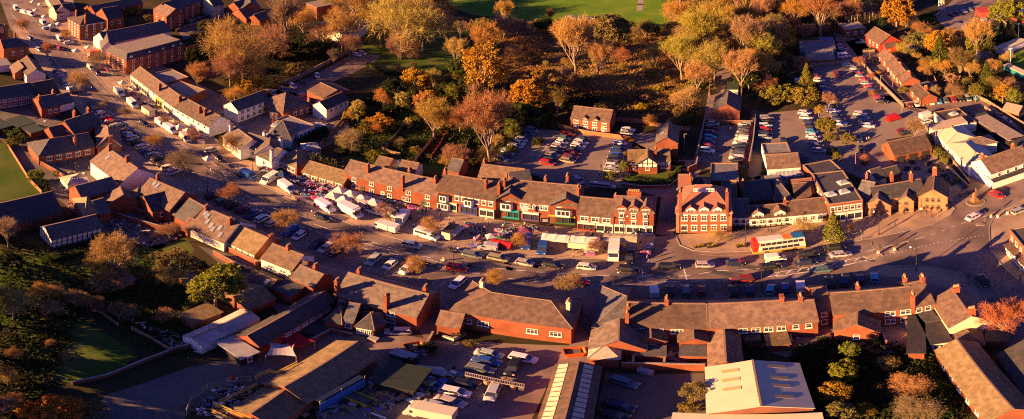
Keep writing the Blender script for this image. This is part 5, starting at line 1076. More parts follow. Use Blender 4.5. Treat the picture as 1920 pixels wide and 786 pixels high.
grove('in the overgrown garden at lower right','lower right garden trees',[(1593,656,40,'w','l'),(1582,696,60,'l','l'),(1567,736,60,'l','y'),(1582,773,64,'l','k'),(1620,770,44,'l','l'),(1665,682,46,'t','h'),(1706,724,82,'t','h'),(1700,722,40,'s','l'),(1720,768,92,'t','p'),(1651,726,28,'s','l'),(1523,662,60,'s','d'),(1545,640,30,'s','d'),(1625,690,44,'s','d'),(1660,760,50,'s','d'),(1755,720,46,'s','d'),(1640,640,30,'s','d'),(1770,770,40,'s','d'),(1540,700,40,'s','d'),(1712,660,30,'s','d')])
tree(1887,594,88,'b1','r','spreading bare russet tree at the right edge below corner house')
tree(1303,735,54,'w0','k','tall ivy like evergreen against the pale warehouse wall')
tree(1290,765,40,'s0','k','lower olive shrub beside the pale warehouse wall')
grove('in the scrap yard corner','scrap yard shrubs',[(800,655,40,'s','d'),(880,645,26,'s','k'),(860,625,30,'s','d'),(770,680,30,'s','d')])
grove('around the courtyards behind the pub','courtyard shrubs',[(600,255,30,'s','d'),(575,270,26,'s','d'),(640,285,22,'s','d'),(617,246,14,'s','k'),(572,240,16,'s','k')])
rr=random.Random(5); gi=[]
for i in range(26): gi.append((rr.uniform(1270,1660),rr.uniform(-55,4),rr.uniform(44,70),rr.choice('bbul'),rr.choice('nohrk')))
grove('in the wood along the top edge','trees in the wood along the top edge',gi)
gi=[]
for i in range(16): gi.append((rr.uniform(600,830),rr.uniform(-45,6),rr.uniform(46,80),'b',rr.choice('noh')))
grove('along the far hedge line','trees along the far hedge line',gi)
gi=[]
for i in range(22): gi.append((930+i*14+rr.uniform(-5,5),54+rr.uniform(-6,6)-(8 if 6<i<14 else 0),rr.uniform(18,34),rr.choice('bs'),rr.choice('nkdn')))
grove('in the hedge below the playing field','hedge trees below the playing field',gi)
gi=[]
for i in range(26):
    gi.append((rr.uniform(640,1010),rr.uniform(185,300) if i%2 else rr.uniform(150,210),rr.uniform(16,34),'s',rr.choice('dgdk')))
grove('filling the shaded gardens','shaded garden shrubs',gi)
for i,(x,y,w_) in enumerate([(-70,430,90),(-120,480,110),(-60,520,100),(-110,560,120),(-50,610,110),(-200,640,140),(-190,540,140)]):
    tree(x,y,w_,'l','d','dark evergreen tree, %s of a row shading the near left gardens'%ordn(i),'trees shading the near left gardens',1.35)
rr=random.Random(8); gi=[]
for i in range(90): gi.append((rr.uniform(895,1285),rr.uniform(60,205),rr.uniform(9,22),rr.choice('tstb'),rr.choice('hkokynlk')))
grove('scattered through the heath scrub','scrub bushes on the heath',gi)
gi=[]
for i in range(26): gi.append((rr.uniform(1255,1470),rr.uniform(-10,130),rr.uniform(36,60),rr.choice('bbbu'),rr.choice('hyohk')))
grove('within the tangled tree belt','trees within the tangled belt',gi)
gi=[]
for i in range(20): gi.append((rr.uniform(1690,1900),rr.uniform(60,180),rr.uniform(18,32),rr.choice('bbs'),rr.choice('yohk')))
grove('among the depot scrub','scrub trees by the depot',[q for q in gi if not(1790<q[0] and q[1]<60)])
rr=random.Random(77); gi=[]
for i in range(44): gi.append((rr.uniform(650,1050),rr.uniform(130,245),rr.uniform(18,36),rr.choice('bbswl'),rr.choice('hyogklo')))
grove('in the mixed garden wood','mixed wood trees behind the terrace',[q for q in gi if not (q[0]<760 and q[1]<165) and not (q[0]>975 and q[1]>225)])
gi=[]
for i in range(14): gi.append((rr.uniform(20,320),rr.uniform(490,600),rr.uniform(26,54),'b',rr.choice('hopn')))
grove('over the rough lower left grass','bare trees over rough grass',gi)
grove('at the bottom left corner','bottom left corner bushes',[(60,770,60,'s','G'),(115,780,70,'s','G'),(20,745,50,'b','o')])
# ================================================================ STREET FURNITURE, STALLS, PEOPLE
def lamp_proto():
    t=thing('street_lamp',None,None); b=MB(); b.tube((0,0,0),(0,0,1.4),.13,.12,8); b.tube((0,0,1.4),(0,0,7.6),.085,.06,8); b.build('post',M['dark'],t)
    b=MB(); pts=[(0,0,7.6),(.15,0,8.1),(.55,0,8.35),(.95,0,8.25),(1.1,0,8.0)]
    for p,q in zip(pts,pts[1:]): b.tube(p,q,.05,.05,6)
    b.build('bracket_arm',M['dark'],t); b=MB(); b.tube((1.1,0,7.75),(1.1,0,8.02),.26,.1,8); b.build('lamp_head',M['lamp'],t); return t
PROTO['lamp']=lamp_proto()
def lamp(x,y,lab,dx=10,dy=0,s=1,g='street lamps'):
    t=copy_tree(PROTO['lamp']); t.name='street_lamp'; t.location=at(x,y); t.rotation_euler=(0,0,hdg(x,y,dx,dy)); t.scale=(s,)*3; tag(t,lab,'street lamp',g)
for x,y,n in [(167,200,'outside the long brick building with white windows'),(257,267,'in the west kerb row of cars'),(389,361,'at the west kerb opposite the white pub'),(577,442,'by the garage range at the south kerb'),(850,513,'in front of the red estate car'),(1150,560,'behind the south terrace end chimney'),(1648,441,'on the wide pavement by the crossing'),(1718,509,'on the shaded corner of the east terrace'),(1398,464,'behind the red tail of the bus'),(1428,540,'at the kerb behind the south terrace'),(660,388,'between the white gazebos and vans'),(474,322,'beside the blue van and clothes stall'),(336,250,'among the vans outside the shop row'),(1169,452,'beside the cream awning'),(904,457,'next to the red covered stall'),(175,125,'near the orange cabbed truck'),(1913,527,'on the corner pavement at the right edge')]: lamp(x,y,'tall dark swan neck street lamp '+n,dx=10 if x<1600 else -10,dy=-3 if x<1600 else 0)
for x,y,n in [(1132,334,'by the car park entrance shrub'),(1153,336,'beside the car park entrance hedge'),(1283,284,'at the corner of the brick gabled house'),(1331,182,'on the lane near the slate gabled house'),(1651,170,'by the lane wall above the bungalows'),(1674,166,'on the bungalow forecourt'),(1566,66,'beside the long low shed roof'),(1593,72,'outside the flat blue roofed substation'),(1754,275,'in the lane beside the white showroom'),(1691,219,'by the fence of the upper car park'),(1604,320,'in the beer garden'),(1631,120,'beside the bungalow hedge')]:
    c=at(x,y); t=thing('pole','slim pale pole '+n,'pole',c,0,'pale poles'); b=MB(); b.tube((0,0,0),(0,0,6.5),.11,.08,7); b.build('shaft',M['wood'],t); b=MB(); b.box((.35,0,6.5),(.9,.22,.14)); b.build('lantern',M['kerb'],t)
def traffic_light(x,y,lab,dx,dy):
    c=at(x,y); t=thing('traffic_light',lab,'traffic light',c,hdg(x,y,dx,dy),'traffic lights'); b=MB(); b.tube((0,0,0),(0,0,3.4),.07,.06,8); b.build('post',M['steel'],t)
    b=MB(); b.box((.16,0,2.9),(.25,.34,1.0)); h=b.build('signal_head',M['dark'],t)
    for i,c_ in enumerate(((.5,.02,.01),(.5,.25,.02),(.02,.3,.08))): b=MB(); b.cyl((.3,0,3.2-.3*i),.1,.04,10,0,'x'); b.build('signal_lens',M['doorc'],h,color=c_)
traffic_light(1616,449,'traffic light at the red paved crossing on the wide pavement',-10,5); traffic_light(1758,407,'traffic light on the tip of the wide pavement',-10,2); traffic_light(1847,415,'traffic light on the small island in the sunlit junction',10,4); traffic_light(1637,473,'traffic light on the refuge by the hatched marking',-10,2); traffic_light(1816,533,'traffic light on the dark kerb of the east terrace corner',5,5); traffic_light(1648,478,'traffic light next to the yellow bollard on the refuge',10,2)
def bollard(x,y,lab):
    t=thing('bollard',lab,'bollard',at(x,y),0,'traffic island bollards'); b=MB(); b.box((0,0,.4),(.5,.35,.8)); b.build('base',M['frame'],t); b=MB(); b.box((0,0,.95),(.5,.35,.3)); b.build('top',mat('amber',(.6,.35,.05),rough=.4),t)
for x,y,n in [(831,489,'left of the lamp and red estate'),(868,497,'right of the red estate roof'),(1647,476,'on the long refuge'),(1677,470,'at the tip of the refuge'),(1858,408,'first by the junction island'),(1871,408,'second by the junction island'),(1889,402,'beyond the junction island'),(607,335,'near the west crossing') ]: bollard(x,y,'white and amber traffic bollard '+n)
def island(name,pts,label=None,m='pave'):
    P=[at(*p) for p in pts]; b=MB(); b.prism([(p.x,p.y) for p in P][::-1],0,.13); tag(b.build(name,M['kerb']),None,None,kind='structure')
    c=sum(P,Vector())/len(P); b=MB(); b.face([(c.x+(p.x-c.x)*.86,c.y+(p.y-c.y)*.86,.134) for p in P][::-1]); tag(b.build('traffic_island_top',M[m]),None,None,kind='structure')
def oval(x,y,rx,ry,n=20): return [(x+rx*math.cos(2*PI*i/n),y+ry*math.sin(2*PI*i/n)) for i in range(n)]
island('traffic_island',oval(1829,379,19,8),m='moss'); island('traffic_island',[(1618,483),(1640,477),(1653,475),(1656,479),(1630,485)]); island('traffic_island',oval(1675,471,8,3)); island('traffic_island',oval(1838,421,9,3)); island('traffic_island',oval(866,498,10,3)); island('traffic_island',oval(831,489,5,2))
c=at(1827,377); t=thing('monument','pale stepped stone monument on the oval grass island','monument',c); b=MB()
b.box((0,0,.3),(1.9,1.9,.35)); b.box((0,0,.75),(1.3,1.3,.55)); b.build('base',M['sand'],t); b=MB(); b.hull8([(-.42,-.42,1),(.42,-.42,1),(.42,.42,1),(-.42,.42,1)],[(-.3,-.3,2.5),(.3,-.3,2.5),(.3,.3,2.5),(-.3,.3,2.5)]); b.build('pillar',M['sand'],t); b=MB(); b.hull8([(-.4,-.4,2.5),(.4,-.4,2.5),(.4,.4,2.5),(-.4,.4,2.5)],[(-.05,-.05,3.1),(.05,-.05,3.1),(.05,.05,3.1),(-.05,.05,3.1)]); b.build('cap',M['sand'],t)
wallobj('curved sandstone garden wall beside the monument',[(1800,368),(1812,362),(1830,358)],.9,'sand',.5)
wallobj('low brick wall around the beer garden edge',[(1775,318),(1795,335),(1815,353)],1.2,'stonew')
wallobj('dark wall along the lane beside the white showroom',[(1735,240),(1775,290),(1818,345)],1.0,'stonew')
wallobj('red brick wall on the left of the walled car park',[(1321,232),(1313,270),(1306,298)],1.8)
wallobj('red brick wall on the right of the walled car park',[(1416,232),(1412,270),(1404,312)],1.8)
wallobj('brick wall at the top of the walled car park',[(1321,232),(1368,233),(1412,234)],1.6)
wallobj('curved brick wall around the tudor cottage garden',[(1165,349),(1200,353),(1255,352),(1270,340),(1278,305)],.9)
wallobj('stone wall along the walled drive below the bare trees',[(528,162),(560,148),(590,133),(630,112),(672,92)],1.8,'stonew')
wallobj('low kerb wall between white vans and clothes stalls',[(548,372),(568,380),(588,387)],1.1,'stonew',.5)
wallobj('boundary wall beside the upper car park lane',[(1612,115),(1640,148),(1670,178),(1694,202)],1.5,'stonew')
wallobj('stepped brick wall behind the bank',[(1290,325),(1305,318),(1308,305)],2.2)
wallobj('long brick yard wall behind the south terrace',[(1165,692),(1230,693),(1322,695)],2.0)
wallobj('brick cross wall between the terrace rear yards',[(1249,640),(1245,692)],1.8); wallobj('brick side wall of the first rear yard',[(1190,665),(1186,694)],1.8)
wallobj('old stone wall with posts beside the shaded track',[(135,722),(200,708),(270,680),(320,661)],1.0,'brickb')
wallobj('brick wall behind the timber hut and marquee',[(320,661),(350,655),(420,632)],1.4,'brickb')
wallobj('low brick wall along the concrete yard',[(830,635),(850,640),(872,628)],1.0,'cream')
fence('long orange timber fence in front of brick cottages',[(1048,240),(1095,252),(1140,258),(1178,263)],1.7,'woodo')
fence('brown timber fence behind the pair of brick cottages',[(1145,226),(1205,232),(1260,244),(1293,246)],1.8,'woodo')
fence('timber fence behind the parked car row and end bungalow',[(1695,200),(1755,192),(1815,178)],1.8,'wood')
fence('timber fence continuing around the right car row',[(1815,178),(1850,193),(1880,212),(1925,240)],1.6,'wood')
fence('pale concrete fence around the substation',[(1562,38),(1590,66),(1582,80)],2.2,'stonew'); fence('pale fence right of the substation',[(1628,8),(1660,22),(1692,43)],2.4,'stonew'); fence('dark fence behind the substation',[(1562,18),(1600,12),(1628,8)],2.2,'stonew')
fence('timber post and rail fence in the lower left orchard',[(158,568),(190,590),(222,613)],1.2,'wood'); fence('timber fence beside the blue covered scrap',[(247,620),(285,640),(322,662)],1.4,'wood')
fence('lawn fence of white posts at the left edge',[(10,268),(30,300),(55,340),(78,364)],1.3,'woodo'); fence('garden fence of bleached boards by the small orchard',[(282,448),(305,440),(345,430)],1.4,'wood')
fence('red painted garden fence among the back gardens',[(840,250),(825,275),(808,300)],1.6,'redp'); fence('timber fence between two back gardens',[(765,225),(740,260),(720,285)],1.5,'wood'); fence('timber fence along the middle garden lawn',[(745,185),(712,215),(690,240)],1.6,'wood')
fence('timber fence of the allotment by the mossy roof',[(716,282),(735,290),(750,293)],1.4,'wood'); fence('fence at the top of the upper car park',[(1518,125),(1560,122),(1598,118)],1.6,'stonew')
fence('timber fence in front of the red painted hall',[(1618,99),(1640,97)],1.2,'wood'); fence('fence of upright boards behind the long low sheds',[(1460,76),(1500,78),(1535,76)],1.6,'wood')
fence('pale fence beside the lane at the tree belt',[(1329,180),(1331,160),(1333,146)],1.4,'steel'); fence('galvanised fence along the gravel lane',[(1418,205),(1414,250),(1408,300)],1.4,'steel')
fence('brick coloured fence beside the middle meadow house',[(350,95),(370,88),(395,78)],1.6,'woodo')
hedge('clipped dark green hedge in the tudor cottage garden',[(1170,338),(1205,345),(1250,347),(1268,335),(1276,308)],1.3,1.6)
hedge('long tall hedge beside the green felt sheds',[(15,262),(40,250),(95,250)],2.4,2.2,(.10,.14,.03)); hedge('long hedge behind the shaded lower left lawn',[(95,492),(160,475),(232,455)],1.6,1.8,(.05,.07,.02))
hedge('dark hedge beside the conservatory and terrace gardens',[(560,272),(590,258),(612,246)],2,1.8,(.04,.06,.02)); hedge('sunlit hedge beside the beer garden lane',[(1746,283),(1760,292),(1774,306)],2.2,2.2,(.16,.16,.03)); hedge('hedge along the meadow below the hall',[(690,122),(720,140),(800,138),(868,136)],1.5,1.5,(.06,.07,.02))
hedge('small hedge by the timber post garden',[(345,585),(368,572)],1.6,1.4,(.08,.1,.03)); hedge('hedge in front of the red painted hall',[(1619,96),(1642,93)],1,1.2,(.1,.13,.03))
# ---- stalls
def gazebo(x,y,lab,s=3.0,rz=0,col=(.74,.70,.68),h=2.1,g='white market gazebos'):
    c=at(x,y); t=thing('market_gazebo',lab,'gazebo',(c.x,c.y,.02),rz,g); b=MB(); q=s/2; e=[(-q,-q),(q,-q),(q,q),(-q,q)]; N=3; apex=h+1.1
    for i in range(4):
        (x0,y0),(x1,y1)=e[i],e[(i+1)%4]; pr=None
        for k in range(N+1):
            f=k/N; zz=h+(apex-h)*(f**1.25); ring=[(x0*(1-f),y0*(1-f),zz),(x1*(1-f),y1*(1-f),zz)]
            if pr: b.face([pr[0],pr[1],ring[1],ring[0]] if k<N else [pr[0],pr[1],(0,0,apex)])
            pr=ring
        b.face([(x0,y0,h-.28),(x1,y1,h-.28),(x1,y1,h),(x0,y0,h)])
    b.build('canopy',M['cloth'],t,color=col); b=MB(); b.tube((0,0,0),(0,0,h-.28),.035,.035,6); me=b.mesh('leg',[M['steel']])
    for px_,py_ in e: link('leg',me,t,loc=(px_*.97,py_*.97,0))
gz=hdg(640,390,10,2.6)
gps=[(637,368),(658,374),(624,378),(645,385),(680,383),(702,390)]
for (x,y),n in zip(gps,['upper left','upper middle with a small vent','lower left','lower middle with red side','fourth from left at the front edge','rightmost']): gazebo(x,y,'white pointed gazebo, %s of the terrace front cluster'%n,3.2,gz)
for x,y,n,s in [(230,164,'beside the vans outside the long shop row',3),(143,103,'left of the twin outside the apartment block',3.4),(166,97,'right of the twin outside the apartment block',3.2),(337,248,'near the shop row end van',3),(352,255,'touching the tree by the shop row end',2.6),(97,55,'nearest to the brick hotel',3),(110,52,'with striped side at the hotel stalls',3),(84,38,'in the middle of the far stalls',3.2),(68,26,'further up the far stalls',3.4),(76,15,'with peach top at the far stalls',3),(62,10,'topmost of the far stalls',3),(390,308,'low and small outside the white pub',2.4)]: gazebo(x,y,'white gazebo '+n,s,hdg(x,y,8,7),(.74,.68,.64))
gazebo(530,337,'dark blue gazebo behind the open white van',3.2,gz,(.03,.06,.14)); gazebo(985,444,'purple awning over the blue van stall',3.0,0,(.22,.05,.14)); gazebo(920,455,'small white gazebo near the red covered stall',2.0,.3)
def awning(x0,y0,x1,y1,lab,col,dp=3.2,h=2.6,rise=.9):
    a=at(x0,y0); b_=at(x1,y1); d=b_-a; L=d.length; rz=math.atan2(d.y,d.x); t=thing('stall_awning',lab,'awning',(a.x,a.y,.02),rz); b=MB(); n=8; rr=random.Random(3)
    xs=[L*i/n for i in range(n+1)]; mid=[rise*(.95+.12*math.sin(i*2.1)) for i in range(n+1)]
    for i in range(n):
        b.face([(xs[i],0,h),(xs[i+1],0,h),(xs[i+1],dp*.5,h+mid[i+1]),(xs[i],dp*.5,h+mid[i])]); b.face([(xs[i],dp*.5,h+mid[i]),(xs[i+1],dp*.5,h+mid[i+1]),(xs[i+1],dp,h),(xs[i],dp,h)])
    b.face([(0,0,h-.45),(L,0,h-.45),(L,0,h),(0,0,h)]); b.face([(0,0,h),(0,dp*.5,h+mid[0]),(0,dp,h)]); b.face([(L,0,h),(L,dp,h),(L,dp*.5,h+mid[-1])]); b.build('canopy',M['cloth'],t,color=col)
    b=MB(); b.tube((0,0,0),(0,0,h),.04,.04,6); me=b.mesh('leg',[M['steel']])
    for x in (0.05,L/2,L-.05):
        for y in (0.05,dp-.05): link('leg',me,t,loc=(x,y,0))
awning(1014,463,1066,468,'left half of the long crumpled white awning',(.76,.68,.64)); awning(1068,468,1122,472,'right half of the long crumpled white awning',(.76,.68,.64)); awning(1130,465,1194,467,'long cream awning beside the white box van',(.62,.55,.38),rise=.35)
t=thing('food_trailer','cream hot food trailer with dark roof and lowered side awning','trailer',at(845,443),hdg(845,443,8,-7)); b=MB(); b.box((0,0,1.55),(4.6,2.2,2.2)); b.build('body',M['cream'],t); b=MB(); b.box((0,0,2.72),(4.7,2.3,.12)); b.build('roof',M['felt'],t); b=MB(); b.slab([(-2,-2.3,2.2),(2,-2.3,2.2),(2,-1.12,2.55),(-2,-1.12,2.55)],.05); b.build('side_awning',M['cream'],t); b=MB(); b.box((0,-1.12,1.75),(3.2,.06,1.0)); b.build('serving_hatch',M['dark'],t); wheels(t,(-.4,.5),2.1,.33)
t=thing('box_trailer','cream box trailer third in line outside the long shop row','trailer',at(278,216),hdg(278,216,8,6)); b=MB(); b.box((0,0,1.7),(5.6,2.3,2.3)); b.build('body',M['cream'],t); b=MB(); b.box((0,0,2.92),(5.7,2.4,.12)); b.build('roof',M['tan'],t); wheels(t,(-.4,.5),2.2,.33); b=MB(); b.tube((2.8,0,.6),(4.0,0,.5),.06,.06,6); b.build('drawbar',M['steel'],t)
t=thing('covered_stall','bright red sheeted stall with rounded top beside silver van','stall',at(941,463),hdg(941,463,10,2)); b=MB(); n=8
for i in range(n):
    a0,a1=PI*i/n,PI*(i+1)/n; b.face([(-2.3,-1.1*math.cos(a0),.7+1.3*math.sin(a0)),(2.3,-1.1*math.cos(a0),.7+1.2*math.sin(a0)),(2.3,-1.1*math.cos(a1),.7+1.2*math.sin(a1)),(-2.3,-1.1*math.cos(a1),.7+1.3*math.sin(a1))])
for s,x in ((1,-2.3),(-1,2.3)): b.face([(x,-1.1*math.cos(PI*i/n),.7+1.25*math.sin(PI*i/n)) for i in range(n+1)][::s])
b.build('sheet_cover',M['cloth'],t,color=(.6,.015,.03)); b=MB(); b.box((0,0,.5),(4.4,2,.5)); b.build('bench_base',M['dark'],t); wheels(t,(-.4,.5),1.9,.3)
t=thing('market_trailer','open silver goods trailer below the cream awning','trailer',at(1182,470),hdg(1182,470,-1,10)); b=MB(); b.box((0,0,.9),(3.6,2,.5)); b.build('body',M['metald'],t); b=MB(); b.box((0,0,1.3),(3.2,1.7,.3)); b.build('load_cover',M['grey'],t); wheels(t,(-.3,.5),2,.3)
t=thing('bus_shelter','grey glazed bus shelter behind the double decker bus','bus shelter',at(1455,458),hdg(1455,458,10,-1)); b=MB(); b.box((0,0,2.4),(5.2,1.5,.14)); b.build('roof',M['metald'],t); b=MB(); b.box((0,.7,1.2),(5,.06,2.0)); b.build('rear_panel',M['cglass'],t)
for s in (-2.5,0,2.5): b=MB(); b.box((s,.6,1.18),(.1,.1,2.35)); b.build('post',M['dark'],t)
# tables with goods
GC=[(.5,.05,.12),(.1,.12,.4),(.6,.5,.45),(.55,.25,.35),(.12,.10,.25),(.55,.52,.5),(.08,.2,.12),(.5,.3,.1),(.35,.1,.3),(.08,.07,.1)]
b=MB(); b.box((0,0,.76),(2.4,.9,.05)); b.box((0,-.44,.45),(2.4,.02,.6)); TT=b.mesh('table_top',[M['doorc']]); b=MB(); b.tube((0,0,0),(0,0,.74),.03,.03,5); TL=b.mesh('leg',[M['steel']])
def goods_mesh(seed,hang=False):
    rr=random.Random(seed); b=MB()
    for i in range(34):
        s=rr.uniform(.12,.34); b.box((rr.uniform(-1.1,1.1),rr.uniform(-.38,.38),.8+s/2+rr.uniform(0,.12)),(s,s*rr.uniform(.5,1.2),s*rr.uniform(.5,1)),rr.uniform(0,3),rr.randrange(4))
    return b.mesh('goods',[MATS_G[i] for i in rr.sample(range(len(MATS_G)),4)])
MATS_G=[mat('goods_%s'%n,c,rough=.7) for n,c in zip('crimson navy bone rose plum chalk fern amber violet charcoal pink sky'.split(),GC+[(.7,.25,.35),(.2,.4,.6)])]
GM=[goods_mesh(100+i) for i in range(7)]; rr=random.Random(3); TN_=[0]
def tables(place,pts,group='market tables'):
    for i,(x,y,a) in enumerate(pts):
        c=at(x,y); k=TN_[0]; TN_[0]+=1; rz=hdg(x,y,math.cos(a)*10,math.sin(a)*6); lab='goods table, %s from the left %s'%(ordn(i),place)
        t=thing('trestle_table',lab,'table',(c.x,c.y,.02),rz,group); link('table_top',TT,t,color=rr.choice(GC))
        for sx in (-1,1):
            for sy in (-1,1): link('leg',TL,t,loc=(sx*1.1,sy*.36,0))
        o=link('goods_heap',GM[k%7],loc=(c.x,c.y,.02),rz=rz); tag(o,'mixed goods heaped on the %s table %s'%(ordn(i),place),'goods',kind='stuff')
P_=[]
for r in range(5):
    for i in range(5):
        x=548+i*18-r*0+(r%2)*6; y=334+i*5+r*10; 
        if x<560 and r>3: continue
        P_.append((x+rr.uniform(-2,2),y+rr.uniform(-1,1),.25+rr.uniform(-.2,.2)))
P_+=[(490,318,-.5),(497,326,.2),(508,322,.6),(556,322,.3),(600,362,.9),(617,350,.2)]
tables('in the crowded clothes market',sorted(P_))
tables('outside the cottage terrace',sorted([(640+i*19,358+i*4.9,.25) for i in range(9)]))
tables('along the middle market',sorted([(880,424,.3),(868,432,1),(890,440,.4),(936,436,.2),(950,440,.2),(962,450,.1),(1000,432,.2),(895,450,-.8),(888,462,.2),(1105,478,.1),(1215,465,-.3),(1210,478,.2),(1165,470,1.4),(900,430,.1),(930,446,.1)]))
tables('outside the long shop row',sorted([(236,172,.6),(246,168,.5),(250,178,.7),(262,188,.8),(272,196,.7),(285,200,.7),(290,210,.6),(296,215,.5),(322,228,.5),(210,140,.5),(200,132,.5),(372,262,.2),(382,258,.2),(378,268,.2)]))
# people
def person_mesh(pose,seed):
    b=bpy.data.meshes.new('p'); J=dict(pel=(0,0,.92),wst=(0,0,1.12),chs=(0,0,1.36),nck=(0,0,1.5),hed=(0,.0,1.66),top=(0,0,1.74)); st={'stand':0,'walk':.28,'lean':.1}[pose]
    V=[(0,0,.92),(0,0,1.12),(.01,0,1.36),(.01,0,1.5),(.02,0,1.62),(.02,0,1.72)]; E=[(i,i+1) for i in range(5)]; R=[.16,.15,.17,.06,.105,.07]
    for s in (-1,1):
        i=len(V); V+=[(0,s*.1,.86),(st*s*.5,s*.1,.48),(st*s*.9-.03,s*.1,.08),(st*s*.9+.14,s*.1,.04)]; R+=[.1,.07,.045,.04]; E+=[(0,i),(i,i+1),(i+1,i+2),(i+2,i+3)]
        i=len(V); bend=.25 if pose!='stand' else .05; V+=[(0,s*.2,1.4),(-st*s*.3,s*.25,1.13),(-st*s*.4+bend,s*.22,.92),(-st*s*.4+bend+.06,s*.21,.83)]; R+=[.065,.05,.038,.035]; E+=[(2,i),(i,i+1),(i+1,i+2),(i+2,i+3)]
    b.from_pydata(V,E,[]); o=bpy.data.objects.new('p',b); COL.objects.link(o); md=o.modifiers.new('s','SKIN'); md.use_smooth_shade=True
    for i,r in enumerate(R): b.skin_vertices[0].data[i].radius=(r,r*(.62 if i in(0,1,2) else 1) if False else r)
    b.skin_vertices[0].data[0].use_root=True; o.modifiers.new('d','SUBSURF').levels=1
    dg=bpy.context.evaluated_depsgraph_get(); me=bpy.data.meshes.new_from_object(o.evaluated_get(dg)); bpy.data.objects.remove(o); me.name='body'; me.materials.clear()
    for m in (M['doorc'],M['trouser'],M['skin']): me.materials.append(m)
    for p in me.polygons:
        z=p.center.z; p.material_index=2 if z>1.5 or (z<.9 and abs(p.center.y)>.17) else (1 if z<.88 else 0); p.use_smooth=True
    return me
PMs=[person_mesh(p,i) for i,p in enumerate(('stand','walk','lean'))]
b=MB(); n=8
for i in range(4):
    z0,z1=1.66+.03*i,1.66+.03*(i+1); r0,r1=.125*math.cos(i*.38),.125*math.cos((i+1)*.38); b.tube((-.02,0,z0),(-.02,0,z1),r0,max(.01,r1),n)
HM=b.mesh('hair',[mat('dark_hair',(.03,.02,.015),rough=.8)],True); COATS=dict(black=(.02,.02,.025),navy=(.03,.04,.12),red=(.4,.02,.02),grey=(.2,.2,.22),beige=(.4,.3,.2),green=(.06,.12,.06),white=(.6,.58,.55),blue=(.05,.12,.35),pink=(.6,.2,.25),brown=(.14,.08,.05))
PN=[0]
def people(place,pts):
    cn={}
    for i,(x,y,*cc) in enumerate(sorted(pts)):
        cl=cc[0] if cc else rr.choice(list(COATS)); k=cn.get(cl,0); cn[cl]=k+1; pz=rr.choice(('standing','walking','leaning')); c=at(x,y); PN[0]+=1
        lab='person in a %s coat %s, %s'%(cl,pz,place) if not k else 'person in a %s coat %s, %s from left %s'%(cl,pz,ordn(k),place)
        t=thing('person',lab,'person',(c.x,c.y,.02),rr.uniform(0,6.28),'shoppers'); bo=link('body',PMs[('standing','walking','leaning').index(pz)],t,color=COATS[cl]); link('hair',HM,bo)
people('among the clothes tables',[(548+rr.uniform(0,90),330+rr.uniform(0,42)) for _ in range(20)]+[(498,322,'black'),(512,318,'grey')])
people('in front of the cream inn',[(rr.uniform(740,860),rr.uniform(396,420)) for _ in range(16)])
people('by the motorbikes and middle stalls',[(rr.uniform(880,1000),rr.uniform(422,450)) for _ in range(22)])
people('along the shops by the long awning',[(rr.uniform(1000,1230),rr.uniform(434,448)) for _ in range(12)])
people('on the wide pavement',[(1440,436,'black'),(1446,437,'navy'),(1695,402,'black'),(1737,401,'black'),(1678,425,'navy'),(1747,407,'red'),(1695,360+40,'brown'),(1760,390,'red'),(1767,388,'beige'),(1727,398,'white')])
people('outside the long shop row',[(rr.uniform(235,300),rr.uniform(165,215)) for _ in range(10)]+[(385,272,'black')])
people('in the upper car parks',[(1370,247,'black'),(1625,265,'white'),(1629,264,'beige'),(1127,317,'black'),(1124,331,'black'),(1001,265,'black')])
people('near the road edge stalls',[(1216,495,'blue'),(1214,487,'pink'),(1075,483,'beige'),(930,474,'white'),(845,470,'black'),(1197,478,'green'),(1250,416,'black')])
people('outside the stalls far up the street',[(rr.uniform(100,190),rr.uniform(70,125)) for _ in range(8)])
# rooftop and yard details
def pyramid(x,y,lab,w_,l_,h,m,walls='frame',z=2.2):
    c=at(x,y); t=thing('conservatory',lab,'conservatory',c,hdg(x,y,10,-1)); b=MB()
    for sx in range(-2,3): 
        for sy in (-1,1): b.box((sx*w_/4*.98,sy*l_/2*.98,z/2),(.12,.12,z))
    b.box((0,0,.3),(w_,l_,.6)); b.box((0,0,z),(w_+.1,l_+.1,.12)); b.build('frame',M['frame'],t); b=MB(); b.box((0,0,z/2),(w_*.96,l_*.96,z-.2)); b.build('side_glazing',M['cglass'],t)
    b=MB(); q,p=w_/2,l_/2; r=max(0,q-p)+.01; b.hull8([(-q,-p,z+.07),(q,-p,z+.07),(q,p,z+.07),(-q,p,z+.07)],[(-r,-.05,z+h),(r,-.05,z+h),(r,.05,z+h),(-r,.05,z+h)]); ro=b.build('glass_roof',M['cglass'],t)
    b=MB()
    for i in range(9):
        f=-1+i/4; b.tube((f*q,-p,z+.09),(max(-r,min(r,f*q)),0,z+h+.02),.05,.05,4); b.tube((f*q,p,z+.09),(max(-r,min(r,f*q)),0,z+h+.02),.05,.05,4)
    b.build('glazing_bars',M['frame'],ro)
pyramid(145,341+10,'white framed conservatory with hipped glass roof beside the brick house',6,3.6,1.0,'cglass')
pyramid(582,285,'octagonal style white conservatory with glass roof behind the pub',5,4.4,1.2,'cglass'); pyramid(598,244,'small white roof lantern conservatory in pub yard',4,2.8,.8,'cglass'); pyramid(1474,338,'long glass roofed conservatory below the white parapet house',9,3.2,1.0,'cglass'); pyramid(741,317,'white glazed lean conservatory behind the cottage terrace',4,3,1,'cglass')
t=thing('striped_marquee','round cream striped marquee in the yard behind the bank','marquee',at(1427,364)); b=MB(); n=20; cs=M['frame']; 
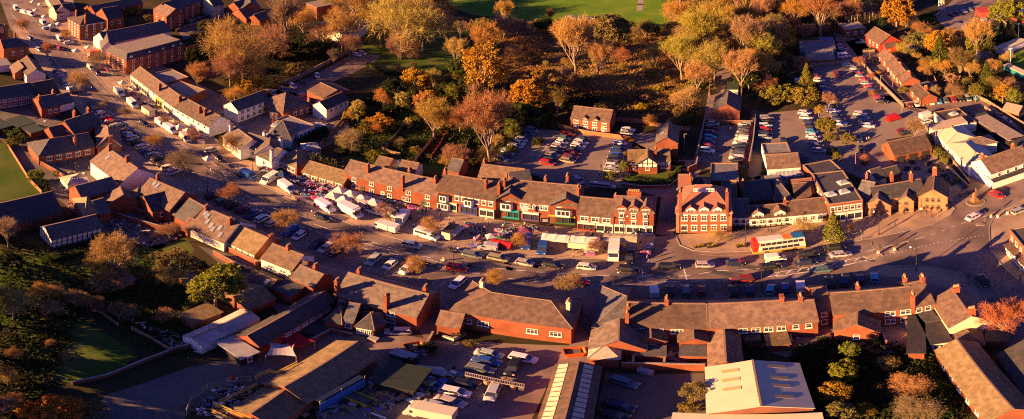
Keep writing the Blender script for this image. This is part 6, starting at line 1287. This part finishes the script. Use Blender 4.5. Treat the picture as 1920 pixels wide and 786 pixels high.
for i in range(n):
    a0,a1=2*PI*i/n,2*PI*(i+1)/n; rx,ry=2.4,1.7; p0,p1=(rx*math.cos(a0),ry*math.sin(a0)),(rx*math.cos(a1),ry*math.sin(a1)); b.face([(p0[0],p0[1],2),(p1[0],p1[1],2),(0,0,3)],i%2); b.face([(p0[0],p0[1],.0),(p1[0],p1[1],.0),(p1[0],p1[1],2),(p0[0],p0[1],2)],(i+1)%2)
b.build('canopy',[M['frame'],M['grey']],t)
def lantern(x,y,z,lab):
    c=at(x,y,z); t=thing('roof_lantern',lab,'roof lantern',(c.x,c.y,z)); b=MB(); b.box((0,0,.2),(2.6,2,.4)); b.build('kerb_frame',M['frame'],t); b=MB(); b.hull8([(-1.2,-.9,.41),(1.2,-.9,.41),(1.2,.9,.41),(-1.2,.9,.41)],[(-.5,-.05,1.1),(.5,-.05,1.1),(.5,.05,1.1),(-.5,.05,1.1)]); b.build('glass_roof',M['cglass'],t)
for x,y,n in [(1557,365,'front left'),(1582,360,'front right'),(1581,343,'rear')]: lantern(x,y,6.0,'square white framed rooflight, %s on the brick block'%n)
lantern(517,236,5.2,'ornate white roof lantern on the pub slate roof'); lantern(537,232,5.0,'smaller roof lantern right of the ornate one'); lantern(1788,214,3.5,'white rooflight at the back of the flat store'); lantern(1799,225,3.5,'white rooflight at the front of the flat store')
# balustrade on the bank
a=at(1300,358,11.6); t=thing('roof_balustrade','white openwork balustrade along the flat top of the bank roof','balustrade',(0,0,0)); p0=at(1301,359,11.2); p1=at(1339,359,11.2); b=MB(); d=p1-p0
for i in range(15): p=p0+d*i/14; b.box((p.x,p.y,11.6),(.14,.14,.9))
b.build('baluster',M['frame'],t); b=MB(); strip(b,[tuple(p0),tuple(p1)],.2,12.05,12.2,px=False); strip(b,[tuple(p0),tuple(p1)],.2,11.1,11.2,px=False); b.build('rail',M['frame'],t)
t=thing('floodlight_tower','white lattice floodlight tower at the depot edge','tower',at(1765,20)); b=MB()
for sx in (-1,1):
    for sy in (-1,1): b.tube((sx*1.1,sy*1.1,0),(sx*.9,sy*.9,12),.14,.12,6)
b.build('leg',M['frame'],t); b=MB()
for z in range(1,12,2):
    for s in (-1,1): b.tube((-1,s,z),(1,s,z),.09,.09,5); b.tube((s,-1,z),(s,1,z),.09,.09,5); b.tube((-1,s,z),(1,s,z+2),.06,.06,5)
b.build('brace',M['frame'],t)
for i,(x,y) in enumerate([(1592,50),(1597,42),(1603,46),(1608,40),(1619,30),(1625,28),(1632,26),(1638,30),(1622,36),(1630,36),(1637,40),(1642,36),(1586,38),(1612,32)]):
    t=thing('insulator_post','grey post with stacked insulators, %s from the left in the substation'%ordn(sorted([1592,1597,1603,1608,1619,1625,1632,1638,1622,1630,1637,1642,1586,1612]).index(x)),'insulator',at(x,y),0,'substation insulators'); b=MB(); b.tube((0,0,0),(0,0,2.2),.12,.1,6); b.build('post',M['kerb'],t); b=MB()
    for k in range(5): b.tube((0,0,2.2+k*.3),(0,0,2.35+k*.3),.28,.16,8)
    b.tube((-1,0,3.7),(1,0,3.7),.06,.06,5); b.build('insulator',M['tan'],t)
def gantry(x,y,lab):
    t=thing('gantry',lab,'gantry',at(x,y),.3); 
    for s in (-1.6,1.6): b=MB(); b.tube((s,0,0),(s,0,6),.12,.1,6); b.build('leg',M['steel'],t)
    b=MB(); b.box((0,0,5.9),(3.8,.25,.25)); b.build('beam',M['steel'],t)
gantry(1589,36,'tall steel busbar gantry left in the substation'); gantry(1612,22,'tall steel busbar gantry at the back of the substation')
# scaffold rails, tarp wall, beam, yard things
def rail(lab,pts,z,h=1.0,col=(.62,.42,.05)):
    c=at(*pts[0],z); t=thing('guard_rail',lab,'guard rail',(c.x,c.y,0)); m=mat('yellow_scaffold_board',(.55,.36,.05),(.40,.25,.05),rough=.7,n=2); P3=[at(*p,z)-Vector((c.x,c.y,0)) for p in pts]
    for zz,hh in ((z-.15,.22),(z+.55,.18)): b=MB(); strip(b,[tuple(p) for p in P3],.16,zz,zz+hh,px=False); b.build('toe_board' if zz<z else 'hand_rail',m,t)
    b=MB(); b.tube((0,0,0),(0,0,z+h),.05,.05,6); me=b.mesh('upright',[M['steel']])
    for i in range(len(P3)-1):
        d=P3[i+1]-P3[i]; n=max(1,int(d.length/2.2))
        for j in range(n+1): p=P3[i]+d*j/n; link('upright',me,t,loc=(p.x,p.y,0))
rail('long yellow scaffold guard rail left of the derelict shed',[(410,755),(481,723)],2.6); rail('stepped yellow scaffold guard rail at the head of the derelict barn',[(481,712),(479,708),(506,696),(519,702),(557,682)],3.0); rail('triple yellow scaffold boards at the near end of the derelict shed',[(399,757),(472,788)],2.4); rail('lower yellow boards beneath the triple scaffold boards',[(398,772),(440,792)],1.4)
t=thing('tarpaulin_screen','bright blue tarpaulin screen on scaffold beside the derelict barn','screen',at(600,775)); c=at(600,775); P3=[at(*p)-c for p in ((600,775),(640,752),(684,728))]; b=MB(); strip(b,[tuple(p) for p in P3],.12,.6,3.0,px=False); b.build('sheet',mat('blue_tarpaulin',(.03,.14,.42),(.02,.09,.3),rough=.5,n=2),t); b=MB(); strip(b,[tuple(p+Vector((-.6,.6,0))) for p in P3],.9,3.0,3.1,px=False); b.build('walkway',M['plank'],t)
for p in P3: b=MB(); b.tube((p.x,p.y,0),(p.x,p.y,4.0),.06,.06,6); b.build('upright',M['plank'],t)
fence('bent mesh site fence around the derelict shed',[(350,776),(358,752),(389,731),(429,718),(470,716)],1.8,'plank',solid=False)
c=at(872,712); t=thing('lattice_beam','long white lattice beam lying across the scrap yard','beam',(c.x,c.y,0)); q=at(983,735)-c; b=MB()
for off in (0,.9): strip(b,[(0,off,0),(q.x,q.y+off,0)],.16,1.35,1.5,px=False)
for i in range(26): p=q*i/25; b.box((p.x,p.y+.45,1.42),(.12,.9,.08))
b.build('lattice',M['kerb'],t)
for k in (.05,.95): b=MB(); b.box((q.x*k,q.y*k+.4,.67),(.8,1.2,1.34)); b.build('trestle',M['steel'],t)
def skip(x,y,lab,col,dx,dy,L=4.2):
    t=thing('skip',lab,'skip',at(x,y),hdg(x,y,dx,dy)); b=MB(); 
    for sy in (-1,1): b.hull8([(-L/2+.6,sy*.9-.05,.1),(L/2-.6,sy*.9-.05,.1),(L/2-.6,sy*.9+.05,.1),(-L/2+.6,sy*.9+.05,.1)],[(-L/2,sy*1.0-.05,1.3),(L/2,sy*1.0-.05,1.3),(L/2,sy*1.0+.05,1.3),(-L/2,sy*1.0+.05,1.3)])
    for sx in (-1,1): b.hull8([(sx*(L/2-.6)-.04,-.84,.1),(sx*(L/2-.6)+.04,-.84,.1),(sx*(L/2-.6)+.04,.84,.1),(sx*(L/2-.6)-.04,.84,.1)],[(sx*L/2-.04,-.94,1.3),(sx*L/2+.04,-.94,1.3),(sx*L/2+.04,.94,1.3),(sx*L/2-.04,.94,1.3)])
    b.build('body',M['doorc'],t,color=col); b=MB(); b.box((0,0,.5),(L-1.3,1.6,.8)); b.build('rubble_load',M['gravel'],t)
skip(672,752,'yellow edged skip full of scrap beside the tarpaulin screen',(.55,.36,.04),10,4,5); skip(776,655,'orange waste bin by the yard entrance',(.6,.12,.02),10,-2,3) ; skip(1077,665,'bright orange skip at the alley corner',(.65,.14,.02),10,-1,3.4)
def pallet(x,y,lab,n,col='plank'):
    t=thing('pallet_stack',lab,'pallets',at(x,y),rr.uniform(-.4,.4)+hdg(x,y,10,3),'pallet stacks')
    for k in range(n):
        b=MB(); z=k*.16
        for i in range(5): b.box((0,-.48+.24*i,z+.13),(1.2,.14,.03))
        for i in (-1,0,1): b.box((i*.52,0,z+.06),(.1,1.0,.1))
        b.build('pallet',M[col],t)
for x,y,n,k in [(737,722,'by the corrugated sheets',5),(725,735,'left of the low yard stacks',3),(750,735,'in the middle of the yard',4),(740,748,'nearest the skip',2),(763,742,'right of the middle one',2),(700,741,'beside the blue tarpaulin end',1),(800,722,'near the lattice beam',6),(812,730,'under the dark saloon nose',3),(660,767,'lying by the skip corner',1),(705,768,'right of the yellow skip',1),(795,733,'below the pale debris',2)]: pallet(x,y,'weathered pallet stack '+n,k)
bld('green corrugated open roof of the timber store in the scrap yard',W((700,717),(775,733),2.4,C=(720,676),roof='flat',rm='green',wall='black'))
def crate(x,y,lab,d,m,z=0):
    t=thing('storage_box',lab,'storage box',at(x,y),hdg(x,y,10,3)); b=MB(); b.box((0,0,d[2]/2),d); b.build('box',M[m],t); b=MB(); b.box((0,0,d[2]+.05),(d[0]+.1,d[1]+.1,.08)); b.build('lid',M['metald'],t)
crate(757,671,'grey wire fronted cage at the end of the derelict barn',(4,2,1.2),'felt'); crate(700,638,'pink planter box by the brick house rear',(1.6,1.1,.6),'pot'); crate(820,703,'orange brown box beneath the pale debris sheet',(3,1.4,1),'woodo'); crate(790,664,'dark storage box by the orange bin',(2,1.2,.9),'metald'); crate(1210,700,'long pale crate behind the alley wall',(2.4,1,1),'grey')
t=thing('roof_sheet','pale triangular sheet leaning over yard debris','sheet',at(815,700)); b=MB(); b.slab([(-3,0,.8),(3,-1.2,.5),(1.2,.6,1.2),(-2.6,1,1.3)],.06); b.build('sheet',M['metal'],t)
for i,(x,y) in enumerate([(912,722),(926,722),(938,726),(945,718),(958,724),(962,730)]):
    t=thing('gas_cylinder','rusty round cylinder, %s from the left under the lattice beam'%ordn(i),'cylinder',at(x,y),0,'rusty cylinders'); b=MB(); b.cyl((0,0,.7),.42,1.4,12); b.build('tank',M['pot'],t); b=MB(); b.cyl((0,0,1.46),.2,.14,8); b.build('valve_guard',M['steel'],t)
t=thing('traffic_barrel','red tapered barrel with white base by the site fence','barrel',at(436,712)); b=MB(); b.tube((0,0,.12),(0,0,1.5),.5,.3,12); b.build('barrel',M['redp'],t); b=MB(); b.box((0,0,.06),(1.3,1.3,.12)); b.build('base',M['frame'],t)
def sail(x,y,lab,col,s=4,h=2.5,rz=0):
    t=thing('shade_canopy',lab,'canopy',at(x,y),rz); b=MB(); N=6; g_=lambda i,j:((i/N-.5)*s*(1-.25*math.sin(PI*j/N)),(j/N-.5)*s*(1-.25*math.sin(PI*i/N)),h+.5*((i/N-.5)**2-(j/N-.5)**2)*2)
    for i in range(N):
        for j in range(N): b.face([g_(i,j),g_(i+1,j),g_(i+1,j+1),g_(i,j+1)])
    b.build('canopy',M['cloth'],t,color=col)
    for i,j in ((0,0),(N,0),(N,N),(0,N)): p=g_(i,j); b=MB(); b.tube((p[0],p[1],0),p,.05,.05,6); b.build('leg',M['plank'],t)
sail(528,668,'pale stretched canopy beside the blue slated workshop',(.55,.5,.55),4.6,2.4,.3); sail(553,653,'red square canopy beside the blue slated workshop',(.42,.01,.02),4.4,2.5,hdg(553,653,10,-4))
def picnic(x,y,lab,rz=0):
    t=thing('picnic_table',lab,'picnic table',at(x,y),rz,'beer garden tables'); b=MB(); b.box((0,0,.74),(1.8,.7,.06)); b.build('table_top',M['dark'],t)
    for s in (-1,1): b=MB(); b.box((0,s*.7,.44),(1.8,.28,.05)); b.build('bench_seat',M['dark'],t); b=MB(); b.box((s*.65,0,.36),(.08,1.4,.7)); b.build('trestle_leg',M['dark'],t)
pp=[(1695,302),(1710,306),(1730,298),(1740,308),(1755,312),(1765,320),(1770,330),(1745,322),(1775,338),(1785,345),(1720,318),(1700,318)]
for i,(x,y) in enumerate(sorted(pp)): picnic(x,y,'dark picnic table, %s from the left in the beer garden behind the inn'%ordn(i),i*.7)
for i,(x,y) in enumerate([(1614,650),(1630,655),(1648,648),(1660,652),(1640,664),(1666,664)]): picnic(x,y,'dark garden table, %s from the left behind the east terrace'%ordn(i),i*.5)
for x,y,n in [(1311,463,'left'),(1335,463,'middle'),(1390,462,'right')]:
    t=thing('planter','low planter of yellow flowers, %s on the pavement below the bank'%n,'planter',at(x,y),0,'flower planters'); b=MB(); b.box((0,0,.25),(2.2,.9,.5)); b.build('trough',M['black'],t); b=MB()
    for i in range(90): leafquad(b,Vector((rr.uniform(-1,1),rr.uniform(-.4,.4),rr.uniform(.5,.8))),.13,rr)
    b.build('flowers',M['leaf'],t,color=(.6,.4,.04))
t=thing('planter_box','white square planter around the Christmas tree foot','planter',at(1562,448)); b=MB(); b.box((0,0,.3),(3,3,.6)); b.build('box',M['frame'],t)
for i,(x,y) in enumerate([(905,441),(912,440),(985,430),(993,429),(1001,430),(842,470),(848,472),(1008,428)]):
    t=thing('motorbike','dark motorbike, %s from the left among those parked by the market'%ordn(sorted([905,912,985,993,1001,842,848,1008]).index(x)),'motorbike',at(x,y),hdg(x,y,5,8),'motorbikes')
    b=MB(); b.box((0,0,.75),(1.1,.28,.35)); b.box((-.3,0,.98),(.6,.26,.12)); b.build('body',M['dark'],t); b=MB(); b.tube((.55,-.35,1.1),(.55,.35,1.1),.03,.03,5); b.tube((.5,0,1.1),(.72,0,.35),.04,.04,5); b.build('handlebar',M['steel'],t)
    for s in (-.7,.7): b=MB(); b.cyl((s,0,.32),.32,.12,12,0,'y'); b.build('wheel',M['tyre'],t)
t=thing('chip_sign','black and white hanging sign board on the double gabled shop','sign',at(1022,412,3.4)+Vector((0,-.2,0))); b=MB(); b.box((0,-.1,0),(1.9,.12,1.6)); b.build('board',M['black'],t)
for z in (.35,0,-.35): b=MB(); b.box((0,-.17,z),(1.2,.02,.12)); b.build('lettering_band',M['frame'],t)
t=thing('notice_board','plain white square board on the upper wall of the shop','sign',at(984,391,5.0)+Vector((0,-.15,0))); b=MB(); b.box((0,0,0),(1.5,.1,1.6)); b.build('board',M['frame'],t)
for i,x in enumerate((1083,1097,1110)):
    t=thing('cricket_net','white framed cricket net cage, %s of three by the playing field'%ordn(i),'net',at(x-10,41),hdg(x,40,10,5)); b=MB()
    for s in (-1.5,1.5):
        for k in range(4): b.tube((k*3-4,s,0),(k*3-4,s,2.6),.1,.1,5)
        b.tube((-4,s,2.6),(5,s,2.6),.1,.1,5)
    for k in range(4): b.tube((k*3-4,-1.5,2.6),(k*3-4,1.5,2.6),.1,.1,5)
    b.build('frame',M['frame'],t)
for x,y,n in [(1895,128,'between the dugouts'),(1910,78,'behind the football stand')]:
    t=thing('floodlight','pale pitch floodlight mast '+n,'floodlight',at(x,y)); b=MB(); b.tube((0,0,0),(0,0,9),.16,.1,8); b.build('mast',M['frame'],t); b=MB(); b.box((0,0,9.1),(1.6,.5,.6)); b.build('lamp_box',M['lamp'],t)
# ================================================================ YARD CLUTTER, GARDEN WALLS
CL=[M['wood'],M['plank'],M['steel'],M['frame'],M['dark'],M['pot'],M['metald'],MATS_G[1]]
def clutter(label,poly,n,s=.7,seed=1,z=0,name='debris'):
    rr=random.Random(seed+n); b=MB(); xs=[p[0] for p in poly]; ys=[p[1] for p in poly]; k=0
    while k<n:
        x=rr.uniform(min(xs),max(xs)); y=rr.uniform(min(ys),max(ys))
        if not inpoly(x,y,poly): continue
        k+=1; p=at(x,y); m=rr.choice((0,0,1,2,2,3,4,4,4,5,6,6,7)); q=rr.random(); a=rr.uniform(0,3)
        if q<.4: b.box((p.x,p.y,.02+s*.25),(s*rr.uniform(.6,1.6),s*rr.uniform(.5,1.2),s*rr.uniform(.3,.9)),a,m)
        elif q<.7: b.box((p.x,p.y,rr.uniform(.06,.5)),(s*rr.uniform(2,4.5),s*rr.uniform(.12,.5),.07),a,m)
        elif q<.85: b.cyl((p.x,p.y,s*.5),s*.35,s,9,m)
        else: b.box((p.x,p.y,.08),(s*1.7,s*1.5,.06),a,m)
    return tag(b.build(name,CL),label,None,kind='stuff')
clutter('boards, drums and scrap scattered round the parked yard cars',[(560,760),(700,700),(860,690),(890,720),(790,750),(700,786),(560,786)],170,.75)
clutter('pallet wood and boxes heaped beneath the corrugated timber store',[(700,715),(790,700),(850,715),(800,745),(730,755)],120,.9,2)
clutter('rubble and old timber inside the scaffolded site fence',[(360,775),(392,735),(430,722),(475,735),(420,786)],110,.6,3)
clutter('garden furniture and bins behind the brick rear wings',[(1180,650),(1325,650),(1325,690),(1180,690)],60,.6,4)
clutter('bins and stored goods on the shaded terrace back yard',[(1390,622),(1560,612),(1560,655),(1440,660)],70,.6,5)
clutter('bits and pieces in the yard by the half timbered barn',[(210,400),(330,420),(340,450),(250,465),(200,440)],90,.6,6)
clutter('planks and pots strewn along the shaded garden by the mossy shed',[(245,600),(340,630),(380,660),(330,655)],70,.6,7)
clutter('bins and barrows in the yards behind the left hand houses',[(60,200),(130,235),(170,300),(230,350),(130,390),(90,310),(30,230)],120,.55,8)
clutter('barrels and crates in the courts behind the timbered inn',[(1390,345),(1530,320),(1530,372),(1400,376)],90,.6,9)
clutter('stacked goods beside the dark timber stores',[(1790,200),(1850,200),(1920,265),(1915,300),(1830,235)],70,.6,10)
clutter('oddments in the narrow gardens behind the cottage terrace',[(650,290),(700,265),(860,290),(880,312),(760,310)],90,.5,11)
clutter('tools and pots in the bungalow back gardens',[(1700,95),(1760,130),(1770,175),(1735,160),(1690,110)],90,.5,12)
clutter('bins and trolleys outside the pub and shop courts',[(520,240),(600,250),(640,240),(600,210),(560,255)],50,.5,13)
clutter('boxes and bags between the vans and market tables',[(560,345),(640,360),(760,400),(900,430),(1000,440),(1210,452),(1200,480),(1000,470),(800,440),(640,395),(560,372)],230,.4,14)
clutter('boxes and stock around the stalls outside the long shop row',[(215,130),(330,215),(400,262),(380,270),(300,228),(215,160)],130,.45,15)
clutter('stacked parts around the old service sheds',[(1480,85),(1505,78),(1505,115),(1575,115),(1590,80),(1600,100),(1560,122),(1490,115)],60,.6,16)
for lab,pts,h,m in [('low brick wall beside the gabled rear yard',[(1337,640),(1340,690)],1.8,'brick'),('brick wall across the mossy roofed yard corner',[(1480,610),(1484,650)],1.6,'brickb'),
 ('brick wall dividing the east terrace gardens',[(1640,592),(1662,650)],1.6,'brick'),('white topped wall by the flat kitchen extension',[(1690,592),(1720,660)],1.5,'cream'),
 ('short brick wall by the small hall end wing',[(812,628),(800,650)],1.1,'brick'),('old brick wall along the shaded barn yard',[(208,405),(250,418),(330,440)],1.6,'brick'),
 ('brick garden wall below the conservatory lawn',[(60,300),(100,322),(125,338)],1.2,'brick'),('stepped brick wall around the yard of the lit roof outbuilding',[(226,388),(262,402),(300,410)],1.8,'brick'),
 ('long brick garden wall between skylight terrace and garages',[(422,468),(470,492),(490,500)],1.4,'brick'),('brick wall bordering the black roofed garden court',[(400,478),(440,500),(470,512)],1.4,'brickb'),
 ('brick rear wall of the garage court',[(478,500),(520,488)],1.6,'brick'),('brick wall by the red canopy and workshop',[(560,655),(620,622),(660,632)],1.0,'brickb'),
 ('dark wall at the back of the timber stores',[(1846,205),(1885,232),(1925,262)],1.5,'stonew'),('brick front wall of the bungalow drives',[(1640,135),(1668,165),(1700,196)],.9,'brick'),
 ('brick wall along the top right side lane',[(1750,60),(1778,92),(1800,110)],1.2,'stonew'),('wall behind the brick flats car row',[(330,60),(352,52),(430,32)],1.3,'brick')]: wallobj(lab,pts,h,m)
for lab,pts in [('board fence between the first and second back gardens',[(828,245),(790,290),(775,312)]),('board fence between long lawns behind the pub',[(655,215),(620,255),(600,275)]),('board fence along the third terrace garden',[(880,262),(868,300),(862,318)]),
 ('board fence behind the last bungalow garden',[(1765,178),(1752,150),(1738,128)]),('board fence beside the golden trees of the allotment',[(1690,78),(1722,104),(1752,135)]),('board fence at the back of the pointed conifer lawn',[(1790,110),(1815,140),(1830,160)])]: fence(lab,pts,1.6)
# tarmac repairs and manholes
rr=random.Random(21); b=MB()
for i in range(46):
    x=rr.uniform(150,1750); y=None
    P=[(20,40),(103,113),(244,239),(400,310),(600,428),(850,495),(1120,512),(1440,505),(1700,465),(1760,440)]
    for (x0,y0),(x1,y1) in zip(P,P[1:]):
        if x0<=x<=x1: y=y0+(y1-y0)*(x-x0)/(x1-x0)+rr.uniform(-12,14)
    if y is None: continue
    p=at(x,y); w_,l_=rr.uniform(.5,1.6),rr.uniform(1,7); a=hdg(x,y,10,2 if x>600 else 6); co,si=math.cos(a),math.sin(a)
    b.face([(p.x+u*co-v*si,p.y+u*si+v*co,.0145) for u,v in ((-l_/2,-w_/2),(l_/2,-w_/2),(l_/2,w_/2),(-l_/2,w_/2))])
tag(b.build('asphalt_repair_patches',mat('fresh_asphalt',(.06,.055,.055),(.09,.08,.078),rough=.8,n=2)),None,None,kind='structure')
for k,pr in PROTO.items():
    for ch in list(pr.children): bpy.data.objects.remove(ch)
    bpy.data.objects.remove(pr)
print('vehicles',NV[0],'trees',TREEN[0],'objects',len(bpy.data.objects))
